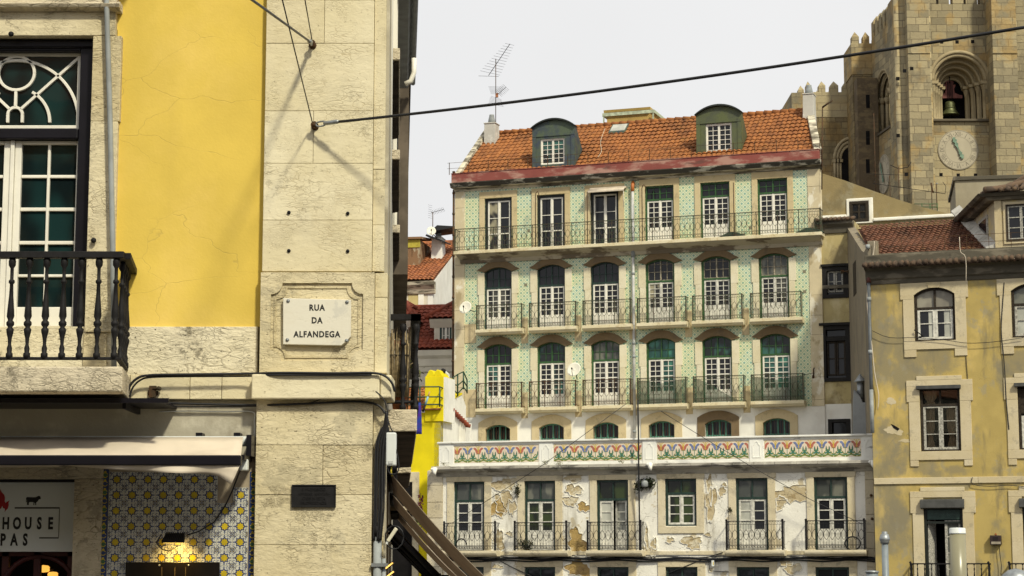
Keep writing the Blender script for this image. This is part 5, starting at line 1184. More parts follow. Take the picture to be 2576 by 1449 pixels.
# little awning over the third top window
a = gx(1478, 485, -.45); b = gx(1570, 478, -.45); org = (a + b)/2; org.y = -.06
T = thing_in(G, 'window_awning', org, 'rolled white sun blind above the third top-floor window', 'blind')
m_ = MB(org); zt_ = (a.z + b.z)/2; vs = []
for k in range(9):
    t = k/8
    for x in (a.x, b.x): vs.append((x, -.04 - .52*t, zt_ + .22 - .2*t + .03*sin(pi*t)))
m_.add(vs, [(2*k, 2*k+1, 2*k+3, 2*k+2) for k in range(8)], 0, True); m_.box(a.x, b.x, -.58, -.54, zt_ - .03, zt_ + .03); m_.box(a.x, b.x, -.1, -.03, zt_ + .16, zt_ + .27); o = m_.build('blind_fabric', MT['fabric'], T); o.modifiers.new('solid', 'SOLIDIFY').thickness = .01
m_ = MB(org); m_.tube([(a.x + .02, -.5, zt_ - .03), (a.x + .04, -.12, zt_ - .35), (a.x + .04, -.08, zt_ - .9)], .014, 5); m_.tube([(b.x - .02, -.5, zt_ - .03), (b.x - .04, -.4, zt_ - .8)], .014, 5); m_.build('blind_arm', MT['white_old'], T)
# poles standing on the long balcony
for j, (u, vt, vb_, s, lb) in enumerate(((1347, 566, 627, 1, 'hooked iron pole on the long balcony left of the second top window'), (1478, 555, 618, 0, 'thin iron pole on the long balcony beside the rolled blind'), (1616, 460, 606, 1, 'hooked iron pole on the long balcony left of the fourth top window'), (1847, 470, 595, 0, 'straight iron pole on the long balcony right of the fifth top window'))):
    x = G.x(u, vb_, -.70); org = (x, -.70, zS1); T = thing_in(G, 'balcony_pole', org, lb, 'pole', 'poles on the long balcony')
    h = 2.45; m_ = MB(); m_.tube([(0, 0, 0), (0, 0, h)] + ([(.04, 0, h + .12), (.1, 0, h + .16), (.16, 0, h + .08), (.17, 0, h - .25)] if s else []), .02, 6); m_.build('pole_shaft', MT['iron_rust'], T); m_ = MB(); m_.box(-.05, .05, -.04, .04, 0, .02); m_.build('pole_foot', MT['iron_rust'], T)
# satellite dishes
def dish(fr, u, v, dy, R, label, words, arm, yaw, name='satellite_dish', tilt=22, fy=0):
    c_ = Vector((fr.x(u, v, dy), dy, fr.z(u, v, dy))); T = thing_in(fr, name, c_, label, 'satellite dish', 'satellite dishes')
    n_ = Vector((sin(radians(yaw))*cos(radians(tilt)), -cos(radians(yaw))*cos(radians(tilt)), sin(radians(tilt)))); e1 = Vector((0, 0, 1)).cross(n_).normalized()*-1; e2 = n_.cross(e1)*-1
    if e2.z < 0: e2 = -e2
    if e1.x < 0: e1 = -e1
    m_ = MB(); vs = [tuple(-n_*.0)]; N_ = 28; rings = 5; vs = []
    for j in range(rings+1):
        r_ = R*j/rings
        for k in range(N_): t = 2*pi*k/N_; vs.append(tuple(e1*(r_*cos(t)*.95) + e2*(r_*sin(t)) + n_*(.22*R*(r_/R)**2)))
    fs = [(j*N_+k, j*N_+(k+1) % N_, (j+1)*N_+(k+1) % N_, (j+1)*N_+k) for j in range(rings) for k in range(N_)]
    m_.add(vs, fs, 0, True); o = m_.build('reflector', MT['dish'], T); o.modifiers.new('solid', 'SOLIDIFY').thickness = .012
    m_ = MB(); low = -e2*R*.95 + n_*.2*R; m_.tube([low, low*.6 + n_*R*.55, n_*R*.75 - e2*R*.25], .014, 5); q = n_*R*.75 - e2*R*.25; m_.tube([q, q + n_*.07 + e2*.03], .035, 8); m_.build('feed_arm', MT['iron'], T)
    m_ = MB(); m_.tube([-n_*.02, -n_*.14, -n_*.14 + Vector(arm)], .022, 6); m_.build('mount', MT['iron'], T)
    for (tx_, a_, b_, h_, mt_) in words:
        m_ = MB()
        def bs(p, q_): 
            r2 = (p*p+q_*q_)/(R*R); return e1*p + e2*q_ + n_*(.22*R*r2 + .012)
        text_into(m_, tx_, a_*R, 0, b_*R, h_*R, 'CENTER', 0, 1.0, 0, .0, 0, 1.0, bs); m_.build('lettering', MT[mt_], T)
MT['dish'] = plain('cream_dish_enamel', (.74, .71, .60), .45, 0, .08, 2, .3); MT['word_grey'] = plain('grey_lettering', (.12, .12, .13), .6)
dish(G, 1172, 775, -.7, .32, 'cream satellite dish on the left corner of the tiled building', (('TV CABO', .1, .22, .2, 'word_grey'), ('SATELITE', .0, -.02, .09, 'word_grey')), (.35, .1, -.1), -4)
dish(G, 1445, 931, -.8, .35, 'cream satellite dish on the rail between second and third lower balconies', (('Tvcabo', -.05, .25, .26, 'word_grey'), ('SATELITE', -.3, .0, .09, 'word_grey')), (.02, .18, -.35), -6)
# roof antennas
def antenna(name, base, h, label, yagis, group='television antennas', r=.022):
    T = tag(empty(name, base), label, 'antenna', group)
    m_ = MB(); m_.tube([(0, 0, 0), (0, 0, h)], r, 6); m_.build('mast', MT['iron_rust'], T)
    for (z, d, L_, n_, w) in yagis:
        d = Vector(d).normalized(); s_ = d.cross(Vector((0, 0, 1))).normalized(); m_ = MB(); o_ = Vector((0, 0, z)); m_.tube([o_ - d*L_*.35, o_ + d*L_*.65], .012, 4)
        for k in range(n_): q = o_ - d*L_*.35 + d*L_*k/(n_-1); ww = w*(1 - .45*k/(n_-1)); m_.tube([q - s_*ww, q + s_*ww], .007, 3)
        m_.build('yagi_array', MT['iron'], T)
    return T
bp = gw(1247, 340, 4.4); tp_ = gw(1247, 148, 4.4); T = antenna('roof_antenna', bp, tp_.z - bp.z, 'tall television antenna mast with aerials behind the left chimney', [])
m_ = MB(); h = tp_.z - bp.z
pa, pb = gw(1229, 190, 4.4) - bp, gw(1283, 110, 4.4) - bp; pa = Vector(pa); pb = Vector(pb); dd_ = pb - pa; m_.tube([pa, pb], .016, 4)
ct = Vector((.9, .35, -.12))
for k in range(12): q = pa + dd_*(.08 + .9*k/11); w = .55 - .3*k/11; m_.tube([q - ct*w, q + ct*w], .008, 3)
m_.tube([pa + Vector((-.5, 0, -.02)), pa + Vector((.5, 0, -.05))], .01, 3); m_.build('yagi_array', MT['iron'], T)
m_ = MB(); q = gw(1250, 240, 4.4) - bp
for s_ in (1, -1):
    for k in range(7): m_.tube([q + Vector((-.3 - .02*k, -.1, s_*(.06 + .06*k))), q + Vector((.22 + .02*k, -.1, s_*(.04 + .06*k) - .1*(1-s_)))], .007, 3)
m_.tube([q, q + Vector((.45, .0, .42))], .014, 4)
for k in range(7): p = q + Vector((.45, 0, .42))*(.2 + .8*k/6); m_.tube([p - Vector((.16, 0, -.15)), p + Vector((.16, 0, -.15))], .007, 3)
m_.build('grid_array', MT['iron'], T); m_ = MB(); m_.box(q.x - .07, q.x + .07, q.y - .08, q.y + .05, q.z - .1, q.z + .1); m_.build('antenna_box', plain('faded_orange_plastic', (.4, .15, .06), .6), T)
# bent iron post at the right end of the roof
bp = gw(2067, 460, -.1); T = tag(empty('bent_post', bp), 'bent rusty iron post at the right end of the tiled building', 'post'); m_ = MB(); a = gw(2069, 270, -.1) - bp; b = gw(2094, 252, -.1) - bp; m_.tube([(0, 0, -.3), a], .03, 6); m_.build('post_shaft', MT['iron_rust'], T); m_ = MB(); m_.tube([a, b], .045, 6); m_.build('post_arm', MT['iron_rust'], T)
# bracket at the right of the lower balconies
bp = gw(2046, 945, -.02); T = tag(empty('iron_bracket', bp), 'rusty iron bracket on the wall right of the lowest green-netted balcony', 'bracket'); m_ = MB(); m_.tube([(0, -.05, -.05), (0, -.1, .25), (.02, -.16, .33)], .03, 5); m_.tube([(0, -.1, .12), (-.42, -.35, .0)], .014, 4); m_.build('bracket_arm', MT['iron_rust'], T); m_ = MB(); m_.box(-.05, .05, -.03, .03, -.12, .02); m_.build('bracket_plate', MT['iron_rust'], T)
# white cable over the roof
pts = [on_roof(u, v) + Vector((0, -.06, .08)) for u, v in ((1523, 328), (1512, 360), (1514, 385), (1505, 400))]
o = MB(pts[-1]).tube(smooth(pts), .014, 5).build('roof_cable', plain('cream_cable', (.6, .5, .36), .6)); w = G.O + G.t*pts[-1].x + G.n*pts[-1].y; w.z = pts[-1].z; o.location = w; o.rotation_euler = (0, 0, -G.phi); tag(o, 'thin cream cable wandering down the orange tiled roof', 'cable')
# ================================================================== the low peeling building with the tiled terrace parapet
T_ = Frame(1075, 1600, 82, 17.6, -3)
TB = tag(T_.root('terrace_building'), 'low building of peeling white render with flower tile parapet and iron balconies', 'building')
MT['peel'] = plaster('peeling_white_render', (.82, .79, .70), [((.50, .42, .27), 1.2, (1, 1, 1), .60, .63, .9), ((.36, .33, .26), 1.3, (1.2, 1, .25), .52, .68, .6), ((.42, .38, .30), 6, (1, 1, 1), .64, .68, .7)], (1.3, (1, 1, 1.6), .012, .7, (.15, .12, .08)), 16, .02)
MT['render_tan'] = plaster('exposed_tan_render', (.50, .41, .25), [((.62, .56, .42), 2.2, (1, 1, 1.4), .52, .58, .8), ((.30, .22, .11), 2.6, (1, 1, 1.6), .56, .62, .8)], (2.5, (1, 1, 1.5), .03, .5, (.2, .15, .08)), 9, .05)
MT['render_ochre'] = plaster('exposed_ochre_rubble', (.42, .29, .11), [((.30, .20, .09), 3, (1, 1, 1.6), .5, .6, .8), ((.55, .45, .28), 2.6, (1, 1, 1.3), .56, .62, .7)], (3.2, (1, 1, 1.5), .05, .7, (.12, .08, .03)), 8, .06)
MT['tquoin'] = limestone('rough_quoin_stone', (.60, .54, .42), (.2, .17, .12), (.28, .25, .2), sc=4, st=(1, 1, 1), am=.3, pits=.6, bd=.02, dirt_lo=.56)
MT['tsur'] = limestone('grey_cream_surround_stone', (.66, .59, .44), (.22, .18, .12), (.30, .26, .19), sc=4, st=(1, 1, 1), am=.2, pits=.7, bd=.012, dirt_lo=.54)
MT['tledge'] = plaster('weathered_ledge', (.44, .41, .35), [((.08, .075, .065), 1.2, (.5, 1, 3), .5, .62, .8), ((.6, .57, .48), 2.2, (1, 1, 1), .55, .66, .6)], None, 20, .015)
MT['twhite'] = plaster('white_parapet_paint', (.80, .79, .73), [((.20, .19, .17), 1.6, (.6, 1, 1.6), .60, .68, .75), ((.45, .43, .38), 4, (1, 1, 1), .62, .7, .6)], None, 24, .006)
MT['flower_ground'] = plain('cream_flower_tile', (.72, .61, .47), .35, 0, .12, 2, .4); MT['f_red'] = plain('red_glaze', (.46, .15, .10), .35, 0, .25, 9); MT['f_blue'] = plain('blue_glaze', (.17, .21, .38), .35, 0, .25, 9); MT['f_yel'] = plain('yellow_glaze', (.62, .44, .04), .35, 0, .2, 9); MT['f_green'] = plain('sea_green_glaze', (.07, .22, .15), .35, 0, .25, 9); MT['f_olive'] = plain('olive_glaze', (.18, .22, .04), .35, 0, .25, 9)
C3 = lambda x, y: (1037.7 + x*.3056, 1006.2 + y*.3056)
C4 = lambda x, y: (1635.1 + x*.2838, 1037.7 + y*.2838)
def tp3(x, y, dy=0): return T_.p(*C3(x, y), dy)
def tp4(x, y, dy=0): return T_.p(*C4(x, y), dy)
TW_ = T_.x(2213, 1300)
zled0, zled1 = (tp3(1000, 572, -.4)[1] + tp4(1000, 452, -.4)[1])/2, (tp3(1000, 545, -.4)[1] + tp4(1000, 425, -.4)[1])/2
zpar = (tp3(700, 342)[1] + tp4(1000, 205)[1])/2
wins = []
for fn, (a, b, t, bt, door) in ((tp3, (348, 598, 680, 1240, 1)), (tp3, (928, 1183, 668, 1240, 1)), (tp3, (1522, 1785, 660, 1240, 1)), (tp4, (138, 420, 590, 1005, 0)), (tp4, (763, 1057, 580, 1216, 1)), (tp4, (1455, 1765, 577, 1218, 1))):
    x0, z1 = fn(a, t, .1); x1, z0 = fn(b, bt, .1); wins.append([x0, x1, z0, z1, door])
zf = tp3(1000, 1240, -.5)[1]
zD1 = sum(w[3] for w in wins if w[4])/5
for w in wins:
    if w[4]: w[2] = zf; w[3] = zD1
lows = []
zlo1 = (tp3(1060, 1375, .1)[1] + tp4(1600, 1372, .1)[1])/2
for w in wins: c = (w[0]+w[1])/2; lows.append((c-.66, c+.66, zlo1 - 2.5, zlo1))
zstr1, zstr0 = tp4(500, 1228)[1], tp4(500, 1262)[1]
qx0, qx1 = T_.x(1114, 1300), T_.x(2178, 1300)
mb = MB(); mb.wall(qx0, qx1, 0, zled0 + .05, 0, [tuple(w[:4]) for w in wins] + lows, .4)
patches = []
def patch(fn, cx, cy, rx, rz, mi, seed, j=.35):
    a, b = fn(cx, cy); s_ = .0166 if fn is tp3 else .0155
    patches.append((blob(a, b, rx*.3056*.0164, rz*.3056*.0164, 30, j, seed), mi))
for a in ((755, 700, 95, 60, 1, 1), (745, 830, 70, 85, 1, 2), (705, 890, 60, 80, 2, 3), (825, 880, 30, 60, 1, 4), (715, 1155, 45, 75, 1, 5), (1330, 640, 90, 30, 1, 6), (1330, 740, 60, 50, 1, 7), (1300, 830, 55, 45, 1, 8), (1410, 880, 50, 40, 2, 9), (1355, 1170, 75, 95, 2, 10), (1370, 1390, 100, 70, 2, 11), (1930, 1130, 14, 90, 1, 12), (1990, 1180, 22, 50, 1, 13), (760, 610, 60, 16, 1, 14), (1060, 600, 70, 12, 1, 15), (700, 1370, 40, 18, 1, 16), (800, 1100, 25, 18, 1, 17)): patch(tp3, *a)
for a in ((1260, 720, 130, 75, 1, 21), (1160, 800, 40, 50, 1, 22), (545, 800, 45, 120, 1, 23), (530, 660, 25, 90, 1, 24), (375, 1150, 70, 55, 1, 25), (310, 560, 70, 16, 2, 26), (515, 1082, 25, 12, 1, 27), (1270, 1380, 60, 45, 1, 28), (1200, 1330, 50, 25, 1, 29), (30, 1200, 25, 60, 1, 30), (180, 1130, 30, 20, 1, 31), (640, 700, 25, 40, 1, 32), (660, 640, 18, 14, 1, 33)): patch(tp4, *a)
for i, (p, mi) in enumerate(patches):
    mb.prism(p, -.006 - .0004*i, .005, mi)
    qx, qz = sum(a for a, b in p)/len(p), sum(b for a, b in p)/len(p); g = 1 + .035/max(.12, max(abs(a - qx) for a, b in p))
    mb.ring([(qx + (a - qx)*g, qz + (b - qz)*g) for a, b in p], p, -.034 - .001*(i % 7), .003)      # the broken rim of the render
mb.build('peeling_wall', [MT['peel'], MT['render_tan'], MT['render_ochre']], TB)
for a, b in ((0, qx0), (qx1, TW_)):
    mb = MB(); z = zled0 - .02; k = 0; zz = [z]
    while z > 0: z -= (.62, .72, .66, .70)[k % 4]; k += 1; zz.append(max(z, 0))
    for z1, z0 in zip(zz[:-1], zz[1:]): mb.box(a + (.0 if a == 0 else .004), b - .004, -.05 - random.uniform(0, .02), .42, z0 + .012, z1 - .006)
    mb.box(a + .02, b - .02, -.02, .41, 0, zled0)
    mb.build('quoins', MT['tquoin'], TB, .012)
mb = MB(); mb.box(0, .4, .43, 7, 0, zled0); mb.box(TW_ - .4, TW_, .43, 7, 0, zled0); mb.box(0, TW_, 7, 7.4, 0, zled0 - .05); mb.box(.4, TW_ - .4, .45, 7, zled0 - .2, zled0 - .02); mb.build('terrace_floor', MT['tledge'], TB)
mb = MB(); mb.box(.5, TW_ - .5, 1.2, 1.3, 0, zled0 - .3); mb.build('dark_interior', MT['room'], TB)
# ledge
lx0, lx1 = T_.x(1086, 1182, -.4), T_.x(2222, 1166, -.4)
mb = MB(); n = 22
for k in range(n): a = lx0 + (lx1-lx0)*k/n; mb.box(a + .004, a + (lx1-lx0)/n - .004, -.46 + random.uniform(-.015, .015), .3, zled0 + .002, zled1 + random.uniform(-.008, .008))
mb.prism_x([(.2, zled0), (-.40, zled0), (-.36, zled0 - .06), (-.24, zled0 - .12), (-.15, zled0 - .2), (-.06, zled0 - .3), (.2, zled0 - .3)], lx0 + .1, lx1 - .1)
mb.build('ledge', MT['tledge'], TB, .01)
# parapet with flower tile panels
yp = -.12
ppx = [(1105, 1141), (1357, 1391), (1617, 1651), (1886, 1921), (2169, 2206)]
PX = [(T_.x(a, 1140, yp), T_.x(b, 1140, yp)) for a, b in ppx]
mb = MB(); mb.box(PX[0][0], PX[-1][1], yp + .0, yp + .25, zled1 + .002, zpar - .1)
for a, b in PX: mb.box(a, b, yp - .05, yp - .001, zled1 + .004, zpar - .1)
zi0, zi1 = (tp3(680, 512, yp)[1] + tp4(1450, 400, yp)[1])/2, (tp3(680, 370, yp)[1] + tp4(1450, 243, yp)[1])/2
for (a, b), (c, d) in zip(PX[:-1], PX[1:]):
    mb.box(b + .001, c - .001, yp - .03, yp - .001, zled1 + .004, zi0 - .03); mb.box(b + .001, c - .001, yp - .03, yp - .001, zi1 + .03, zpar - .1)
PAR = mb.build('parapet', MT['twhite'], TB, .006)
mb = MB(); mb.prism_x([(yp - .12, zpar - .07), (yp - .12, zpar), (yp + .32, zpar + .02), (yp + .32, zpar - .09), (yp - .04, zpar - .098)], PX[0][0] - .06, PX[-1][1] + .04); mb.build('coping', MT['twhite'], PAR, .01)
for a, b in PX:
    mb = MB(); c = (a+b)/2; w = .17; z0, z1 = zi0 + .02, zi1 - .02
    sh = [(c-w, z0), (c-w, z1 - .18), (c-w*.55, z1 - .12), (c-w*.35, z1 - .03), (c, z1), (c+w*.35, z1 - .03), (c+w*.55, z1 - .12), (c+w, z1 - .18), (c+w, z0)]
    i_ = [(c + (x-c)*.80, (z0+z1)/2 + (z-(z0+z1)/2)*.9) for x, z in sh]; mb.ring(sh, i_, yp - .066, yp - .049); mb.build('relief_shield', MT['twhite'], PAR)
def cut(mb, poly, y, mi, x0, x1):
    """flat glaze shape clipped to the panel"""
    for lim, sg in ((x0, 1), (x1, -1)):
        out = []
        for i in range(len(poly)):
            p, q = poly[i-1], poly[i]; a, b = (p[0]-lim)*sg >= 0, (q[0]-lim)*sg >= 0
            if a != b: t = (lim-p[0])/(q[0]-p[0]); out.append((lim, p[1] + t*(q[1]-p[1])))
            if b: out.append(q)
        poly = out
        if len(poly) < 3: return
    flat(mb, poly, y, mi)
def ribbon(pts, w0, w1=None):
    w1 = w0 if w1 is None else w1; P = [Vector(p) for p in pts]; l_, r_ = [], []
    for i, p in enumerate(P):
        t = (P[min(i+1, len(P)-1)] - P[max(i-1, 0)]).normalized(); nn = Vector((-t.y, t.x)); w = w0 + (w1-w0)*i/(len(P)-1); l_.append(tuple(p + nn*w)); r_.append(tuple(p - nn*w))
    return [[l_[i], l_[i+1], r_[i+1], r_[i]] for i in range(len(P)-1)]
Hf = zi1 - zi0
def flower(mb, x, x0, x1, colour):
    Z = lambda t: zi0 + Hf*t
    y1, y2, y3 = yp - .0125, yp - .0135, yp - .0145; s = Hf
    for sg in (1, -1):
        M_ = lambda pts: [(x + sg*a*s, Z(b)) for a, b in pts]
        cut(mb, M_([(0, .50), (.11, .53), (.17, .62), (.19, .72), (.28, .79), (.32, .85), (.23, .89), (.15, .86), (.10, .80), (.04, .72), (0, .71)]), y2, colour, x0, x1)
        for q in ribbon(M_([(.02, .70), (.06, .86), (.10, .95), (.17, .97)]), .015*s): cut(mb, q, y3, 2, x0, x1)
        pass
        # scrolling leaves
        arc1 = [(.0 + .44*sin(t*pi/10)*.8, .10 + .24*(1 - cos(t*pi/10))*.9) for t in range(0, 11)]
        for q in ribbon(M_([(.02, .05), (.13, .07), (.25, .12), (.33, .22), (.36, .33), (.30, .42), (.22, .40), (.21, .33)]), .045*s, .025*s): cut(mb, q, y2, 4, x0, x1)
        for q in ribbon(M_([(.16, .22), (.26, .26), (.36, .34), (.42, .46), (.40, .55)]), .05*s, .03*s): cut(mb, q, y3, 3, x0, x1)
        cut(mb, M_([(.36, .50), (.44, .58), (.38, .64), (.44, .50), (.40, .40)]), y3, 3, x0, x1)
        for q in ribbon(M_([(.02, .16), (.12, .22), (.16, .32)]), .03*s): cut(mb, q, y3, 4, x0, x1)
    for q in ribbon([(x, Z(.12)), (x, Z(.54))], .018*s): cut(mb, q, y1, 3, x0, x1)
    cut(mb, [(x - .13*s, Z(.49)), (x + .13*s, Z(.49)), (x + .11*s, Z(.52)), (x - .11*s, Z(.52))], y3, 4, x0, x1)
    cut(mb, [(x + .035*s*cos(t), Z(.60) + .045*s*sin(t)) for t in [pi*k/5 for k in range(10)]], y3 - .0005, 2, x0, x1); cut(mb, [(x + .03*s*cos(t), Z(.93) + .03*s*sin(t)) for t in [pi*k/5 for k in range(10)]], y3, 2, x0, x1)
    for q in ribbon([(x, Z(.62)), (x, Z(.92))], .018*s): cut(mb, q, y3, 2, x0, x1)
fx = [[tp3(368 + 87.0*k, 430, yp)[0] for k in range(8)], [tp3(1160 + 86.5*k, 430, yp)[0] for k in range(9)], [tp4(99 + 98.3*k, 330, yp)[0] for k in range(9)], [tp4(1010 + 103*k, 330, yp)[0] for k in range(9)]]
for k in range(4):
    x0, x1 = PX[k][1] + .03, PX[k+1][0] - .03
    mb = MB(); nt = int(round((x1-x0)/.36))
    for i in range(nt):
        for j in range(2): mb.box(x0 + (x1-x0)*i/nt + .002, x0 + (x1-x0)*(i+1)/nt - .002, yp - .012, yp + .001, zi0 + Hf*j/2 + .002, zi0 + Hf*(j+1)/2 - .002)
    for i, x in enumerate(fx[k]): flower(mb, x, x0 + .02, x1 - .02, 5 if (i + (1 if k % 3 == 0 else 1)) % 2 == 1 and k in (0, 1, 2, 3) and False else (5 if (i % 2 == 0) else 6))
    for q in ribbon([(x0 + .03, zi0 + Hf*.12), (x1 - .03, zi0 + Hf*.12)], .02): flat(mb, q, yp - .0122, 3)
    mb.box(x0 - .03, x0, yp - .02, yp + .001, zi0 - .03, zi1 + .03, 7); mb.box(x1, x1 + .03, yp - .02, yp + .001, zi0 - .03, zi1 + .03, 7)
    mb.build('flower_tile_panel', [MT['flower_ground'], MT['f_red'], MT['f_yel'], MT['f_green'], MT['f_olive'], MT['f_red'], MT['f_blue'], MT['twhite']], PAR)
# water spouts
for u, v in ((1094, 1184), (1636, 1172), (2196, 1166)):
    x, z = T_.p(u, v, -.5); m_ = MB(); m_.tube([(x, -.3, z + .06), (x, -.55, z + .04), (x + .03, -.62, z - .08), (x + .05, -.6, z - .2)], [.10, .11, .08, .03], 8); m_.lathe([(.05, 0), (.1, .06), (.04, .12)], (x - .1, -.52, z), 8); m_.build('water_spout', MT['gwhite'], TB)
# string course between the balconies
mb = MB(); mb.box(qx0 + .004, qx1 - .004, -.045, .02, zstr0, zstr1); mb.build('string_course', MT['tsur'], TB, .01)
# windows
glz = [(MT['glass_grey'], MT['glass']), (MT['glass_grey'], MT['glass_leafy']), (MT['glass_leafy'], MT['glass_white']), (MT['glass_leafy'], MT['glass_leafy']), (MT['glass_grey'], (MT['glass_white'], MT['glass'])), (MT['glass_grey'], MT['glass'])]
def tdoor(i, x0, x1, z0, z1, door):
    m_ = MB(); w = .30; lo = z0 if door else z0 - .02
    m_.box(x0-w, x0, -.05, .2, lo, z1 + .003); m_.box(x1, x1+w, -.05, .2, lo, z1 + .003); m_.box(x0-w-.04, x1+w+.04, -.056, .2, z1 + .005, z1 + .30)
    if not door: m_.box(x0-w, x1+w, -.056, .2, z0 - .30, z0 - .022)
    m_.build('window_surround', MT['tsur'], TB, .012)
    y = .10; ft = .09; th = .78 if door else .58; zt = z1 - th; m_ = MB()
    m_.ring([(x0, z0), (x0, z1), (x1, z1), (x1, z0)], [(x0+ft, z0 + (0 if door else .05)), (x0+ft, z1-ft), (x1-ft, z1-ft), (x1-ft, z0 + (0 if door else .05))], y - .02, y + .14); m_.box(x0+ft, x1-ft, y - .015, y + .12, zt - .06, zt + .03); c = (x0+x1)/2; m_.box(c-.025, c+.025, y, y + .1, zt + .03, z1-ft)
    W = m_.build('french_window' if door else 'casement_window', MT['frame_dkgreen'], TB)
    m_ = MB(); m_.box(x0+ft, x1-ft, y + .06, y + .066, zt, z1-ft); m_.build('transom_glass', glz[i][0], W)
    a, b = x0+ft+.01, x1-ft-.01; zl = zt - .065; lo = z0 + (.03 if door else .06); pn = .78 if door else .08; s_ = .075
    for k_, (p, q_) in enumerate(((a, c-.004), (c+.004, b))):
        m_ = MB(); m_.ring([(p, lo), (p, zl), (q_, zl), (q_, lo)], [(p+s_, lo+pn), (p+s_, zl-s_), (q_-s_, zl-s_), (q_-s_, lo+pn)], y + .01, y + .06)
        for k in (1, 2): z = lo+pn + (zl-s_-lo-pn)*k/3; m_.box(p+s_, q_-s_, y + .02, y + .052, z-.018, z+.018)
        if door: m_.ring([(p+.09, lo+.1), (p+.09, lo+pn-.12), (q_-.09, lo+pn-.12), (q_-.09, lo+.1)], [(p+.14, lo+.15), (p+.14, lo+pn-.17), (q_-.14, lo+pn-.17), (q_-.14, lo+.15)], y - .004, y + .02); m_.box(p+.1, q_-.1, y + .002, y + .012, lo+pn+.0, lo+pn+.03)
        m_.box(c-.03, c-.001, y - .01, y + .02, lo, zl) if k_ == 0 else None
        lf = m_.build('leaf', MT['white_old'], W)
        if i == 2 and k_ == 1:
            for v_ in lf.data.vertices:   # the half open leaf, swung inwards about its right jamb
                dx = q_ - v_.co.x; v_.co.x = q_ - dx*.93; v_.co.y += dx*.35
    m_ = MB(); gl = glz[i][1]
    m_.box(a+.03, c, y + .054, y + .06, lo+pn-.03, zl-.02, 0); m_.box(c, b-.03, y + (.054 if i != 2 else .33), y + (.06 if i != 2 else .34), lo+pn-.03, zl-.02, 1 if isinstance(gl, tuple) else 0)
    m_.build('leaf_glass', list(gl) if isinstance(gl, tuple) else gl, W)
for i, w in enumerate(wins): tdoor(i, *w)
for i, (x0, x1, z0, z1) in enumerate(lows):
    m_ = MB(); w = .32; m_.box(x0-w, x0, -.05, .2, z0, z1 + .003); m_.box(x1, x1+w, -.05, .2, z0, z1 + .003); m_.box(x0-w, x1+w, -.056, .2, z1 + .005, z1 + .3); m_.build('window_surround', MT['tsur'], TB, .012)
    m_ = MB(); m_.ring([(x0, z0), (x0, z1), (x1, z1), (x1, z0)], [(x0+.09, z0+.05), (x0+.09, z1-.09), (x1-.09, z1-.09), (x1-.09, z0+.05)], .08, .24); m_.box((x0+x1)/2 - .03, (x0+x1)/2 + .03, .1, .2, z0, z1); m_.box(x0 + .09, x1 - .09, .1, .2, z1 - .7, z1 - .62); W = m_.build('lower_window', MT['frame_dkgreen'], TB); m_ = MB(); m_.box(x0+.05, x1-.05, .16, .17, z0, z1-.05); m_.build('glass', MT['glass_grey'] if i == 0 else MT['glass'], W)
# balconies
bal = [(tp3, 250, 683, 1240, 1280, 1010), (tp3, 832, 1270, 1240, 1278, 1006), (tp3, 1432, 1882, 1238, 1276, 1000), (tp4, 670, 1182, 1217, 1262, 957), (tp4, 1375, 1908, 1220, 1265, 957)]
yq = -.62
zrt = sum(f(0.5*(a+b), r, yq)[1] for f, a, b, t, bo, r in bal)/5; zst = sum(f(.5*(a+b), t, yq)[1] for f, a, b, t, bo, r in bal)/5
BX = []
for f, a, b, t, bo, r in bal:
    x0, x1 = f(a, t, yq)[0], f(b, t, yq)[0]; BX.append((x0, x1))
    m_ = MB(); m_.prism_x([(0, zst - .24), (yq + .10, zst - .24), (yq - .02, zst - .16), (yq - .05, zst - .1), (yq - .05, zst), (0, zst)], x0 - .02, x1 + .04); bo_ = m_.build('balcony', MT['tsur'], TB, .02)
    m_ = MB(); ornate(m_, x0 + .05, x1 - .02, yq, -.02, zst, zrt, .0105, 0, style=1)
    for x in (x0 + .05, x1 - .02): m_.box(x-.035, x+.035, yq-.035, yq+.035, zst, zrt + .015); m_.lathe([(.05, 0), (.055, .03), (.02, .06)], (x, yq, zrt + .01), 8)
    m_.build('railing', MT['iron'], bo_)
# ------------------------------------------------------------------ things on the terrace building
def tw(p, dy, z=None): w = T_.O + T_.t*p[0] + T_.n*dy; w.z = T_.z0 + (p[1] if z is None else z); return w
leafy('balcony_weeds', tw((BX[1][0] + .55, 0), -.4, zst), 'dark straggly weeds growing through the railing of the second low balcony', 26, (.55, .12, .5), .09, 'leaf_dark', 'plant', .3, 11, 16)
leafy('wall_fern', tw(tp3(868, 705), -.07), 'small green fern clump on the wall left of the second low door', 26, (.08, .05, -.35), .09, 'leaf_dark', 'plant', .6, 12, 8, 'plants rooted in the walls')
leafy('wall_fern', tw(tp4(710, 838), -.07), 'tiny green fern on the wall left of the fifth low door', 14, (.06, .05, -.18), .07, 'leaf_dark', 'plant', .6, 13, 5, 'plants rooted in the walls')
leafy('wall_bush', tw(tp3(1935, 690), -.12), 'dark ivy bush hanging round the grey bell lamp on the peeling wall', 60, (.5, .1, .12), .12, 'leaf_dark', 'plant', 1.1, 14, 16)
org = tw(tp3(1925, 690), -.3); T = tag(empty('bell_lamp', org), 'grey bell shaped wall lamp in the ivy bush', 'lamp'); m_ = MB(); m_.lathe([(.10, .12), (.14, .05), (.15, -.1), (.10, -.14), (.02, -.15)], (0, 0, 0), 12); m_.build('lamp_shade', MT['grey_pipe'], T); m_ = MB(); m_.tube([(0, 0, .1), (0, .05, .22), (0, .3, .22)], .025, 6); m_.build('lamp_arm', MT['grey_pipe'], T)
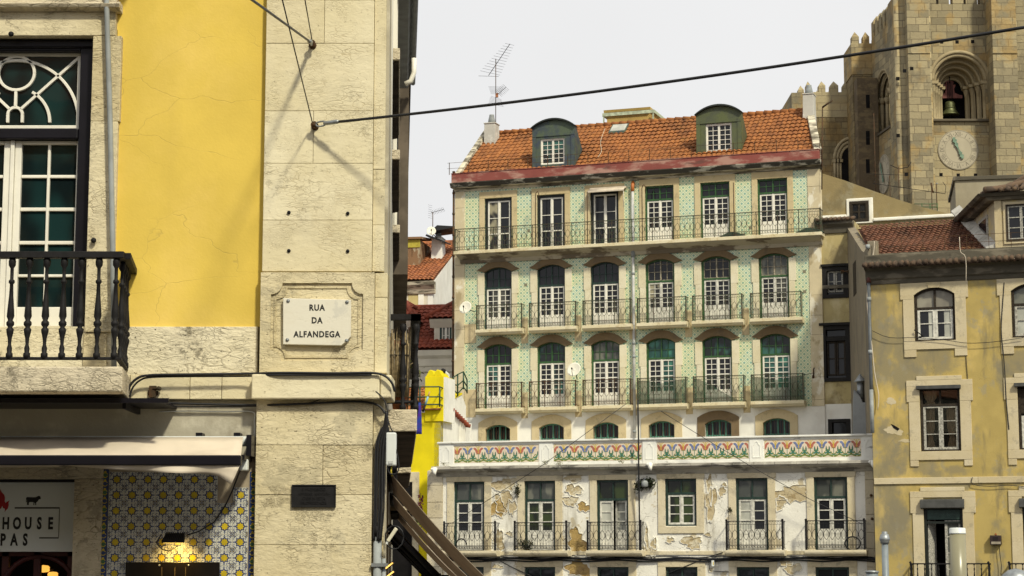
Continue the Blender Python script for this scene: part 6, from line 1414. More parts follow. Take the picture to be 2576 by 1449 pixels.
for (fn, x, y, lb) in ((tp3, 1090, 520, 'green tuft on the ledge by the second parapet pier'), (tp3, 1200, 512, 'dry tuft on the ledge at the start of the second flower panel'), (tp3, 1730, 505, 'yellow green tuft on the ledge under the second flower panel'), (tp3, 270, 520, 'dry stalks on the ledge at the left end of the parapet')):
    leafy('ledge_weed', tw(fn(x, y + 22, -.3), -.3, zled1), lb, 8, (.2, .08, .25), .06, 'leaf', 'plant', .3, int(x), 5, 'weeds on the ledge')
# cable along the wall below the balconies and thin wires across
TC = 'cables on the terrace building'
def tcab(pts, dy, r, lb, sag=0, name='wall_cable', cat='cable'):
    P = [tw(p, d) for p, d in zip(pts, dy)]; return wire(name, smooth(P, 5), r, lb, cat, group=TC)
zc_ = zst - .33
for j, (dz, r) in enumerate(((0, .045), (-.09, .03), (.06, .02))):
    tcab([(qx0 + .1 + .5*k, zc_ + dz + .03*sin(k*1.3 + j)) for k in range(0, int((qx1-qx0)/.5))] + [(TW_ - .15, zc_ - .05 + dz), (TW_ + .2, zc_ - .35), (TW_ + .25, zc_ - 1.2)], [-.08]*(int((qx1-qx0)/.5)) + [-.1, -.15, -.15], r, ('thickest black cable along the wall under the low balconies', 'lower black cable along the wall under the low balconies', 'thin upper cable along the wall under the low balconies')[j])
tcab([tp3(700, 1310), tp3(830, 1380), tp3(980, 1449)], [-.08]*3, .02, 'thin black cable slanting down between the first and second low windows')
tcab([tp4(650, 1240), tp4(500, 1290), tp4(300, 1370), tp4(150, 1430)], [-.08]*4, .016, 'thin black cable slanting down left below the casement window')
tcab([tp4(500, 1290), tp4(525, 1330), tp4(530, 1390), tp4(560, 1405), tp4(700, 1412)], [-.06]*5, .014, 'thin black cable looping to the small white box')
def tww(f, x, y, dy): return tw(f(x, y, dy), dy)
wire('span_wire', [tww(tp3, 330, 1010, -.6), tww(tp3, 1080, 530, -.9), tww(tp3, 1760, 30, -.9)], .012, 'thin wire slanting up from the first low balcony to the tiled facade', 'wire', group=TC)
wire('span_wire', [tww(tp4, 100, -10, -.9), tww(tp4, 460, 215, -.9), tww(tp4, 900, 480, -.8), tww(tp4, 1400, 760, -.7), tww(tp4, 1885, 990, -.65)], .012, 'thin wire slanting down to the last low balcony', 'wire', group=TC)
wire('down_wire', smooth([tww(tp3, 1855, 0, -.5), tww(tp3, 1860, 300, -.5), tww(tp3, 1862, 560, -.5), tww(tp3, 1868, 1000, -.25), tww(tp3, 1870, 1240, -.2)]), .035, 'dark cable conduit crossing the parapet beside the third pier', 'cable', group=TC)
org = tw(tp4(560, 1338), -.06); T = tag(empty('small_wall_box', org), 'small white box with orange label on the wall below the casement window', 'box'); m_ = MB(); m_.box(-.06, .06, -.06, .03, -.12, .12); m_.build('box_body', MT['plastic_white'], T, .01); m_ = MB(); m_.box(-.0, .03, -.064, -.061, -.06, .06); m_.build('box_label', MT['f_yel'], T)
for bx_, bi, lb in ((.85, 0, 'coil of black hose on the first low balcony floor'), (0, 4, 'black tyre-like hose coil at the right end of the last low balcony')):
    x = BX[bi][0] + .75 if bi == 0 else BX[bi][1] - .5; org = tw((x, 0), yq + .12, zst + .25); pts = [(.3*cos(t*pi/10), .015*sin(t), .26*sin(t*pi/10)) for t in range(40)] if bi else [(.24*cos(t*pi/10), .01*t, .24*sin(t*pi/10)) for t in range(12)]
    o = MB().tube(pts, .03, 5).build('hose_coil', MT['cable']); o.location = org; o.rotation_euler = (0, 0, -T_.phi); tag(o, lb, 'hose', 'hose coils on the low balconies')
for (x, y, lb) in ((1962, 735, 'upper rusty bolt in the right quoins'), (1970, 942, 'lower rusty bolt in the right quoins')):
    org = tw(tp4(x, y), -.06); o = MB().lathe([(.05, .05), (.06, 0), (.05, -.06), (.02, -.1)], (0, 0, 0), 8, axis='y').build('wall_bolt', MT['iron_rust']); o.location = org; tag(o, lb, 'bolt', 'bolts in the quoins')
# ================================================================== the weathered ochre building on the right
Y = Frame(2203, 2220, 78.0, 19.5, -3)
YB = tag(Y.root('ochre_apartment_building'), 'weathered ochre apartment building with stone window surrounds and brown tiled roof, at the right', 'building')
C8 = lambda x, y: (2043.9 + x*.434, 503.1 + y*.434)
C5 = lambda x, y: (2106.9 + x*.3272, 974.8 + y*.3272)
def y8(x, y, dy=0): return Y.p(*C8(x, y), dy)
def y5(x, y, dy=0): return Y.p(*C5(x, y), dy)
MT['ochre'] = plaster('weathered_ochre_paint', (.45, .34, .118), [((.235, .205, .13), .42, (1, 1, .8), .50, .60, .8), ((.60, .44, .15), .9, (1, 1, .6), .5, .7, .7), ((.16, .14, .095), 1.0, (1.6, 1, .3), .56, .72, .7), ((.30, .27, .19), 2.2, (1, 1, .7), .56, .66, .55)], (.9, (1, 1, 1.2), .005, .5, (.15, .11, .05)), 24, .006)
def bare(m, spots, c, col, soft=.5):
    sp = m.n('ShaderNodeSeparateXYZ'); m.l(m.co, sp.inputs[0]); nz = m.noise(1.6, det=8, rough=.65)
    for cx, cz, rx, rz in spots:
        dx = m.math('DIVIDE', m.math('SUBTRACT', sp.outputs[0], cx), rx); dz = m.math('DIVIDE', m.math('SUBTRACT', sp.outputs[2], cz), rz)
        d = m.math('ADD', m.math('ADD', m.math('MULTIPLY', dx, dx), m.math('MULTIPLY', dz, dz)), m.math('MULTIPLY', m.math('SUBTRACT', nz, .5), 5.0))
        c = m.mix(m.math('MULTIPLY', m.math('SUBTRACT', 1.0, m.ss(d, .3, 1.5)), .62), c, col)
    return c
m_ = MT['ochre']; nd = [n for n in m_.node_tree.nodes if n.type == 'BSDF_PRINCIPLED'][0]; N0 = NT.__new__(NT); N0.mat = m_; N0.t = m_.node_tree; N0.tc = N0.n('ShaderNodeTexCoord'); N0.co = N0.tc.outputs['Object']
src = nd.inputs['Base Color'].links[0].from_socket
SPT = [(y5(x, y)[0], y5(x, y)[1], rx*.0052, rz*.0052) for x, y, rx, rz in ((400, 430, 110, 170), (480, 540, 80, 120), (370, 300, 50, 90), (660, 615, 110, 45), (480, 950, 70, 130), (390, 1100, 50, 160), (900, 640, 90, 40))] + [(y8(700, 930)[0], y8(700, 930)[1], 1.1, .5), (y8(390, 700)[0], y8(390, 700)[1], .35, 1.6), (y8(1190, 960)[0], y8(1190, 960)[1], .7, .6)]
N0.l(bare(N0, SPT, src, (.215, .19, .13)), nd.inputs['Base Color'])
MT['ochre_grey'] = plaster('bare_grey_render', (.25, .225, .16), [((.42, .33, .15), 1.4, (1, 1, 1), .54, .62, .7), ((.12, .11, .08), 1.1, (1, 1, .6), .52, .7, .6)], (1.3, (1, 1, 1.2), .02, .6, (.10, .08, .05)), 16, .012)
MT['ysur'] = limestone('pale_window_stone', (.60, .52, .36), (.3, .24, .15), (.42, .35, .22), sc=5, st=(1, 1, 1), am=.2, pits=.5, bd=.008, dirt_lo=.58)
MT['ycorn'] = plaster('grimy_grey_cornice', (.10, .088, .065), [((.22, .19, .14), 1.2, (.6, 1, 2), .5, .62, .7), ((.03, .028, .024), 1.4, (.5, 1, 2), .52, .66, .7)], None, 14, .01)
MT['gable'] = plaster('grey_brown_gable_render', (.235, .20, .145), [((.36, .28, .14), .8, (1, 1, .25), .56, .66, .5), ((.13, .115, .09), 1.0, (1, 1, .4), .52, .66, .6)], (.6, (1, 1, .5), .008, .6, (.42, .33, .18)), 18, .01)
MT['roof2'] = rooftile('brown_old_roof_tiles', (.165, .07, .04), (.095, .045, .028), (.20, .13, .03), .2, .3, .35, .75)
MT['roof_old'] = rooftile('blackened_old_tiles', (.13, .085, .055), (.07, .052, .04), (.15, .13, .05), .23, .3, .4, .6)
MT['ywood'] = plain('rotting_dark_wood', (.045, .035, .025), .8, 0, .5, 14, .2); MT['ysash'] = plain('flaking_grey_white_paint', (.48, .46, .40), .8, 0, .55, 18, .2)
MT['shutter'] = plain('grey_shutter_box', (.075, .075, .07), .6, .1, .3, 5, .3)
YW = 12.0
zco0, zco1 = y8(400, 478)[1], y8(400, 372, -.3)[1]
zc_b = (y8(600, 470)[1] + y8(1000, 455)[1])/2
wy = []
def yop(f, a, b, t, bo): x0, z1 = f(a, t, .1); x1, z0 = f(b, bo, .1); return [x0, x1, z0, z1]
W1 = yop(y8, 588, 834, 515, 812); W2 = yop(y5, 632, 955, 15, 487); W3 = yop(y5, 662, 985, 868, 1620)
dxw = y8(1147, 700)[0] - y8(583, 700)[0]
ops = []; allw = []
for k in range(3):
    for w in (W1, W2, W3): q = [w[0] + dxw*k, w[1] + dxw*k, w[2], w[3]]; ops.append(tuple(q)); allw.append(q)
mb = MB(); mb.wall(0, YW, 0, zc_b + .3, 0, ops, .4)
def yp_(f, cx, cy, rx, rz, seed, mi=1, j=.35): a, b = f(cx, cy); s_ = .0158 if f is y8 else .0158; k = .434 if f is y8 else .3272; mb.prism(blob(a, b, rx*k*s_, rz*k*s_, 34, j, seed), -.004 - .0003*(seed % 20), .004, mi)
yp_(y5, 412, 105, 36, 26, 10, 2, .2); yp_(y5, 430, 330, 62, 34, 11, 2, .35); yp_(y5, 520, 410, 40, 14, 12, 2, .35)
hole = [y5(*q) for q in ((410, 280), (435, 290), (480, 318), (462, 332), (430, 312))]; mb.prism(hole, -.016, .004, 3)
mb.build('ochre_wall', [MT['ochre'], MT['ochre_grey'], MT['ysur'], MT['room']], YB)
mb = MB(); mb.box(.5, YW - .5, 1.3, 1.4, 0, zco0); mb.build('dark_interior', MT['room'], YB)
mb = MB(); a, b = y5(330, 745)[1], y5(330, 697)[1]
for x0, x1 in ((.02, 4.0), (4.0, 11.5)): mb.box(x0 + .004, x1 - .004, -.06, .02, a, b)
mb.build('string_course', MT['ysur'], YB, .012)
# cornice, eaves tiles
zt0 = (y8(345, 455)[1] + y8(1200, 418)[1])/2; ze = (y8(360, 375, -.55)[1] + y8(1220, 332, -.55)[1])/2
mb = MB(); mb.prism_x([(.3, zc_b - .06), (-.05, zc_b - .06), (-.08, zc_b + .1), (-.16, zc_b + .16), (-.2, zc_b + .45), (-.42, zc_b + .6), (-.46, ze - .12), (.3, ze - .12)], -.1, YW); mb.build('cornice', MT['ycorn'], YB, .015)
mb = MB(); mb.box(-.1, YW, -.3, .05, ze - .118, ze + .42); pr = mb.build('roof_kerb', MT['ycorn'], YB, .02)
mb = MB(); n = 50
for k in range(n): x = -.05 + .235*k; mb.tube([(x, -.66, ze - .03 + .02*sin(k*2.1)), (x + .02*sin(k*3.3), -.1, ze + .14)], [.105, .09], 7)
for k in range(n): x = .07 + .235*k; mb.tube([(x, -.62, ze - .09), (x, -.1, ze + .06)], [.07, .07], 6)
mb.build('eaves_tiles', MT['roof_old'], YB)
yq0, yq1 = 1.2, 7.0
zr0, zr1 = Y.z(*C8(500, 330), yq0), (Y.z(*C8(300, 150), yq1) + Y.z(*C8(720, 132), yq1))/2
ga0, ga1 = Y.x(2195, 900, .02), Y.x(2133, 900, 9.5); gl_ = lambda d: ga0 + (ga1-ga0)*(d-.02)/9.48 + .3
mb = MB(); tiled_slope(mb, gl_(yq1), 12, yq0, zr0, yq1, zr1, .22, .34, .05, 6, lambda X, Y_, Z: X < gl_(Y_)); mb.add([(gl_(yq0), yq0, zr0 - .1), (12, yq0, zr0 - .1), (12, yq1, zr1 - .1), (gl_(yq1), yq1, zr1 - .1)], [(0, 1, 2, 3)]); YR = mb.build('roof', MT['roof2'], YB)
mb = MB(); mb.box(.0, YW, .1, yq0 + .1, zr0 - .3, zr0 + .0); mb.build('roof_walkway', MT['ycorn'], YB)
# gable wall, running back beside the lower terrace
gp = [(2143, 562, 9.5), (2171, 630, 3.0), (2178, 634, 2.2), (2194, 607, .05), (2197, 640, .02), (2197, 665, .02)]
P = [Vector((Y.x(u, v, d), d, Y.z(u, v, d))) for u, v, d in gp]
a0 = Y.x(2195, 900, .02); a1 = Y.x(2133, 900, 9.5)
base = [Vector((a0, .02, 0)), Vector((a1, 9.5, 0))]
def gxw(d): return a0 + (a1-a0)*(d-.02)/9.48
poly = [Vector((gxw(.02), .02, 0)), Vector((gxw(9.5), 9.5, 0))] + [Vector((gxw(d), d, Y.z(u, v, d))) for u, v, d in gp]
mb = MB(); mb.prism_dir(poly, (.35, .0, 0)); mb.build('gable_wall', MT['gable'], YB, .0)
mb = MB(); mb.box(min(a0, 0) - .01, .36, -.03, .3, Y.z(2197, 668, 0), Y.z(2194, 606, 0)); mb.build('gable_pier', MT['gable'], YB, .02)
d_ = 6.0; zz = Y.z(2155, 690, d_); mb = MB(); mb.hexa([(gxw(6.4) - .02, 6.4, zz - .9), (gxw(5.3) - .02, 5.3, zz - .9), (gxw(5.3) + .02, 5.3, zz - .9), (gxw(6.4) + .02, 6.4, zz - .9)], [(gxw(6.4) - .02, 6.4, zz + .5), (gxw(5.3) - .02, 5.3, zz + .5), (gxw(5.3) + .02, 5.3, zz + .5), (gxw(6.4) + .02, 6.4, zz + .5)]); mb.build('gable_window', MT['ywood'], YB)
# window surrounds and windows
def ysurround(x0, x1, z0, z1, kind):
    m_ = MB(); w = .42
    if kind == 0:
        rise = .28; zs = z1 - rise
        for s_, xa in ((-1, x0), (1, x1)):
            m_.box(*sorted((xa, xa + s_*w)), -.05, .2, z0 - .002, zs - .15); m_.box(*sorted((xa, xa + s_*(w+.10))), -.056, .2, zs - .148, zs + .005)
            m_.box(*sorted((xa - s_*.05, xa + s_*w)), -.05, .2, z0 - .62, z0 - .33)
        o_ = [(x0 - w - .1, zs + .007)] + [(x0 - w - .1 + (x1-x0+2*w+.2)*k/10, zc_b - .07) for k in range(11)] + [(x1 + w + .1, zs + .007)]
        i_ = outline(x0, x1, zs + .007, zs + .008, rise, 10); m_.ring(o_, i_, -.052, .2, False); c = (x0+x1)/2; m_.prism([(c - .2, z1 - .01), (c + .2, z1 - .01), (c + .28, zc_b - .07), (c - .28, zc_b - .07)], -.09, -.053)
        m_.box(x0 - w, x1 + w, -.06, .2, z0 - .33, z0 - .004)
    else:
        for s_, xa in ((-1, x0), (1, x1)):
            m_.box(*sorted((xa, xa + s_*w)), -.05, .2, z0 - (.002 if kind == 1 else -.0), z1 - .5); m_.box(*sorted((xa, xa + s_*(w+.08))), -.056, .2, z1 - .498, z1 + .1)
            if kind == 1: m_.box(*sorted((xa + s_*.1, xa + s_*w)), -.05, .2, z0 - .58, z0 - .34)
        m_.box(x0 - w - .08, x1 + w + .08, -.054, .2, z1 + .102, z1 + .34); m_.box(x0 - .1, x1 + .1, -.058, .2, z1 + .342, z1 + .50)
        if kind == 1: m_.box(x0 - w, x1 + w, -.06, .2, z0 - .34, z0 - .004)
    m_.build('window_surround', MT['ysur'], YB, .012)
def curtain(par, x0, x1, z0, z1, y, tie=.35):
    m_ = MB(); nx, nz = 24, 10; vs = []
    for j in range(nz+1):
        t = j/nz; z = z1 - (z1-z0)*t; g = 1 - .45*math.exp(-((t-.72)/.16)**2)
        for i in range(nx+1): s = i/nx; c = (x0+x1)/2; vs.append((c + (x0 + (x1-x0)*s - c)*g, y + .03*sin(s*2*pi*4.5), z))
    m_.add(vs, [(j*(nx+1)+i, j*(nx+1)+i+1, (j+1)*(nx+1)+i+1, (j+1)*(nx+1)+i) for j in range(nz) for i in range(nx)], 0, True)
    m_.build('curtain', MT['curtain'], par)
MT['curtain'] = plain('salmon_curtain', (.50, .30, .19), .9, 0, .2, 9, .1)
for i, (x0, x1, z0, z1) in enumerate(allw):
    kind = i % 3; col_ = i//3; ysurround(x0, x1, z0, z1, kind); y = .1; c = (x0+x1)/2
    if kind == 0:
        rise = .28; zs = z1 - rise; m_ = MB(); m_.ring(outline(x0, x1, z0, zs, rise), outline(x0+.1, x1-.1, z0+.06, zs, rise-.08), y - .02, y + .14); zt = z0 + (z1-z0)*.62; m_.box(x0+.1, x1-.1, y - .01, y + .1, zt - .05, zt + .04); m_.box(c-.04, c+.04, y, y + .1, zt, z1 - .06); W = m_.build('arched_window', MT['ywood'], YB)
        m_ = MB(); m_.prism(outline(x0+.08, x1-.08, zt, zs, rise-.06), y + .08, y + .086); m_.build('transom_glass', pane('glass_over_fabric', (.30, .28, .22), .2, (.22, .2, .16)) if col_ == 0 else MT['glass_grey'], W); m_ = MB()
        for p, q in ((x0+.11, c-.003), (c+.003, x1-.11)): m_.ring([(p, z0+.07), (p, zt-.06), (q, zt-.06), (q, z0+.07)], [(p+.09, z0+.16), (p+.09, zt-.12), (q-.09, zt-.12), (q-.09, z0+.16)], y + .01, y + .07); z = (z0 + zt)/2 + .04; m_.box(p+.09, q-.09, y + .02, y + .06, z-.018, z+.018)
        m_.build('sash', MT['white_old'] if col_ == 0 else MT['ysash'], W); m_ = MB(); m_.box(x0+.12, x1-.12, y + .062, y + .068, z0+.1, zt-.08); m_.build('glass', MT['glass'] if col_ == 0 else MT['glass_white'], W)
        if col_ == 0:
            m_ = MB(); m_.box(x1 - .45, x1 - .21, y + .055, y + .061, z0 + .17, zt - .13); m_.box(c - .26, c - .1, y + .055, y + .061, z0 + .17, zt - .13); m_.build('inner_shutter', MT['glass_white'], W)
    else:
        m_ = MB(); th = .52 if kind == 1 else .75; zt = z1 - th - .1
        m_.ring([(x0, z0), (x0, z1), (x1, z1), (x1, z0)], [(x0+.1, z0+.06), (x0+.1, z1-.05), (x1-.1, z1-.05), (x1-.1, z0+.06)], y - .02, y + .16); m_.box(x0+.1, x1-.1, y - .01, y + .1, zt - .05, zt + .04)
        if kind == 1: m_.box(c-.03, c+.03, y, y + .09, zt + .04, z1 - .05)
        W = m_.build('shuttered_window', MT['ywood'] if kind == 1 else MT['frame_black'], YB)
        m_ = MB(); m_.box(x0 - .1, x1 + .06, -.22, .0, z1 - .02 - (.12 if kind == 2 else .0), z1 + .12) if kind == 1 else m_.hexa([(x0 - .1, -.24, z1 - .3), (x1 + .08, -.24, z1 - .3), (x1 + .08, .0, z1 - .34), (x0 - .1, .0, z1 - .34)], [(x0 - .1, -.22, z1 + .0), (x1 + .08, -.22, z1 + .0), (x1 + .08, .0, z1 + .05), (x0 - .1, .0, z1 + .05)]); m_.build('shutter_box', MT['shutter'], W, .01)
        if kind == 1 and col_ == 0:
            m_ = MB()
            for p, q in ((x0+.11, c-.003), (c+.003, x1-.11)):
                m_.ring([(p, z0+.07), (p, zt-.06), (q, zt-.06), (q, z0+.07)], [(p+.09, z0+.16), (p+.09, zt-.12), (q-.08, zt-.12), (q-.08, z0+.16)], y + .01, y + .07)
                for k in (1, 2): z = z0 + .16 + (zt - .28 - z0)*k/3; m_.box(p+.09, q-.08, y + .02, y + .06, z-.016, z+.016)
            m_.build('sash', MT['ysash'], W); m_ = MB(); m_.box(x0+.12, x1-.12, y + .062, y + .066, z0+.1, zt-.08); m_.box(x0+.1, x1-.1, y + .062, y + .066, zt + .03, z1 - .05); m_.build('glass', MT['clear'], W)
            for p, q in ((x0 + .16, x0 + .52), (x1 - .56, x1 - .17)): curtain(W, p, q, z0 + .1, zt - .05, y + .2)
            curtain(W, x0 + .14, c - .15, zt, z1 - .06, y + .2); m_ = MB(); m_.box(x0 + .02, x1 - .02, y + .6, y + .62, z0, z1); m_.build('dark_backdrop', MT['room'], W)
        elif kind == 1:
            m_ = MB(); 
            for k in range(16): z = z1 - .08 - .06*k; m_.box(x0+.1, x1-.1, y - .0, y + .02, z - .056, z)
            m_.build('roller_shutter', MT['ywood'], W); m_ = MB(); 
            for p, q in ((x0+.11, c-.003), (c+.003, x1-.11)): m_.ring([(p, z0+.07), (p, zt-.5), (q, zt-.5), (q, z0+.07)], [(p+.09, z0+.16), (p+.09, zt-.56), (q-.08, zt-.56), (q-.08, z0+.16)], y + .03, y + .08); m_.box(p, q, y + .04, y + .07, z0 + .55, z0 + .58)
            m_.build('sash', MT['white_old'], W); m_ = MB(); m_.box(x0+.1, x1-.1, y + .082, y + .088, z0+.05, zt); m_.build('glass', MT['glass'], W)
        else:
            m_ = MB()
            for k in range(7): z = z1 - .36 - .055*k; m_.box(x0+.12, x1-.12, y + .0, y + .02, z - .05, z)
            m_.build('roller_shutter', plain('dark_green_shutter_slats', (.03, .06, .05), .5, 0, .3, 6), W)
            m_ = MB(); a, b = c + .03, x1 - .12; zt2 = z1 - .78
            m_.ring([(a, z0), (a, zt2), (b, zt2), (b, z0)], [(a+.1, z0+.1), (a+.1, zt2-.08), (b-.07, zt2-.08), (b-.07, z0+.1)], y + .05, y + .1)
            for k in (1, 2, 3): z = zt2 - .62*k; m_.box(a+.1, b-.07, y + .06, y + .09, z-.02, z+.02)
            m_.hexa([(x0+.12, y + .1, z0), (x0+.16, y + .1, z0), (x0+.36, y + .65, z0), (x0+.32, y + .65, z0)], [(x0+.12, y + .1, zt2), (x0+.16, y + .1, zt2), (x0+.36, y + .65, zt2), (x0+.32, y + .65, zt2)]); m_.build('door_leaf', MT['ysash'], W)
            m_ = MB(); m_.box(a+.08, b-.05, y + .07, y + .075, z0, zt2-.05); m_.build('leaf_glass', MT['glass_grey'], W)
# balconies at the bottom edge
yyb = -.6
bz = y5(860, 1352, yyb)[1]
for k, (a, b) in enumerate(((560, 1160), (1318, 1900))):
    x0, x1 = y5(a, 1352, yyb)[0], y5(b, 1352, yyb)[0]; m_ = MB(); m_.box(x0, x1, yyb - .05, 0, bz - 1.25, bz - 1.05); o_ = m_.build('balcony', MT['ysur'], YB, .02); m_ = MB()
    m_.box(x0, x1, yyb - .03, yyb + .03, bz - .04, bz + .01)
    for x in (x0, x1): m_.box(x - .03, x + .03, yyb, 0, bz - .04, bz + .008); m_.lathe([(.03, 0), (.055, .03), (.02, .08)], (x, yyb, bz), 8)
    m_.box(x0, x1, yyb - .02, yyb + .02, bz - .98, bz - .94); n = int((x1-x0)/.245)
    for q in range(n+1): x = x0 + (x1-x0)*q/n; m_.lathe([(.03, -1.0), (.018, -.9), (.032, -.75), (.036, -.68), (.02, -.6), (.035, -.52), (.016, -.3), (.03, -.2), (.014, -.16), (.014, -.08), (.034, -.05), (.034, -.03)], (x, yyb, bz), 7)
    for x in (x0, x1):
        for q in (.15, .3, .45): m_.lathe([(.03, -1.0), (.018, -.9), (.036, -.68), (.016, -.3), (.03, -.2), (.014, -.1), (.034, -.03)], (x, yyb + q, bz), 7)
    m_.build('railing', MT['iron'], o_)
# dormer on the roof with a curved tiled top
C7 = lambda x, y: (1981 + x*.434, y*.434)
yd0 = 1.3
def y7(x, y, d): u, v = C7(x, y); X, Z = Y.p(u, v, d); return Vector((X, d, Z))
a = y7(1205, 1290, yd0); xr = a.x + 5; zt = y7(1205, 1128, yd0).z; zbt = zr0 - .1; dE_ = 9.0
bk = y7(985, 1330, dE_); sk_ = (bk.x - a.x)/(dE_ - yd0)      # its left flank runs back parallel to the gable wall
lx = lambda d, o=0: a.x + o + sk_*(d - yd0)
mb = MB(); mb.hexa([(a.x, yd0, zbt), (xr, yd0, zbt), (xr, dE_, zbt), (lx(dE_), dE_, zbt)], [(a.x, yd0, zt), (xr, yd0, zt), (xr, dE_, zt), (lx(dE_), dE_, zt)]); D_ = mb.build('dormer', plaster('cream_dormer_render', (.46, .40, .27), [((.52, .41, .17), 1.1, (1, 1, 1), .52, .6, .7), ((.2, .18, .13), 1.2, (1, 1, .4), .55, .7, .6)], None, 18, .008), YB, .01)
eo = y7(1128, 1085, yd0 - .5).x - a.x; m_ = MB()
for k in range(2): o = -.25 - .25*k; z0 = zt - .26 + .14*k; m_.hexa([(lx(yd0, o), yd0 + o*.6, z0), (xr, yd0 + o*.6, z0), (xr, dE_, z0), (lx(dE_, o), dE_, z0)], [(lx(yd0, o - .1), yd0 + o*.6 - .1, z0 + .135), (xr, yd0 + o*.6 - .1, z0 + .135), (xr, dE_, z0 + .135), (lx(dE_, o - .1), dE_, z0 + .135)])
m_.build('dormer_cornice', MT['ycorn'], D_, .02)
m_ = MB(); z0 = zt + .04; e1, e2 = (lx(yd0 - .5, eo), yd0 - .5), (lx(dE_, eo), dE_); pr_ = [(0, 0), (.3, .05), (.7, .16), (1.3, .42), (2.2, .95)]
vs = [];
for dx, dz in pr_: vs += [(e1[0] + dx, e1[1] + dx, z0 + dz), (e2[0] + dx, e2[1], z0 + dz)]
m_.add(vs, [(2*i, 2*i+1, 2*i+3, 2*i+2) for i in range(4)], 0, True); vs = []
for dy, dz in pr_: vs += [(e1[0] + dy, e1[1] + dy, z0 + dz), (xr, e1[1] + dy, z0 + dz)]
m_.add(vs, [(2*i, 2*i+1, 2*i+3, 2*i+2) for i in range(4)], 0, True)
for k in range(32):
    t = k/31; x, y = e1[0] + (e2[0]-e1[0])*t, e1[1] + (e2[1]-e1[1])*t; m_.tube([(x - .06 + dx, y, z0 + .05 + dz + random.uniform(-.01, .01)) for dx, dz in pr_ if dx < y - e1[1] + .4], .09, 6) if k > 1 else None
for k in range(22):
    x = e1[0] + .27*k; m_.tube([(x, e1[1] - .06 + dy, z0 + .05 + dz) for dy, dz in pr_ if dy < .27*k + .4], .095, 6) if k > 1 else None
m_.tube([(e1[0] + dx - .05, e1[1] + dx - .05, z0 + .08 + dz) for dx, dz in pr_], .13, 7)
m_.build('dormer_roof', MT['roof_old'], D_)
w0, w1 = y7(1272, 1400, yd0), y7(1440, 1178, yd0); muntin_window(D_, 'dormer_window', w0.x, w1.x, w0.z, w1.z, yd0 - .04, 1, 3, MT['ywood'], MT['ysash'], MT['glass'], .07, .035)
m_ = MB(); w = y7(1262, 1400, yd0); m_.ring([(w0.x - .1, w0.z - .1), (w0.x - .1, w1.z + .1), (w1.x + .1, w1.z + .1), (w1.x + .1, w0.z - .1)], [(w0.x, w0.z), (w0.x, w1.z), (w1.x, w1.z), (w1.x, w0.z)], yd0 - .06, yd0); m_.box(a.x - .02, a.x + .25, yd0 - .07, yd0, zbt, zt - .23); m_.build('window_surround', MT['ysur'], D_)
m_ = MB(); sw = lambda d0, d1, o0, o1, z0, z1: m_.hexa([(lx(d0, -o0), d0, z0), (lx(d0, -o1), d0, z0), (lx(d1, -o1), d1, z0), (lx(d1, -o0), d1, z0)], [(lx(d0, -o0), d0, z1), (lx(d0, -o1), d0, z1), (lx(d1, -o1), d1, z1), (lx(d1, -o0), d1, z1)])
zw0, zw1 = zbt + .25, zt - .55; sw(2.6, 4.4, -.02, .05, zw0, zw1); m_.build('side_window', MT['ysash'], D_); m_ = MB(); sw(2.8, 4.2, .04, .06, zw0 + .12, zw1 - .12); m_.build('side_glass', MT['glass'], D_)
m_ = MB()
for q in range(8): d = yd0 + .9*q; z0 = zr0 + .1 + (d - yd0)*(zr1-zr0)/(yq1-yq0); z1 = z0 + .9*(zr1-zr0)/(yq1-yq0); m_.hexa([(lx(d, -.35), d, z0), (lx(d, .02), d, z0), (lx(d+.9, .02), d + .9, z1), (lx(d+.9, -.35), d + .9, z1)], [(lx(d, -.35), d, z0 + .06), (lx(d, .02), d, z0 + .3), (lx(d+.9, .02), d + .9, z1 + .3), (lx(d+.9, -.35), d + .9, z1 + .06)])
m_.build('lead_flashing', MT['gchim'], D_)
# roof walkway rail
x0 = Y.x(2203, 640, .4); mb = MB()
for k in range(14): x = .4 + .85*k; mb.bar((x, .5, ze + .3), (x, .5, ze + 1.15), .014)
for dz in (.55, .85, 1.15): mb.tube([(.25, .5, ze + dz), (YW, .5, ze + dz)], .011, 4)
mb.build('roof_railing', MT['iron_rust'], YB)
# ------------------------------------------------------------------ things on the ochre building
def yw(p, dy): w = Y.O + Y.t*p[0] + Y.n*dy; w.z = Y.z0 + p[1]; return w
pt = yw(y8(318, 480, -.12), -.12); pb = yw(y8(348, 1350, -.12), -.12)
T = tag(empty('drain_pipe', pb), 'grey drain pipe with rusty elbow down the left edge of the ochre building', 'pipe'); d = pt - pb; d.x = 0; d.y = 0
xx = Y.x(2190, 900, -.12); w0 = Y.O + Y.t*xx + Y.n*(-.12); T.location = (w0.x, w0.y, pb.z)
m_ = MB(); m_.tube([(0, 0, 0), (0, 0, d.z)], .07, 10); m_.build('pipe', plain('slate_grey_pipe', (.10, .11, .12), .5, 0, .3, 3), T); m_ = MB(); m_.tube([(0, 0, d.z), (0, 0, d.z + .15), (.02, .1, d.z + .28), (.1, .25, d.z + .32)], .09, 8); m_.build('pipe_elbow', plain('rust_red_iron', (.12, .04, .03), .7), T); m_ = MB()
for z in (3.1, 5.2, 7.3): MB().tube([(0, 0, z), (0, 0, z + .16)], .09, 8).build('pipe_collar', MT['grey_pipe'], T)
m_.tube([(0, 0, 0), (0, 0, 1.7)], .078, 10); m_.build('pipe_collar', MT['grey_pipe'], T)
org = yw(y5(1218, 1210, -.12), -.1); T = tag(empty('alarm_box', org), 'dark brown alarm box with orange beacon on the ochre wall', 'alarm'); T.rotation_euler = (0, 0, -Y.phi)
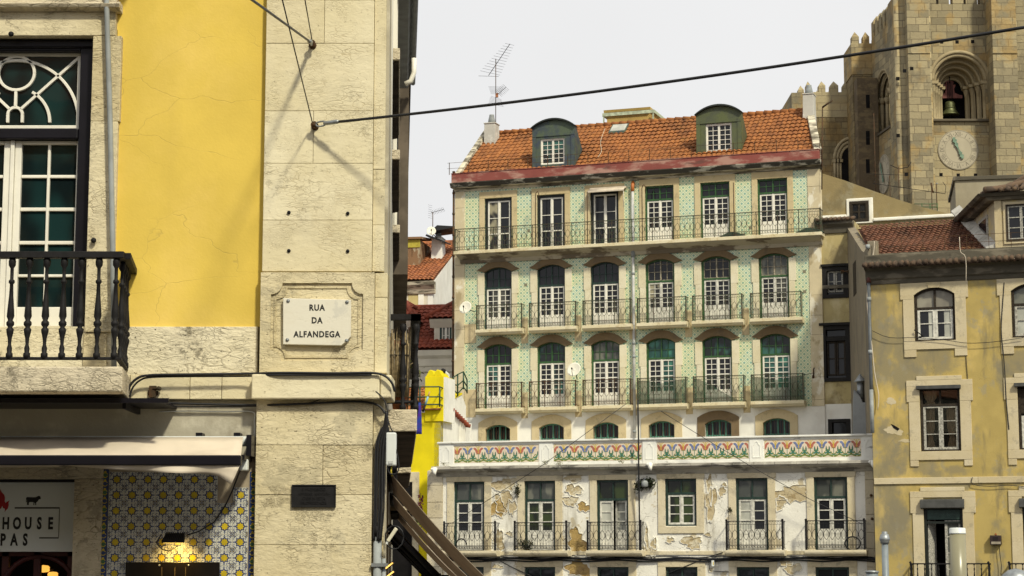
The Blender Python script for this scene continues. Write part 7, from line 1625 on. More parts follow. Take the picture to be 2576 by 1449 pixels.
m_ = MB(); m_.box(-.21, .21, -.14, .1, .0, .36); m_.build('alarm_case', plain('dark_brown_plastic', (.035, .02, .017), .5, 0, .2, 5), T, .02); m_ = MB(); m_.box(-.16, .19, -.146, -.141, .03, .12); m_.build('label_plate', plain('beige_label', (.35, .3, .22), .6), T); m_ = MB(); m_.lathe([(.04, .36), (.045, .39), (.02, .44)], (0, -.02, 0), 8); m_.build('beacon', plain('orange_beacon', (.25, .07, .01), .4), T); m_ = MB()
for k in range(4): m_.box(-.1, .1, -.147, -.142, .17 + .035*k, .185 + .035*k)
m_.build('speaker_grille', MT['iron'], T)
YC = 'wires on the ochre building'
wire('wall_wire', smooth([yw(y5(x, y), -.12) for x, y in ((1245, 1215), (1252, 1290), (1262, 1370), (1258, 1440))], 4), .014, 'thin wire hanging from the brown alarm box', 'wire', group=YC)
wire('wall_wire', smooth([yw(y8(x, y), -.03) for x, y in ((880, 500), (885, 700), (890, 900), (900, 1040), (906, 1160), (912, 1300))], 4), .012, 'thin dark wire running down right of the first window column', 'wire', group=YC)
wire('wall_wire', smooth([yw(y8(x, y), -.06) for x, y in ((1112, 480), (1102, 620), (1095, 760), (1108, 900), (1118, 1040), (1125, 1180), (1140, 1330))], 4), .02, 'black wire wandering down left of the second window column', 'wire', group=YC)
wire('wall_wire', smooth([yw(y8(x, y), -.15) for x, y in ((350, 760), (450, 800), (600, 800), (780, 815), (900, 832), (1050, 825), (1226, 800))], 4), .012, 'sagging thin wire across the front of the upper arched window', 'wire', group=YC)
wire('wall_wire', smooth([yw(y5(x, y), -.10) for x, y in ((1040, 690), (1042, 745), (1180, 760), (1320, 752), (1500, 770))], 4), .014, 'thin wire drooping under the stone string course', 'wire', group=YC)
wire('wall_wire', smooth([yw(y8(x, y, -.14), -.14) for x, y in ((358, 240), (355, 300), (322, 500), (318, 620), (345, 850), (360, 1000), (384, 1130), (378, 1215))], 4), .018, 'cream cable winding down beside the grey drain pipe', 'cable', 'fabric', group=YC)
wire('wall_wire', smooth([yw(y8(x, y, -.7), -.7) for x, y in ((852, 215), (858, 300), (888, 335), (890, 480))], 4), .014, 'cream cable dropping over the eaves tiles', 'cable', 'fabric', group=YC)
org = yw(y8(606, 802), -.06); T = tag(empty('flag_bracket', org), 'small black iron bracket at the left sill of the arched window', 'bracket'); m_ = MB(); m_.tube([(0, 0, .0), (.22, -.2, .05), (-.1, -.05, .32)], .025, 5); m_.build('bracket_arm', MT['iron'], T); m_ = MB(); m_.lathe([(.05, .0), (.05, .06)], (.1, -.1, .0), 8); m_.build('bracket_socket', MT['iron'], T)
# ================================================================== narrow house between the tiled one and the gable
N_ = Frame(2068, 1600, 90.0, 19.0, 0)
NB = tag(N_.root('narrow_house'), 'narrow stained ochre house with three black windows squeezed beside the tiled building', 'building')
def nx(u, v, d=0): return N_.p(u, v, d)
NWd = nx(2150, 700)[0]
nwin = [(8, 1282+7, 1420, 1240, 1427)]
C2b = lambda x, y: (1572.3 + x*.3256, 597.5 + y*.3256)
Wn = []
for (x0, x1, y0, y1) in ((1538, 1705, 235, 458), (1536, 1722, 690, 1102)):
    a, b = C2b(x0, y1), C2b(x1, y0); p, q = nx(*a), nx(*b); Wn.append((p[0], q[0], p[1], q[1]))
p, q = nx(2090, 1130), nx(2133, 1058); Wn.append((p[0], q[0], p[1], q[1]))
zt = nx(2100, 556)[1]; zgr = nx(2100, 1016)[1]
MT['nochre'] = plaster('pale_stained_ochre', (.46, .375, .18), [((.24, .19, .10), .9, (1, 1, .8), .52, .62, .8), ((.62, .54, .33), 1.0, (1, 1, .6), .5, .66, .6)], (1.2, (1, 1, 1), .008, .6, (.15, .1, .05)), 18, .01)
mb = MB(); mb.wall(0.01, NWd, zgr, zt, .05, Wn[:2], .4); mb.build('ochre_wall', MT['nochre'], NB)
mb = MB(); mb.wall(0.01, NWd, 0, zgr - .003, .05, Wn[2:], .4); mb.build('lower_wall', MT['gwhite'], NB)
mb = MB(); mb.box(.02, NWd, .46, 6, 0, zt); mb.build('body', MT['nochre'], NB)
mb = MB(); mb.prism_x([(.3, zt), (-.15, zt), (-.2, zt - .15), (-.05, zt - .3), (-.02, zt - .55), (.3, zt - .55)], .0, NWd); mb.build('cornice', MT['ycorn'], NB, .02); MB().box(.0, NWd, -.03, .04, zgr + 5.1, zgr + 5.25).build('string_course', MT['ycorn'], NB)
mb = MB()
for k in range(9): x = .08 + .2*k; mb.tube([(x, -.3, zt + .03), (x, .4, zt + .18)], .085, 6)
mb.build('eaves_tiles', MT['roof_old'], NB)
for i, (x0, x1, z0, z1) in enumerate(Wn):
    m_ = MB(); t = .13 if i < 2 else .08; m_.ring([(x0 - .1, z0 - .08), (x0 - .1, z1 + .08), (x1 + .1, z1 + .08), (x1 + .1, z0 - .08)], [(x0 + t, z0 + t*.7), (x0 + t, z1 - t*.8), (x1 - t, z1 - t*.8), (x1 - t, z0 + t*.7)], -.02, .3)
    if i == 1: m_.box(x0 + t, x1 - t, .0, .2, z0 + 1.75*.98, z0 + 1.75*1.1); m_.box(x0 - .15, x1 + .15, -.12, .02, z1 + .08, z1 + .2)
    if i == 0: m_.box(x0 - .12, x1 + .12, -.1, .02, z1 + .09, z1 + .2)
    W = m_.build('black_window', plain('charred_black_wood', (.012, .010, .008), .7, 0, .4, 9, .3) if i == 0 else bpy.data.materials['charred_black_wood'], NB, .01); m_ = MB(); c = (x0+x1)/2; m_.box(x0 + .1, x1 - .1, .2, .21, z0 + .05, z1 - .05); m_.build('glass', MT['glass'], W)
    if i < 2:
        m_ = MB(); zt2 = z1 - t*.8 if i == 0 else z0 + 1.7
        for p, q in ((x0 + t + .02, c - .01), (c + .01, x1 - t - .02)): m_.ring([(p, z0 + .2), (p, zt2), (q, zt2), (q, z0 + .2)], [(p + .07, z0 + .27), (p + .07, zt2 - .07), (q - .07, zt2 - .07), (q - .07, z0 + .27)], .12, .18); z = (z0 + .2 + zt2)/2; m_.box(p + .07, q - .07, .13, .17, z - .02, z + .02)
        m_.build('sash', MT['ysash'] if i == 0 else MT['ywood'], W)
# clothes line brackets on it
org = nx(2148, 683, -.3); w = N_.O + N_.t*org[0] + N_.n*(-.05); w.z = org[1]; T = tag(empty('line_bracket', w), 'rusty iron bracket beside the small black window of the narrow house', 'bracket'); m_ = MB(); m_.tube([(-.55, 0, .02), (.5, -.6, .1)], .03, 5); m_.tube([(-.35, -.0, .0), (.5, -.6, -.45)], .022, 5); m_.build('bracket_arm', MT['iron_rust'], T); m_ = MB(); m_.box(-.62, -.48, -.03, .05, -.06, .1); m_.build('bracket_plate', MT['iron_rust'], T)
# grey flue block with a capped chimney pipe
Fd = 2.0
p, q = T_.p(2143, 1100, Fd), T_.p(2192, 1012, Fd); w = T_.O + T_.t*p[0] + T_.n*Fd; w.z = T_.z0 + zled1
T = tag(empty('flue_block', w), 'stepped grey flue block with capped metal chimney pipe behind the parapet end', 'chimney'); T.rotation_euler = (0, 0, -T_.phi); h = q[1] - zled1; wd = q[0] - p[0]
m_ = MB(); m_.prism([(0, 0), (wd, 0), (wd, h), (wd*.55, h + .0), (wd*.55, h + .05), (wd*.45, h + .25), (.12, h + .55), (.06, h - .1)], 0, .9); m_.build('flue_body', plain('grey_flue_render', (.30, .31, .31), .85, 0, .15, 1.5, .1), T, .02)
m_ = MB(); m_.lathe([(.14, h + .2), (.14, h + .85)], (wd*.42, .3, 0), 12); m_.build('flue_pipe', MT['galv'], T); m_ = MB(); m_.lathe([(.26, h + .88), (.22, h + .93), (.02, h + 1.2)], (wd*.42, .3, 0), 12); m_.build('rain_cap', MT['galv'], T)
# ================================================================== ochre fire wall behind with its white edged window
F = Frame(2060, 2200, 97, 19.0, 2)
FB = tag(F.root('ochre_rear_house'), 'bare ochre rear house with sloping top edge and one white framed window', 'building')
pts = [F.p(*C7(x, y)) for x, y in ((185, 1300), (185, 1000), (330, 1045), (480, 1100), (650, 1160), (800, 1205), (960, 1245), (985, 1262), (985, 1420), (185, 1420))]
a, b = F.p(*C7(362, 1290)), F.p(*C7(470, 1165))
mb = MB(); mb.prism(pts, 0, .5); mb.build('fire_wall', plaster('mossy_ochre_render', (.29, .228, .112), [((.17, .14, .08), .7, (1, 1, .8), .5, .66, .75), ((.30, .27, .18), 1.4, (1, 1, 1), .5, .65, .6)], (.8, (1, 1, 1), .006, .5, (.12, .09, .05)), 16, .02), FB)
mb = MB(); m0, m1 = F.p(*C7(345, 1300)), F.p(*C7(495, 1145)); e = .35
mb.ring([(m0[0], m0[1]), (m0[0], m1[1]), (m1[0], m1[1]), (m1[0], m0[1])], [(a[0], a[1]), (a[0], b[1]), (b[0], b[1]), (b[0], a[1])], -.08, .05)
c, d = F.p(*C7(200, 1278)), F.p(*C7(990, 1250)); mb.box(m1[0] + .002, d[0] + .2, -.14, .02, c[1] - .2, d[1] + .1); mb.box(c[0], m0[0] - .002, -.14, .02, c[1] - .0, c[1] + .22); mb.build('white_trim', MT['gwhite'], FB, .04)
muntin_window(FB, 'black_window', a[0], b[0], a[1], b[1], -.04, 1, 2, MT['ywood'], MT['ywood'], MT['glass'], .12, .06)
F2 = at(2445, 520, 94)
org = at(2405, 530, 97); org.z = 2; T = tag(empty('grey_roof_block', org), 'plain grey beige block building behind the curved tiled dormer', 'building'); T.rotation_euler = (0, 0, radians(-10)); p = at(2405, 455, 97); q = at(2455, 440, 99)
m_ = MB(); m_.box(0, 9, 0, 6, 0, p.z - 2); m_.build('block_wall', plaster('grey_beige_render', (.30, .26, .18), [((.38, .34, .25), .6, (1, 1, .6), .5, .7, .5)], None, 12, .01), T); m_ = MB(); m_.box(-.1, 9.1, -.1, 6.1, p.z - 1.999, p.z - 1.8); m_.build('roof_edge', MT['ycorn'], T, .02)
# ================================================================== the cathedral bell tower
K = Frame(2287, 2287, 120, 0, 3)
KB = tag(K.root('cathedral_tower'), 'romanesque stone bell tower with battlements, open bell arch and white clock face', 'tower')
MT['ashlar'] = masonry('cream_ashlar', (.385, .32, .19), (.215, .185, .12), (.19, .155, .10), .95, .46, (.14, .12, .085), .53, .7, .5)
MT['ashlar_lt'] = masonry('pale_ashlar_panel', (.40, .335, .20), (.33, .275, .165), (.28, .23, .15), 1.1, .5, (.24, .19, .12), .60, .5, .2)
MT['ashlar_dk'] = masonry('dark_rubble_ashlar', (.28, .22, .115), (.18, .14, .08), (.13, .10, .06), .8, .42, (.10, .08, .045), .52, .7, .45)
MT['moulding'] = plaster('carved_arch_stone', (.38, .31, .185), [((.24, .19, .11), 1.2, (1, 1, 1), .52, .66, .7)], None, 8, .03)
def kp(x, y, d=0): return K.p(*C7(x, y), d)
def kx(x, d=0, y=600): return kp(x, y, d)[0]
def kz(y, d=0, x=900): return kp(x, y, d)[1]
PN = 1.7; ZT = kz(-160); zgap = kz(24, PN)
# plan of the visible masses
mb = MB()
mb.box(kx(705), kx(835), 0, 3.2, 0, ZT); mb.box(kx(1200), kx(1342), 0, 3.2, 0, ZT)
mb.box(kx(705) - .02, kx(840), -.25, 0, 0, kz(1100)); mb.box(kx(705) - .01, kx(836), -.05, -.001, kz(312), kz(304)); mb.box(kx(1199), kx(1343), -.06, -.001, kz(312), kz(300))
mb.box(kx(1342) + .002, kx(1342) + 5, .8, 6, 0, ZT + 2)
mb.box(kx(662, 1.2), kx(705) - .002, 1.2, 3.2, 0, ZT); mb.box(kx(622, 1.5), kx(660, 1.5), .9, 3.0, 0, ZT - 1.2)
mb.build('buttresses', MT['ashlar'], KB, .04)
for r_, x, y in ((.42, kx(684, .8), 1.1), (.2, kx(640, 1.2), .9), (.28, kx(835) + .1, 1.4)): MB().lathe([(r_, 0), (r_, ZT)], (x, y, 0), 14).build('corner_shaft', MT['ashlar'], KB)
# recessed front panel with the bell opening
xl, xr_ = kx(835), kx(1165, PN) + .7; zs = kz(470, PN); zsill = kz(692, PN)
cxa = (kx(838, PN) + kx(1160, PN))/2; R0 = (kx(1160, PN) - kx(838, PN))/2
def archp(R, zb, n=16, c=cxa): return [(c - R, zb)] + [(c - R*cos(pi*k/n), zs + R*sin(pi*k/n)) for k in range(n+1)] + [(c + R, zb)]
o_, i_ = star_ring([(xl, zsill - 1.0), (xl, zgap), (xr_, zgap), (xr_, zsill - 1.0)], archp(R0 - .1, zsill), (cxa, zs), 80)
mb = MB(); mb.ring(o_, i_, PN, PN + .8); mb.build('belfry_wall', MT['ashlar'], KB)
mb = MB(); mb.box(xl, xr_, PN, PN + .8, 0, zsill - 1.002); mb.build('clock_wall', MT['ashlar_lt'], KB)
mb = MB(); n = 4; R1 = .72
for k in range(n+1):
    R = R0 - (R0 - R1)*k/n; y = PN + .12 + .5*k
    if k < n:
        Rn = R0 - (R0 - R1)*(k+1)/n; mb.ring(archp(R + .02, zsill), archp(Rn + .12, zsill), y + .0, y + .5, False)
    mb.tube([(cxa - (R - .06)*cos(pi*q/20), y - .02, zs + (R - .06)*sin(pi*q/20)) for q in range(21)], .10 if k else .14, 8)
    if k: mb.tube([(cxa - (R + .08)*cos(pi*q/20), y - .06, zs + (R + .08)*sin(pi*q/20)) for q in range(21)], .05, 6)
mb.tube([(cxa - (R0 + .12)*cos(pi*q/24), PN - .04, zs + (R0 + .12)*sin(pi*q/24)) for q in range(25)], .12, 8)
mb.build('arch_orders', MT['moulding'], KB)
for k in range(n):
    R = R0 - .14 - (R0 - R1)*k/n; y = PN + .22 + .5*k
    for s_ in (-1, 1):
        mb = MB(); x = cxa + s_*R; mb.lathe([(.20, 0), (.20, .1), (.13, .2), (.13, zs - zsill - .62), (.15, zs - zsill - .6), (.14, zs - zsill - .55), (.2, zs - zsill - .32), (.25, zs - zsill - .18)], (x, y, zsill), 10); mb.box(x - .28, x + .28, y - .28, y + .25, zs - .17, zs + .02); mb.build('jamb_column', MT['moulding'], KB)
mb = MB(); mb.box(xl, xr_ - .3, PN - .22, PN + 2.2, zsill - .16, zsill); mb.build('belfry_sill', plaster('dark_sill_stone', (.12, .10, .07), [], None, 9, .02), KB, .04)
mb = MB(); mb.box(cxa - 3, cxa + 3, PN + 2.6, PN + 5.5, zsill - .5, zs + 2.5); 
mb.v = mb.v; mb.build('bell_chamber', MT['room'], KB)
# putlog holes
for x, y in ((893, 243), (983, 243), (1073, 241), (720, 397), (680, 410), (890, 1012), (990, 1015), (1090, 1015), (642, 785), (690, 1010), (640, 455)):
    p = kp(x, y, PN if 840 < x < 1160 else 0); mb = MB(); mb.box(p[0] - .1, p[0] + .1, (PN if 840 < x < 1160 else 0) - .02, (PN if 840 < x < 1160 else 0) + .1, p[1] - .1, p[1] + .1); mb.build('putlog_hole', MT['room'], KB)
# parapet and merlons
def merlon(mb, x0, x1, y0, y1, z0, h, cap=.45):
    mb.box(x0, x1, y0, y1, z0, z0 + h); c, d = (x0+x1)/2, (y0+y1)/2
    mb.add([(x0, y0, z0+h), (x1, y0, z0+h), (x1, y1, z0+h), (x0, y1, z0+h), (c, d, z0+h+cap)], [(0, 1, 4), (1, 2, 4), (2, 3, 4), (3, 0, 4)])
for a, b in ((836, 879), (893, 954), (976, 1039), (1053, 1119), (1136, 1190)): m_ = MB(); merlon(m_, kx(a, PN), kx(b, PN), PN, PN + .7, zgap + .002, 1.1); m_.build('merlon', MT['ashlar'], KB)
# left flank: runs back from the corner buttress
bx, by = kx(622, 1.5), 1.5; dv = Vector((-sin(radians(6.5)), cos(radians(6.5)), 0)); nv = Vector((-dv.y, dv.x, 0))
def Sp(d, z, o=0): q = Vector((bx + .25, by + .6, 0)) + dv*d + nv*o; return (q.x, q.y, z)
zs2, zsl2 = zs - .0, zsill
def flank(name, poly_out, poly_in, c, o0, o1, mat):
    oo, ii = star_ring(poly_out, poly_in, c, 70); n = len(oo); m_ = MB()
    vs = [Sp(a, b, o0) for a, b in oo] + [Sp(a, b, o0) for a, b in ii] + [Sp(a, b, o1) for a, b in oo] + [Sp(a, b, o1) for a, b in ii]; fs = []
    for i in range(n): j = (i+1) % n; fs += [(i, j, n+j, n+i), (n+j, 3*n+j, 3*n+i, n+i), (2*n+j, 2*n+i, 3*n+i, 3*n+j), (i, 2*n+i, 2*n+j, j)]
    m_.add(vs, fs); return m_.build(name, mat, KB)
cd = 3.0; DL = 5.0; zfl = kz(150, 4, 500)
hole = [(cd - 1.6, zsl2)] + [(cd - 1.6*cos(pi*k/14), zs2 + 1.6*sin(pi*k/14)) for k in range(15)] + [(cd + 1.6, zsl2)]
flank('flank_wall', [(0, 0), (0, zfl), (DL, zfl), (DL, 0)], hole, (cd, zs2), 0, -.8, MT['ashlar'])
m_ = MB()
for k in range(4):
    R = 1.55 - .22*k; o = -.1 - .28*k; m_.tube([Sp(cd - R*cos(pi*q/16), zs2 + R*sin(pi*q/16), o) for q in range(17)], .12, 8)
    for s_ in (-1, 1): m_.tube([Sp(cd + s_*R, zsl2, o), Sp(cd + s_*R, zs2 - .2, o)], .12, 8); m_.tube([Sp(cd + s_*R, zs2 - .4, o), Sp(cd + s_*R, zs2, o)], [.14, .24], 6)
    vs = []
    for q in range(17): a = pi*q/16; vs += [Sp(cd - (R + .1)*cos(a), zs2 + (R + .1)*sin(a), o), Sp(cd - (R - .22)*cos(a), zs2 + (R - .22)*sin(a), o)]
    m_.add(vs, [(2*q, 2*q+1, 2*q+3, 2*q+2) for q in range(16)])
m_.build('flank_arch_orders', MT['moulding'], KB)
m_ = MB(); m_.prism_dir([Sp(cd - 1.7, zsl2 - .2, -1.3), Sp(cd + 1.7, zsl2 - .2, -1.3), Sp(cd + 1.7, zs2 + 1.7, -1.3), Sp(cd - 1.7, zs2 + 1.7, -1.3)], nv*-.3); m_.build('flank_void', MT['room'], KB)
m_ = MB(); m_.prism_dir([Sp(cd - 1.9, zsl2 - .14, .12), Sp(DL, zsl2 - .14, .12), Sp(DL, zsl2, .12), Sp(cd - 1.9, zsl2, .12)], nv*-.4); m_.build('flank_sill', bpy.data.materials['dark_sill_stone'], KB)
for k in range(6):
    d0 = .4 + .82*k; m_ = MB(); q = [Sp(d0, zfl + .002, 0), Sp(d0 + .5, zfl + .002, 0), Sp(d0 + .5, zfl + .002, -.6), Sp(d0, zfl + .002, -.6)]; t = [(x, y, z + 1.0) for x, y, z in q]; m_.hexa(q, t); c = Vector(t[0])*.5 + Vector(t[2])*.5 + Vector((0, 0, .45)); m_.add(t + [tuple(c)], [(0, 1, 4), (1, 2, 4), (2, 3, 4), (3, 0, 4)]); m_.build('merlon', MT['ashlar'], KB)
# rear buttress of the flank and its merlons
yr_ = 7.2
x0, x1 = kx(376, yr_), kx(468, yr_); zr_ = kz(250, yr_, 400); zdk = kz(432, yr_, 400)
m_ = MB(); m_.box(x0, x1 + .6, yr_, yr_ + 3, zdk + .002, zr_); m_.build('rear_buttress_top', MT['ashlar'], KB, .03)
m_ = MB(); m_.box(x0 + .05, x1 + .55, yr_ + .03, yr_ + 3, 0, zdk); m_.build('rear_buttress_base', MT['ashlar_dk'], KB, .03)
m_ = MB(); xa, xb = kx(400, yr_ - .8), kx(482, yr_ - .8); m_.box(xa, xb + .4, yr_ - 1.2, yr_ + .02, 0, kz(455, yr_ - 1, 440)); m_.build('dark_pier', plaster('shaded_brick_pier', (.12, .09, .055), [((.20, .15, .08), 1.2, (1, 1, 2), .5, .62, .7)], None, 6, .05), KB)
for ya, yb in ((548, 625), (758, 838), (922, 1002)): p, q = kp(455, ya, yr_ - 1.25), kp(478, yb, yr_ - 1.25); m_ = MB(); m_.box(p[0], q[0], yr_ - 1.22, yr_ - 1.1, q[1], p[1]); m_.build('slit_window', MT['room'], KB)
for a, b in ((382, 424), (446, 484)): m_ = MB(); merlon(m_, kx(a, yr_), kx(b, yr_), yr_ + .02, yr_ + .6, zr_ + .002, kz(212, yr_, 400) - zr_, kz(178, yr_, 400) - kz(212, yr_, 400)); m_.build('merlon', MT['ashlar'], KB)
m_ = MB(); m_.box(kx(480, 6), kx(705), 9, 9.5, 0, zr_); m_.box(bx + .3, kx(1342) + 5, 10, 10.5, 0, zgap); m_.build('core_walls', MT['ashlar'], KB)
# clock faces
def clock(bs, R, name):
    """bs(a, b, o) maps face coordinates to the building"""
    MT.setdefault('clock_stone', plain('clock_face_stone', (.44, .39, .285), .8, 0, .1, 1.2, .2)); MT.setdefault('clock_mark', plain('faded_clock_numerals', (.235, .205, .155), .8)); MT.setdefault('verdigris', plain('verdigris_copper', (.20, .30, .22), .7, .1, .35, 6, .2))
    m_ = MB(); N_ = 48; vs = [bs(R*cos(2*pi*k/N_), R*sin(2*pi*k/N_), .06) for k in range(N_)] + [bs(R*cos(2*pi*k/N_), R*sin(2*pi*k/N_), -.05) for k in range(N_)]
    m_.add(vs, [list(range(N_))] + [(k, (k+1) % N_, N_+(k+1) % N_, N_+k) for k in range(N_)])
    def rg(r0, r1, o, mi=0): m_.add([bs(r0*cos(2*pi*k/N_), r0*sin(2*pi*k/N_), o) for k in range(N_)] + [bs(r1*cos(2*pi*k/N_), r1*sin(2*pi*k/N_), o) for k in range(N_)], [(k, (k+1) % N_, N_+(k+1) % N_, N_+k) for k in range(N_)], mi)
    rg(R*.955, R*.985, .064, 1); rg(R*.645, R*.66, .064, 1); C_ = m_.build(name, [MT['clock_stone'], MT['clock_mark']], KB)
    m_ = MB()
    for i, tx_ in enumerate(('XII', 'I', 'II', 'III', 'IIII', 'V', 'VI', 'VII', 'VIII', 'IX', 'X', 'XI')):
        t = pi/2 - i*pi/6; c_, s_ = cos(t), sin(t); r_ = R*.69
        def b2(a, b): return bs(c_*(r_ + b) + s_*a, s_*(r_ + b) - c_*a, .066)
        text_into(m_, tx_, 0, 0, 0, R*.23, 'CENTER', 0, .80, 0, R*.004, 0, 1.0, b2)
        t2 = t - pi/12; m_.add([bs(R*(.80 + .04*cos(q*pi/2))*cos(t2 + .03*sin(q*pi/2)), R*(.80 + .04*cos(q*pi/2))*sin(t2 + .03*sin(q*pi/2)), .066) for q in range(4)], [(0, 1, 2, 3)])
    m_.build('numerals', MT['clock_mark'], C_)
    for (ang, L_) in ((radians(112), .66), (radians(-66), .50)):
        m_ = MB(); c_, s_ = cos(ang), sin(ang); f = lambda a, b: bs(c_*a - s_*b, s_*a + c_*b, .14); L_ *= R
        sh = [(0, .03), (.3, .05), (.42, .10), (.52, .05), (.60, .06), (.72, .13), (.80, .06), (.86, .05), (.9, .10), (1, 0)]
        P_ = [f(a*L_, b*R) for a, b in sh] + [f(a*L_, -b*R) for a, b in sh[::-1]]; nrm = Vector(bs(0, 0, .16)) - Vector(bs(0, 0, .12)); m_.prism_dir(P_, nrm); m_.build('clock_hand', MT['verdigris'], C_)
    return C_
cc = kp(990, 868, PN - .06); Rc = (kx(1107, PN) - kx(872, PN))/2
clock(lambda a, b, o: (cc[0] + a, PN - o, cc[1] + b), Rc, 'clock_face')
czf = kz(972, 3, 560); clock(lambda a, b, o: Sp(cd - .0 - a*-1 if False else cd - a, czf + b, o), Rc, 'clock_face')
# the bell, hung in the opening
yb_ = PN + 2.0; p = kp(941, 590, yb_); zb_ = kz(668, yb_); h = p[1] - zb_; Rb = (kx(996, yb_) - kx(888, yb_))/2
org = Vector((K.O.x + p[0], K.O.y + yb_, K.z0 + zb_)); T = tag(empty('church_bell', org), 'bronze church bell hanging from a red yoke in the tower arch', 'bell')
m_ = MB(); m_.lathe([(Rb*.2, h*1.0), (Rb*.45, h*.98), (Rb*.55, h*.85), (Rb*.56, h*.6), (Rb*.66, h*.35), (Rb*.85, h*.12), (Rb, .03), (Rb*1.0, 0), (Rb*.9, 0)], (0, 0, 0), 24); m_.tube([(Rb*.62*cos(t*pi/12), Rb*.62*sin(t*pi/12), h*.5) for t in range(24)], .03, 5, True); m_.build('bell_body', plain('green_bronze', (.14, .15, .065), .5, .5, .4, 4, .4), T)
m_ = MB(); zy = kz(566, yb_) - zb_; wy_ = .78
m_.box(-wy_, wy_, -.12, .12, zy - .06, zy + .14); m_.prism([(-.62, zy + .14), (.62, zy + .14), (.3, zy + .3), (.26, zy + .55), (.36, zy + .72), (.36, zy + .85), (.2, zy + .8), (.26, zy + 1.0), (.16, zy + 1.06), (-.16, zy + 1.06), (-.26, zy + 1.0), (-.2, zy + .8), (-.36, zy + .85), (-.36, zy + .72), (-.26, zy + .55), (-.3, zy + .3)], -.11, .11); m_.build('yoke', plain('dull_red_yoke', (.22, .075, .06), .7, 0, .3, 5), T)
m_ = MB()
for x in (-.14, -.05, .05, .14): m_.tube([(x, -.14, h*.95), (x, -.14, zy + 1.0)], .025, 5)
m_.tube([(0, -.1, zy + .9), (0, -.1, zy + 1.35)], .03, 5); m_.build('straps', MT['iron'], T)
m_ = MB(); m_.lathe([(.03, h*.7), (.03, .1), (.09, -.05), (.05, -.14)], (0, 0, 0), 8); m_.build('clapper', MT['iron'], T)
# ------------------------------------------------------------------ lower crenellated wing to the left
yw_ = 9.5
w0 = K.O + Vector((kx(105, yw_), yw_, 0)); WB = tag(empty('crenellated_wing', Vector((w0.x, w0.y, 3))), 'lower stone wing with pointed battlements left of the bell tower', 'tower')
def wp(x, y, d=0): X, Z = kp(x, y, yw_ + d); return X - kx(105, yw_), Z
ztw = wp(250, 533)[1]; zmid = wp(250, 680)[1]; xr_ = wp(365, 700)[0]; xlft = wp(108, 700)[0]
m_ = MB(); m_.box(xlft, xr_ + 1, 0, 6, zmid + .002, ztw); m_.build('upper_wall', MT['ashlar_lt'], WB, .03)
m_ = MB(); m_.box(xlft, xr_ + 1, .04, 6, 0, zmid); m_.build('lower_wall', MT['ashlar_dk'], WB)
m_ = MB(); m_.prism_dir([(xlft - .004, .2, 0), (xlft - .004, 6, 0), (xlft - .004, 6, ztw), (xlft - .004, .2, ztw)], (-.9, .0, 0)); m_.build('side_buttress', MT['ashlar'], WB)
for a, b, d in ((108, 135, 0), (181, 220, 0), (247, 295, 0), (320, 360, 0), (62, 95, 1.2), (165, 182, 2.5), (236, 252, 2.5)):
    m_ = MB(); merlon(m_, wp(a, 500, d)[0], wp(b, 500, d)[0], d + .02, d + .6, ztw + .002, wp(200, 495)[1] - ztw, wp(200, 465)[1] - wp(200, 495)[1]); m_.build('merlon', MT['ashlar_lt'], WB)
m_ = MB(); c = wp(372, 900)[0]; zsn = wp(340, 925)[1]; zbn = wp(340, 1060)[1]
for k in range(3):
    R = 1.15 - .2*k; m_.tube([(c - R*cos(pi*q/16), -.05 + .05*k, zsn + 1.25*R*sin(pi*q/16)) for q in range(17)], .11, 7); m_.tube([(c - R, -.05 + .05*k, zbn), (c - R, -.05 + .05*k, zsn)], .09, 7); m_.box(c - R - .14, c - R + .14, -.16, .1, zsn - .2, zsn)
m_.build('blind_arch', MT['moulding'], WB); m_ = MB(); m_.prism([(c - .7, zbn), (c - .7, zsn)] + [(c - .7*cos(pi*q/10), zsn + .85*sin(pi*q/10)) for q in range(1, 10)] + [(c + .7, zsn), (c + .7, zbn)], .0, .05); m_.build('arch_void', MT['room'], WB)
# ------------------------------------------------------------------ small roof furniture in front of the tower
def mast(u, v0, v1, D, label, n_=0, up=None):
    b = at(u, v0, D); t = at(u, v1, D); T = tag(empty('roof_antenna', b), label, 'antenna', 'television antennas'); m_ = MB(); m_.tube([(0, 0, -1), (0, 0, t.z - b.z)], .022, 6); m_.build('mast', MT['iron_rust'], T); return T, t - b
T, t = mast(2203, 480, 285, 99, 'thin leaning mast with long faint aerial before the tower flank'); m_ = MB()
for dz in (0, -.5, -1.3): m_.tube([t + Vector((-1.2, 0, dz + .1)), t + Vector((1.0, 0, dz - .05))], .004, 3)
m_.build('yagi_array', MT['iron'], T)
T, t = mast(2262, 495, 420, 98, 'rusty antenna mast with curved arms below the tower clock'); m_ = MB(); m_.tube([t + Vector((-.45, 0, .1)), t + Vector((0, 0, -.1)), t + Vector((.45, 0, .0)), t + Vector((.6, 0, .25))], .02, 5)
m_.tube([(-1.3, 0, t.z*.45), (2.3, 0, t.z*.10)], .018, 4)
for k in range(10): x = -1.2 + .33*k; m_.tube([(x, -.2, t.z*.43 - .05*x), (x, .2, t.z*.43 - .05*x + .12)], .008, 3)
m_.tube([(2.3, 0, t.z*.1), (2.35, 0, t.z*.35), (2.2, 0, t.z*.5)], .014, 4); m_.build('yagi_array', MT['iron'], T)
T, t = mast(2239, 485, 442, 98, 'short antenna mast with a cross bar below the tower flank'); m_ = MB(); m_.tube([t + Vector((-1.2, 0, .1)), t + Vector((.9, 0, .02))], .014, 4); m_.build('yagi_array', MT['iron'], T)
T, t = mast(2345, 528, 460, 98, 'rusty post with bent head left of the grey roof block'); m_ = MB(); m_.tube([t + Vector((-.05, 0, -.0)), t + Vector((0, 0, -.4)), t + Vector((.06, 0, -.5))], .045, 6); m_.build('post_head', MT['iron_rust'], T)
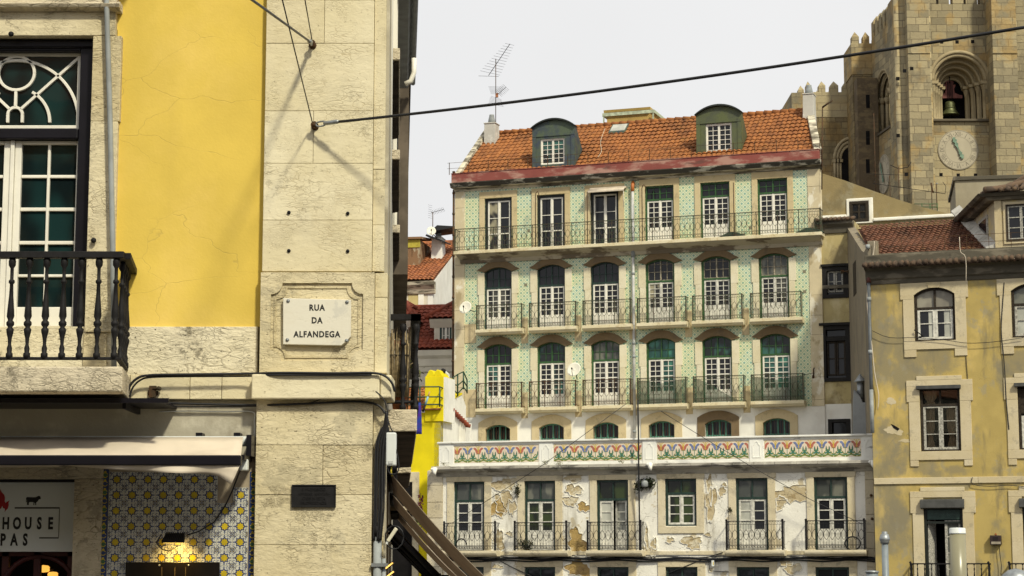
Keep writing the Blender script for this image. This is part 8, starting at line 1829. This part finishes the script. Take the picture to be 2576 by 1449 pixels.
T, t = mast(2357, 525, 463, 98.5, 'slim grey pole left of the grey roof block'); m_ = MB(); m_.lathe([(.04, 0), (.05, .03), (.01, .06)], t, 8); m_.build('pole_cap', MT['galv'], T)
b = at(2340, 531, 97); T = tag(empty('roof_railing', b), 'short green roof railing at the foot of the tower', 'railing'); m_ = MB()
for x in (-.4, 0, .35): m_.tube([(x, 0, 0), (x, 0, .38)], .025, 5)
for z in (.2, .36): m_.tube([(-.8, 0, z), (.38, 0, z)], .02, 5)
m_.build('rails', MT['frame_green'], T); m_ = MB(); m_.box(-.45, .4, -.05, .05, -.05, .01); m_.build('rail_base', MT['galv'], T)
# ================================================================== the houses glimpsed between the corner building and the tiled one
C6 = lambda x, y: (974.8 + x*.4338, 503.1 + y*.4338)
MT['roof3'] = rooftile('mossy_orange_tiles', (.40, .15, .06), (.26, .10, .05), (.12, .11, .03), .22, .34, .35, .55); MT['roof4'] = rooftile('dark_red_tiles', (.27, .065, .035), (.19, .05, .03), (.12, .07, .03), .26, .40, .1, .35)
MT['stucco'] = plaster('pale_pink_stucco', (.66, .61, .50), [((.48, .42, .33), .8, (1, 1, .6), .5, .7, .5)], None, 18, .004); MT['wwall'] = plaster('streaky_whitewash', (.80, .79, .74), [((.45, .42, .36), 1.8, (1, 1, .18), .58, .74, .75), ((.60, .58, .52), .8, (1, 1, .6), .5, .7, .5)], None, 18, .008)
H = Frame(1072, 1072, 106, 10, 4)
HB = tag(H.root('gabled_white_house'), 'white gabled house with mossy orange roof behind the corner building', 'building')
def hp(x, y, d=0): return H.p(*C6(x, y), d)
ze = hp(140, 462, -.3)[1]; dy = 7.5; q = hp(375, 285, 6.2); zr = ze + (q[1] - ze)*dy/6.2
mb = MB(); wl_ = hp(84, 570, 0)[0]; mb.wall(-8, 0, 0, ze - .2, 0, [(wl_ - .95, wl_, hp(70, 625)[1], hp(70, 532)[1])], .3); mb.build('front_wall', MT['stucco'], HB)
mb = MB(); mb.prism_dir([(-.01, .0, 0), (-.01, dy*2, 0), (-.01, dy*2, ze - .2), (-.01, dy, zr - .05), (-.01, 0, ze - .2)], (.3, 0, 0)); mb.build('gable_wall', MT['wwall'], HB)
mb = MB(); tiled_slope(mb, -8, .35, -.35, ze - .05, dy, zr, .23, .36, .055, 6); mb.tube([(-8, dy, zr + .05), (.35, dy, zr + .05)], .14, 7); mb.add([(-8, -.3, ze - .16), (.3, -.3, ze - .16), (.3, dy, zr - .12), (-8, dy, zr - .12)], [(0, 1, 2, 3)]); mb.add([(-8, dy, zr), (.3, dy, zr), (.3, 2*dy, ze), (-8, 2*dy, ze)], [(0, 1, 2, 3)]); HR = mb.build('roof', MT['roof3'], HB)
mb = MB(); mb.prism_x([(.1, ze - .75), (-.1, ze - .75), (-.2, ze - .5), (-.38, ze - .3), (-.42, ze - .1), (.1, ze - .1)], -8, .42); mb.build('cornice', MT['gcorn'], HB, .02)
mb = MB(); p, q = hp(120, 700)[0], hp(178, 700)[0]; mb.box(p, q, -.02, .01, ze - 5, ze - .78); mb.build('yellow_panel', plaster('pale_yellow_render', (.58, .48, .22), [], None, 16, .004), HB)
mb = MB(); mb.box(hp(178, 700)[0] + .01, hp(210, 700)[0], -.06, .02, 0, ze - .76); mb.box(hp(92, 700)[0], hp(112, 700)[0], -.06, .02, 0, ze - .76); mb.build('pilaster', MT['gwhite'], HB)
muntin_window(HB, 'sash_window', wl_ - .95, wl_, hp(70, 625)[1], hp(70, 532)[1], .06, 1, 3, MT['frame_dkgreen'], MT['white_paint'], MT['glass_grey'], .08)
p, q = hp(262, 312, 4.4), hp(328, 222, 4.4); chimney((p[0]+q[0])/2, 4.4, (q[0]-p[0])/2, .5, p[1] - 1, q[1] - .05, 1, HR, 'wwall')
mb = MB(); z = q[1] + .1; mb.hexa([(p[0] - .2, 3.4, z - .1), (q[0] + .1, 3.3, z - .45), (q[0] + .2, 5.3, z - .35), (p[0] - .2, 5.3, z)], [(p[0] - .15, 3.4, z), (q[0] + .1, 3.3, z - .38), (q[0] + .2, 5.3, z - .28), (p[0] - .15, 5.3, z + .1)]); mb.hexa([(p[0] + .1, 3.2, z + .1), (q[0] + .9, 3.2, z + .3), (q[0] + .9, 5.4, z + .35), (p[0] + .1, 5.4, z + .2)], [(p[0] + .5, 3.2, z + .45), (q[0] + .9, 3.2, z + .36), (q[0] + .9, 5.4, z + .42), (p[0] + .5, 5.4, z + .5)])
mb.build('chimney_sheet', plain('black_sheet_metal', (.012, .012, .013), .6), HR)
p, q = hp(112, 330, 2.6), hp(185, 228, 2.6); mb = MB(); mb.box(p[0], q[0], 2.6, 5.5, p[1] - 1, q[1]); mb.prism_x([(2.4, q[1]), (2.4, q[1] + .12), (5.6, q[1] + .5), (5.6, q[1] + .38)], p[0] - .1, q[0] + .15); mb.box(p[0] - .03, q[0] + .05, 2.55, 2.599, q[1] - .45, q[1] - .02, 1); mb.box(p[0] + .3, q[0] - .4, 2.57, 2.59, p[1], q[1] - .5, 2); mb.build('shed_dormer', [plaster('peeling_brown_boards', (.22, .13, .07), [((.4, .36, .26), 3, (1, 1, .4), .52, .6, .7)], None, 12, .02), plain('lichen_yellow', (.42, .36, .05), .9), MT['room']], HR)
def hw(x, y, d): X, Z = hp(x, y, d); w = H.O + H.t*X + H.n*d; w.z = Z + 4; return w
c6 = hp(254, 182, 3.6); 
dishp = C6(254, 182); MT['word_dk'] = MT['word_grey']
dish(H, dishp[0], dishp[1], 2.8, .27, 'grey white satellite dish beside the black chimney sheets', (('NOS', 0, -.05, .3, 'word_grey'),), (.3, .3, -.3), 12)
bp = hw(262, 220, 4.0); T = tag(empty('roof_antenna', bp), 'small television antenna above the satellite dish by the black chimney', 'antenna', 'television antennas'); tz = hw(262, 70, 4.0).z - bp.z; m_ = MB(); m_.tube([(0, 0, -.3), (0, 0, tz)], .025, 6); m_.build('mast', MT['iron_rust'], T); m_ = MB(); m_.tube([(-.1, 0, tz - .05), (.62, .1, tz + .18)], .016, 4)
for k in range(9): q = Vector((-.05 + .66*k/8, .1*k/8, tz - .04 + .21*k/8)); m_.tube([q + Vector((-.06, -.15, .1)), q + Vector((.06, .15, -.1))], .007, 3)
for s_ in (1, -1):
    for k in range(4): m_.tube([(-.25, -.3, tz + s_*.12*k), (-.05, .3, tz + s_*.12*k + .05)], .007, 3)
m_.build('yagi_array', MT['iron'], T)
# lower house with dark red hipped roof
J = Frame(1136, 1136, 99, 10, 3)
JB = tag(J.root('red_roofed_house'), 'pale house with dark red tiled roof and roof dormer left of the tiled building', 'building')
def jp(x, y, d=0): return J.p(*C6(x, y), d)
ze = jp(240, 862, -.3)[1]; zr = jp(240, 628, 4.5)[1]
mb = MB(); mb.box(-9, .6, 0, 9, 0, ze - .1); mb.build('body', MT['stucco'], JB)
mb = MB(); mb.prism_x([(.1, ze - 1.15), (-.1, ze - 1.15), (-.14, ze - .9), (-.2, ze - .85), (-.22, ze - .5), (-.36, ze - .35), (-.4, ze - .08), (.1, ze - .08)], -9, .7); mb.build('cornice', MT['stucco'], JB, .015)
mb = MB(); tiled_slope(mb, -9, .8, -.4, ze - .02, 4.5, zr, .26, .42, .065, 6); mb.tube([(-9, 4.5, zr + .05), (.8, 4.5, zr + .05)], .15, 7); mb.add([(-9, -.3, ze - .12), (.8, -.3, ze - .12), (.8, 4.5, zr - .1), (-9, 4.5, zr - .1)], [(0, 1, 2, 3)]); mb.add([(-9, 4.5, zr), (.8, 4.5, zr), (.8, 9, ze), (-9, 9, ze)], [(0, 1, 2, 3)]); JR = mb.build('roof', MT['roof4'], JB)
for (xa, xb, ya, yb, w0, w1, wa, wb) in ((270, 420, 690, 850, 303, 372, 722, 848), (15, 120, 690, 860, 55, 95, 725, 855)):
    d = .5; p, q = jp(xa, yb, d), jp(xb, ya, d); m_ = MB(); a, b = jp(w0, wb, d), jp(w1, wa, d)
    oo, ii = star_ring([(p[0], p[1] - .3), (p[0], q[1]), (q[0], q[1]), (q[0], p[1] - .3)], [(a[0], a[1]), (a[0], b[1]), (b[0], b[1]), (b[0], a[1])], ((a[0]+b[0])/2, (a[1]+b[1])/2), 40); m_.ring(oo, ii, d, d + .3); m_.box(p[0] + .02, q[0] - .02, d + .302, 4.4, p[1] - .3, q[1]); m_.prism_x([(d - .02, q[1] - .42), (d - .2, q[1] - .1), (d - .24, q[1]), (4.4, q[1]), (4.4, q[1] - .42)], p[0] - .2, q[0] + .2); D_ = m_.build('dormer', MT['stucco'], JR)
    m_ = MB(); zt = q[1] + .02; yy0, yy1, xx0, xx1 = d - .35, 4.6, p[0] - .35, q[0] + .35; xm = (xx0 + xx1)/2; hh = .95
    tiled_slope(m_, xx0, xx1, yy0, zt, d + 1.6, zt + hh, .26, .42, .065, 6, lambda X, Y_, Z: abs(X - xm) > (xx1 - xm)*(1.05 - (Z - zt)/hh*.75))
    m_.add([(xx0, yy0, zt), (xm, d + 1.6, zt + hh), (xm, 4.6, zt + hh), (xx0, 4.6, zt)], [(0, 1, 2, 3)]); m_.add([(xx1, yy0, zt), (xm, d + 1.6, zt + hh), (xm, 4.6, zt + hh), (xx1, 4.6, zt)], [(0, 1, 2, 3)])
    m_.tube([(xx0, yy0, zt + .08), (xm, d + 1.6, zt + hh + .08)], .13, 7); m_.tube([(xx1, yy0, zt + .08), (xm, d + 1.6, zt + hh + .08), (xm, 4.6, zt + hh + .08)], .13, 7); m_.build('dormer_roof', MT['roof4'], D_)
    muntin_window(D_, 'dormer_window', a[0], b[0], a[1], b[1], d + .04, 1, 2, MT['frame_dkgreen'], MT['white_paint'], MT['glass_grey'], .1)
# bright yellow house and its whitewashed stair wall
Q = Frame(1107, 1107, 86, 17, -1)
QB = tag(Q.root('bright_yellow_house'), 'bright lemon yellow rendered house with whitewashed side wall and chimney', 'building')
def qp(x, y, d=0): return Q.p(*C6(x, y), d)
MT['lemon'] = plaster('lemon_yellow_paint', (.78, .64, .012), [((.62, .48, .01), .8, (1, 1, .5), .52, .68, .5)], (.9, (1, 1, 1.6), .006, .4, (.4, .3, .01)), 24, .004)
zt = qp(240, 1232)[1]; W_w = qp(455, 1250, 3.3)
mb = MB(); xl = qp(140, 1300)[0] - 2.5; mb.box(xl, 0, 0, .3, 0, zt); mb.build('yellow_wall', MT['lemon'], QB)
def qd(u, v):
    """depth at which the side wall (x = 0) is seen at column u"""
    lo, hi = -1.0, 9.0
    for _ in range(40):
        m_ = (lo+hi)/2
        if Q.x(u, v, m_) < .0: hi = m_
        else: lo = m_
    return lo
side = [(332, 1042), (345, 1065), (365, 1105), (372, 1160), (430, 1128), (446, 1170), (455, 1198)]
P = [(0, .0, 0)] + [(0, .0, qp(310, 1228)[1])]
for x, y in side: u, v = C6(x, y); d = qd(u, v); P.append((0, d, Q.z(u, v, d)))
P.append((0, P[-1][1], 0)); dE = P[-1][1]
mb = MB(); mb.prism_dir(P, (-.3, 0, 0)); mb.build('white_side_wall', MT['wwall'], QB)
p, q = qp(218, 1230), qp(330, 1022); mb = MB(); mb.box(p[0], q[0] - .02, -.05, 1.2, zt - .4, q[1]); mb.build('chimney_stack', MT['lemon'], QB, .02); mb = MB(); mb.box(q[0] - .018, q[0] + .05, -.03, 1.3, zt - .4, q[1] - .04); mb.build('chimney_side', MT['wwall'], QB)
mb = MB()
for x in (255, 296): a = qp(x, 1020)[0]; mb.prism([(a - .28, q[1]), (a - .12, q[1] + .27), (a - .05, q[1] + .3), (a + .05, q[1] + .27), (a + .2, q[1])], .0, .9)
mb.build('chimney_vents', MT['lemon'], QB, .03)
mb = MB()
for k in range(10): x = xl + .1 + .26*k; mb.tube([(x if x < 2 else 0, -.35, zt + .02), (x, .3, zt + .14)], .11, 7) if x < -.02 else None
mb.box(xl, .04, -.2, .32, zt + .10, zt + .16); mb.build('eaves_tiles', MT['roof3'], QB)
mb = MB(); tiled_slope(mb, xl, p[0] - .05, .3, zt + .1, 3.0, zt + 1.4, .24, .36, .06, 6); mb.build('low_roof', MT['roof1'], QB)
mb = MB(); n = 9
for k in range(n):
    t = k/(n-1); x, y = 358 + (452-358)*t, 1212 + (1305-1212)*t; u, v = C6(x, y); d = qd(u, v); mb.tube([(-.05, d, Q.z(u, v, d)), (.22, d + .05, Q.z(u, v, d) - .05)], .085, 6)
mb.build('stair_tiles', MT['roof4'], QB)
mb = MB(); u, v = C6(400, 1133); d0, d1 = qd(*C6(372, 1160)), qd(*C6(430, 1128)); mb.hexa([(-.4, d0, P[5][2]), (.03, d0, P[5][2]), (.03, d1, P[6][2]), (-.4, d1, P[6][2])], [(-.4, d0, P[5][2] + .08), (.03, d0, P[5][2] + .08), (.03, d1, P[6][2] + .08), (-.4, d1, P[6][2] + .08)]); mb.build('yellow_cap', MT['lemon'], QB)
mb = MB(); u, v = C6(432, 1350); d = qd(u, v); mb.box(-.01, .03, d - .35, d + .35, Q.z(u, v, d) - .45, Q.z(u, v, d) + .45); mb.build('side_window', MT['gwhite'], QB)
mb = MB(); mb.box(xl, 0, 4, 4.3, 0, zt - .2); mb.box(xl, xl + .3, .3, 4, 0, zt); mb.build('rear_wall', MT['wwall'], QB)
# doorway and its stone frame beneath, half hidden by the awnings
a, b = Q.p(1025, 1340), Q.p(1055, 1205); mb = MB(); mb.box(a[0] - .8, b[0], -.06, .02, a[1] - 3, b[1] + .3); mb.build('stone_door_frame', MT['tsur'], QB, .01); mb = MB(); mb.box(a[0] - .7, b[0] - .3, -.08, -.061, a[1] - 3, b[1] - .12); mb.build('door_opening', MT['room'], QB)
def railing(fr, pts, name, label, mid=1):
    """tubular rail along local points (x, y, z_base, height)"""
    b = fr.O + fr.t*pts[0][0] + fr.n*pts[0][1]; b.z = fr.z0 + pts[0][2]; T = tag(empty(name, b, -fr.phi), label, 'railing', 'green tube railings'); o = Vector(pts[0][:3]); m_ = MB()
    for x, y, z, h in pts: MB().tube([Vector((x, y, z)) - o, Vector((x, y, z + h)) - o], .035, 6).build('post', MT['rail_green'], T)
    for f in (1, .5, .12)[:2+mid]: m_.tube([Vector((x, y, z + h*f)) - o for x, y, z, h in pts], .03, 6)
    m_.build('rails', MT['rail_green'], T)
MT['rail_green'] = plain('rail_green_paint', (.02, .06, .03), .5, 0, .3, 6)
a, b, c = qp(150, 1085, -.6), qp(303, 1083, -.6), qp(322, 1092, .1); h = a[1] - qp(200, 1200, -.6)[1]
railing(Q, [(a[0] - .6, -.6, a[1] - h, h), (a[0] + .3, -.6, a[1] - h, h), (b[0], -.6, b[1] - h, h), (c[0], .2, c[1] - h, h)], 'tube_railing', 'green tube railing round the lemon yellow chimney')
pr_ = []
for x, y0, y1 in ((366, 1105, 1032), (394, 1140, 1012), (428, 1098, 996), (449, 1122, 1045)): u, v = C6(x, y0); d = qd(u, v); pr_.append((0.1, d, Q.z(u, v, d), Q.z(u, C6(x, y1)[1], d) - Q.z(u, v, d)))
railing(Q, pr_, 'tube_railing', 'green tube railing climbing the whitewashed stair wall')
o = qp(324, 997, .6); w = Q.O + Q.t*o[0] + Q.n*.6; w.z = o[1] - 1; T = tag(empty('security_camera', w), 'black and white security camera on the lemon yellow chimney top', 'camera'); m_ = MB(); m_.tube([(0, -.25, .02), (0, .1, .05)], .11, 10); m_.build('camera_body', MT['iron'], T); m_ = MB(); m_.tube([(.06, .0, .0), (.2, .25, -.1), (.2, .25, -.4)], .07, 8); m_.build('camera_mount', MT['plastic_white'], T)
leafy('wall_weed', at(1064, 1318, 85.5), 'green weed growing from the lemon yellow wall', 14, (.25, .1, .2), .2, 'leaf', 'plant', .9, 31, 6, 'plants rooted in the walls')
# a painted stick leaning on the yellow wall
b = at(1064, 1036, 85.3); t = at(1081, 985, 85.3) - b; T = tag(empty('painted_stick', b), 'painted stick with blue and orange bands leaning before the yellow chimney', 'pole'); m_ = MB(); m_.tube([(0, 0, 0), t*.35], .05, 6); m_.build('lower_band', MT['iron'], T); m_ = MB(); m_.tube([t*.35, t*.75], .05, 6); m_.build('blue_band', plain('sky_blue_paint', (.25, .45, .55), .6), T); m_ = MB(); m_.tube([t*.75, t], .035, 6); m_.build('orange_band', plain('pale_orange_paint', (.6, .35, .12), .6), T)
b = at(1052, 1092, 85.3); T = tag(empty('flag', b), 'strip of purple and blue flag hanging beside the yellow wall', 'flag'); m_ = MB(); vs = []
for j in range(9):
    t = j/8
    for i in range(4): vs.append((-.25 + .12*i + .05*t, .05*sin(i*1.7 + t*4), 1.35 - 1.35*t))
m_.add(vs, [(j*4+i, j*4+i+1, (j+1)*4+i+1, (j+1)*4+i) for j in range(8) for i in range(3)], 0, True); o_ = m_.build('cloth', plain('purple_cloth', (.07, .02, .20), .9, 0, .3, 3, .1, .001, (.02, .05, .25)), T); o_.modifiers.new('solid', 'SOLIDIFY').thickness = .01
m_ = MB(); m_.tube([(-.3, 0, 1.2), (.12, 0, 1.42)], .02, 5); m_.build('flag_stick', MT['iron'], T)
b = at(1058, 1246, 85.0); T = tag(empty('red_garland', b), 'dark red garland hanging in the doorway of the yellow house', 'garland'); m_ = MB(); rr = random.Random(4)
for k in range(30): m_.lathe([(.02, -.03), (.05, 0), (.02, .03)], (rr.uniform(-.1, .1), rr.uniform(-.06, .06), -.02*k + rr.uniform(-.02, .02)), 6)
m_.build('garland_beads', plain('dark_red_beads', (.10, .01, .02), .5), T); m_ = MB(); m_.tube([(0, 0, .1), (0, 0, -.6)], .012, 4); m_.build('garland_string', MT['iron'], T)
# ------------------------------------------------------------------ street poles in front of the ochre building
b = at(2228, 1449, 60); b.z = -3.5; t = at(2226, 1338, 60).z - b.z
T = tag(empty('vent_pole', b), 'grey steel pole with a capped head in front of the ochre building', 'pole'); k = 60/5009
m_ = MB(); m_.tube([(0, 0, 0), (0, 0, t - 22*k)], [10.0*k, 8.2*k], 14); m_.build('pole_shaft', plain('blue_grey_pole_paint', (.22, .25, .27), .45, .2, .15, 3), T)
m_ = MB(); m_.lathe([(11*k, t - 29*k), (11*k, t - 24*k), (13*k, t - 20*k), (13.5*k, t - 17*k), (10*k, t - 6*k), (7*k, t - 5*k), (7*k, t), (5*k, t + .01)], (0, 0, 0), 14); m_.build('pole_head', MT['galv'], T)
b = at(2194, 1449, 60); b.z = -3.5; t = at(2194, 1436, 60).z - b.z; T = tag(empty('short_pole', b), 'top of a shorter grey pole left of the capped pole', 'pole'); m_ = MB(); m_.tube([(0, 0, 0), (0, 0, t - .05)], 15*k, 14); m_.build('pole_shaft', bpy.data.materials['blue_grey_pole_paint'], T); m_ = MB(); m_.lathe([(17*k, t - .06), (17.5*k, t - .02), (16*k, t), (2*k, t + .02)], (0, 0, 0), 14); m_.build('pole_cap', MT['galv'], T)
b = at(2412, 1449, 58); b.z = -3.5; t = at(2409, 1328, 58).z - b.z; k = 58/5009
T = tag(empty('cylinder_lamp', b), 'tall cream cylinder street lamp in front of the open balcony door', 'lamp')
m_ = MB(); m_.lathe([(14*k, 0), (14*k, t - 3.2)], (0, 0, 0), 16); m_.build('lamp_post', MT['galv'], T)
m_ = MB(); m_.lathe([(20*k, t - 3.2), (20*k, t - 15*k)], (0, 0, 0), 24); m_.build('diffuser', plain('cream_lamp_acrylic', (.25, .23, .145), .3, 0, .06, 2, .5), T)
m_ = MB(); m_.lathe([(20.6*k, t - 15*k), (20.8*k, t - 12*k), (20.2*k, t - 11.5*k), (20.2*k, t - 2*k), (18*k, t), (1*k, t + .01)], (0, 0, 0), 24); m_.build('lamp_cap', MT['plastic_white'], T)
b = at(2555, 1449, 58); b.z = at(2555, 1430, 58).z; T = tag(empty('lamp_dome', b), 'top of a pale domed street lamp at the lower right corner', 'lamp'); m_ = MB(); m_.lathe([(.1, -3.0), (.1, -.5), (.42, -.45), (.40, -.2), (.22, -.05), (.02, .0)], (0, 0, 0), 18); m_.build('lamp_shade', MT['galv'], T); m_ = MB(); m_.lathe([(.08, -4.5), (.08, -3.0)], (0, 0, 0), 10); m_.build('lamp_post', MT['galv'], T)
# ------------------------------------------------------------------ ground
def gz(y): return 0 if y < 24 else max(-3.6, -(y - 24)*.12) if y < 72 else (-3.6 if y < 83 else min(3.0, -3.6 + (y - 83)*.35))
ys = [-400, -60, -20, 0, 10, 20, 24, 30, 40, 54, 60, 72, 82, 83, 90, 96, 102, 120, 200, 1500]; xs = [-1500, -300, -60, -20, 0, 20, 60, 300, 1500]
mb = MB(); mb.add([(x, y, gz(y)) for y in ys for x in xs], [(j*9+i, j*9+i+1, (j+1)*9+i+1, (j+1)*9+i) for j in range(len(ys)-1) for i in range(8)])
m = NT('cobbled_ground'); vo = m.n('ShaderNodeTexVoronoi'); m.l(m.co, vo.inputs['Vector']); vo.inputs['Scale'].default_value = 8; c = m.mix(m.noise(3), (.07, .066, .06), (.11, .10, .09)); c = m.mix(m.ss(vo.outputs['Distance'], .3, .6), c, (.035, .033, .03))
mb.build('ground', m.finish(c, .9, vo.outputs['Distance'], .02, .5), None, 0, False, 'structure')
# ------------------------------------------------------------------ unseen terrace added behind the viewer, shading shop fronts and darkening their glass
OB = tag(empty('added_shade_terrace', (0, -13, 0)), 'added ochre terrace behind the viewer, unseen, shading the shop fronts', 'building')
MB().wall(-34, 22, 0, 13, 0, [(x, x + 1.3, z, z + 2.3) for x in range(-32, 20, 4) for z in (1, 5, 9)], .4).build('street_wall', MT['ochre'], OB)
MB().box(-34, 22, -9, -8.6, 0, 13).build('rear_wall', MT['ochre'], OB); MB().box(-33.9, 21.9, -.6, -.5, 0, 12.9).build('dark_rooms', MT['room'], OB)
MB().prism_x([(.6, 13), (-4.3, 15.5), (-9.2, 13)], -34.3, 22.3).build('roof', MT['roof1'], OB)
# ------------------------------------------------------------------ camera, sky, sun
cam = bpy.data.cameras.new('camera'); co = bpy.data.objects.new('camera', cam); COL.objects.link(co); co.location = (0, 0, EYE); co.rotation_euler = (radians(90) + TH, 0, 0)
cam.sensor_width = 36; cam.sensor_fit = 'HORIZONTAL'; cam.lens = 36*FPX/2576; cam.clip_end = 4000; cam.clip_start = .05; SC.camera = co
AZ, EL = radians(28), radians(44)
sd = Vector((sin(AZ)*cos(EL), -cos(AZ)*cos(EL), sin(EL)))
sun = bpy.data.lights.new('sun', 'SUN'); sun.energy = SUN_E; sun.angle = radians(5); sun.color = (1, .94, .73); so = bpy.data.objects.new('sun', sun); COL.objects.link(so); so.rotation_euler = (-sd).to_track_quat('-Z', 'Y').to_euler(); so.location = (20, -20, 60)
W = bpy.data.worlds.new('World'); SC.world = W; W.use_nodes = True; nt = W.node_tree; nt.nodes.clear()
sk = nt.nodes.new('ShaderNodeTexSky'); sk.sky_type = 'NISHITA'; sk.sun_disc = False; sk.sun_elevation = EL; sk.sun_rotation = atan2(sd.x, sd.y); sk.air_density = 1.0; sk.dust_density = 4.0; sk.ozone_density = 1
hs = nt.nodes.new('ShaderNodeHueSaturation'); hs.inputs['Saturation'].default_value = .12; nt.links.new(sk.outputs[0], hs.inputs['Color'])
# thin even cloud: soft, barely varying veil over the clear sky
tc = nt.nodes.new('ShaderNodeTexCoord'); nz = nt.nodes.new('ShaderNodeTexNoise'); nz.inputs['Scale'].default_value = 1.6; nz.inputs['Detail'].default_value = 5; nt.links.new(tc.outputs['Generated'], nz.inputs['Vector'])
mr = nt.nodes.new('ShaderNodeMapRange'); mr.inputs[1].default_value = .3; mr.inputs[2].default_value = .7; mr.inputs[3].default_value = CLOUD*.92; mr.inputs[4].default_value = CLOUD*1.08; nt.links.new(nz.outputs['Fac'], mr.inputs[0])
cb = nt.nodes.new('ShaderNodeCombineColor'); nt.links.new(mr.outputs[0], cb.inputs[0]); nt.links.new(mr.outputs[0], cb.inputs[1]); nt.links.new(mr.outputs[0], cb.inputs[2])
mx = nt.nodes.new('ShaderNodeMix'); mx.data_type = 'RGBA'; mx.inputs['Factor'].default_value = .82; nt.links.new(hs.outputs[0], mx.inputs[6]); nt.links.new(cb.outputs[0], mx.inputs[7])
bg = nt.nodes.new('ShaderNodeBackground'); bg.inputs['Strength'].default_value = .1; nt.links.new(mx.outputs[2], bg.inputs['Color']); wo = nt.nodes.new('ShaderNodeOutputWorld'); nt.links.new(bg.outputs[0], wo.inputs['Surface'])
SC.view_settings.view_transform = 'Standard'; SC.view_settings.look = 'None'; SC.view_settings.exposure = EXPO; SC.view_settings.gamma = 1
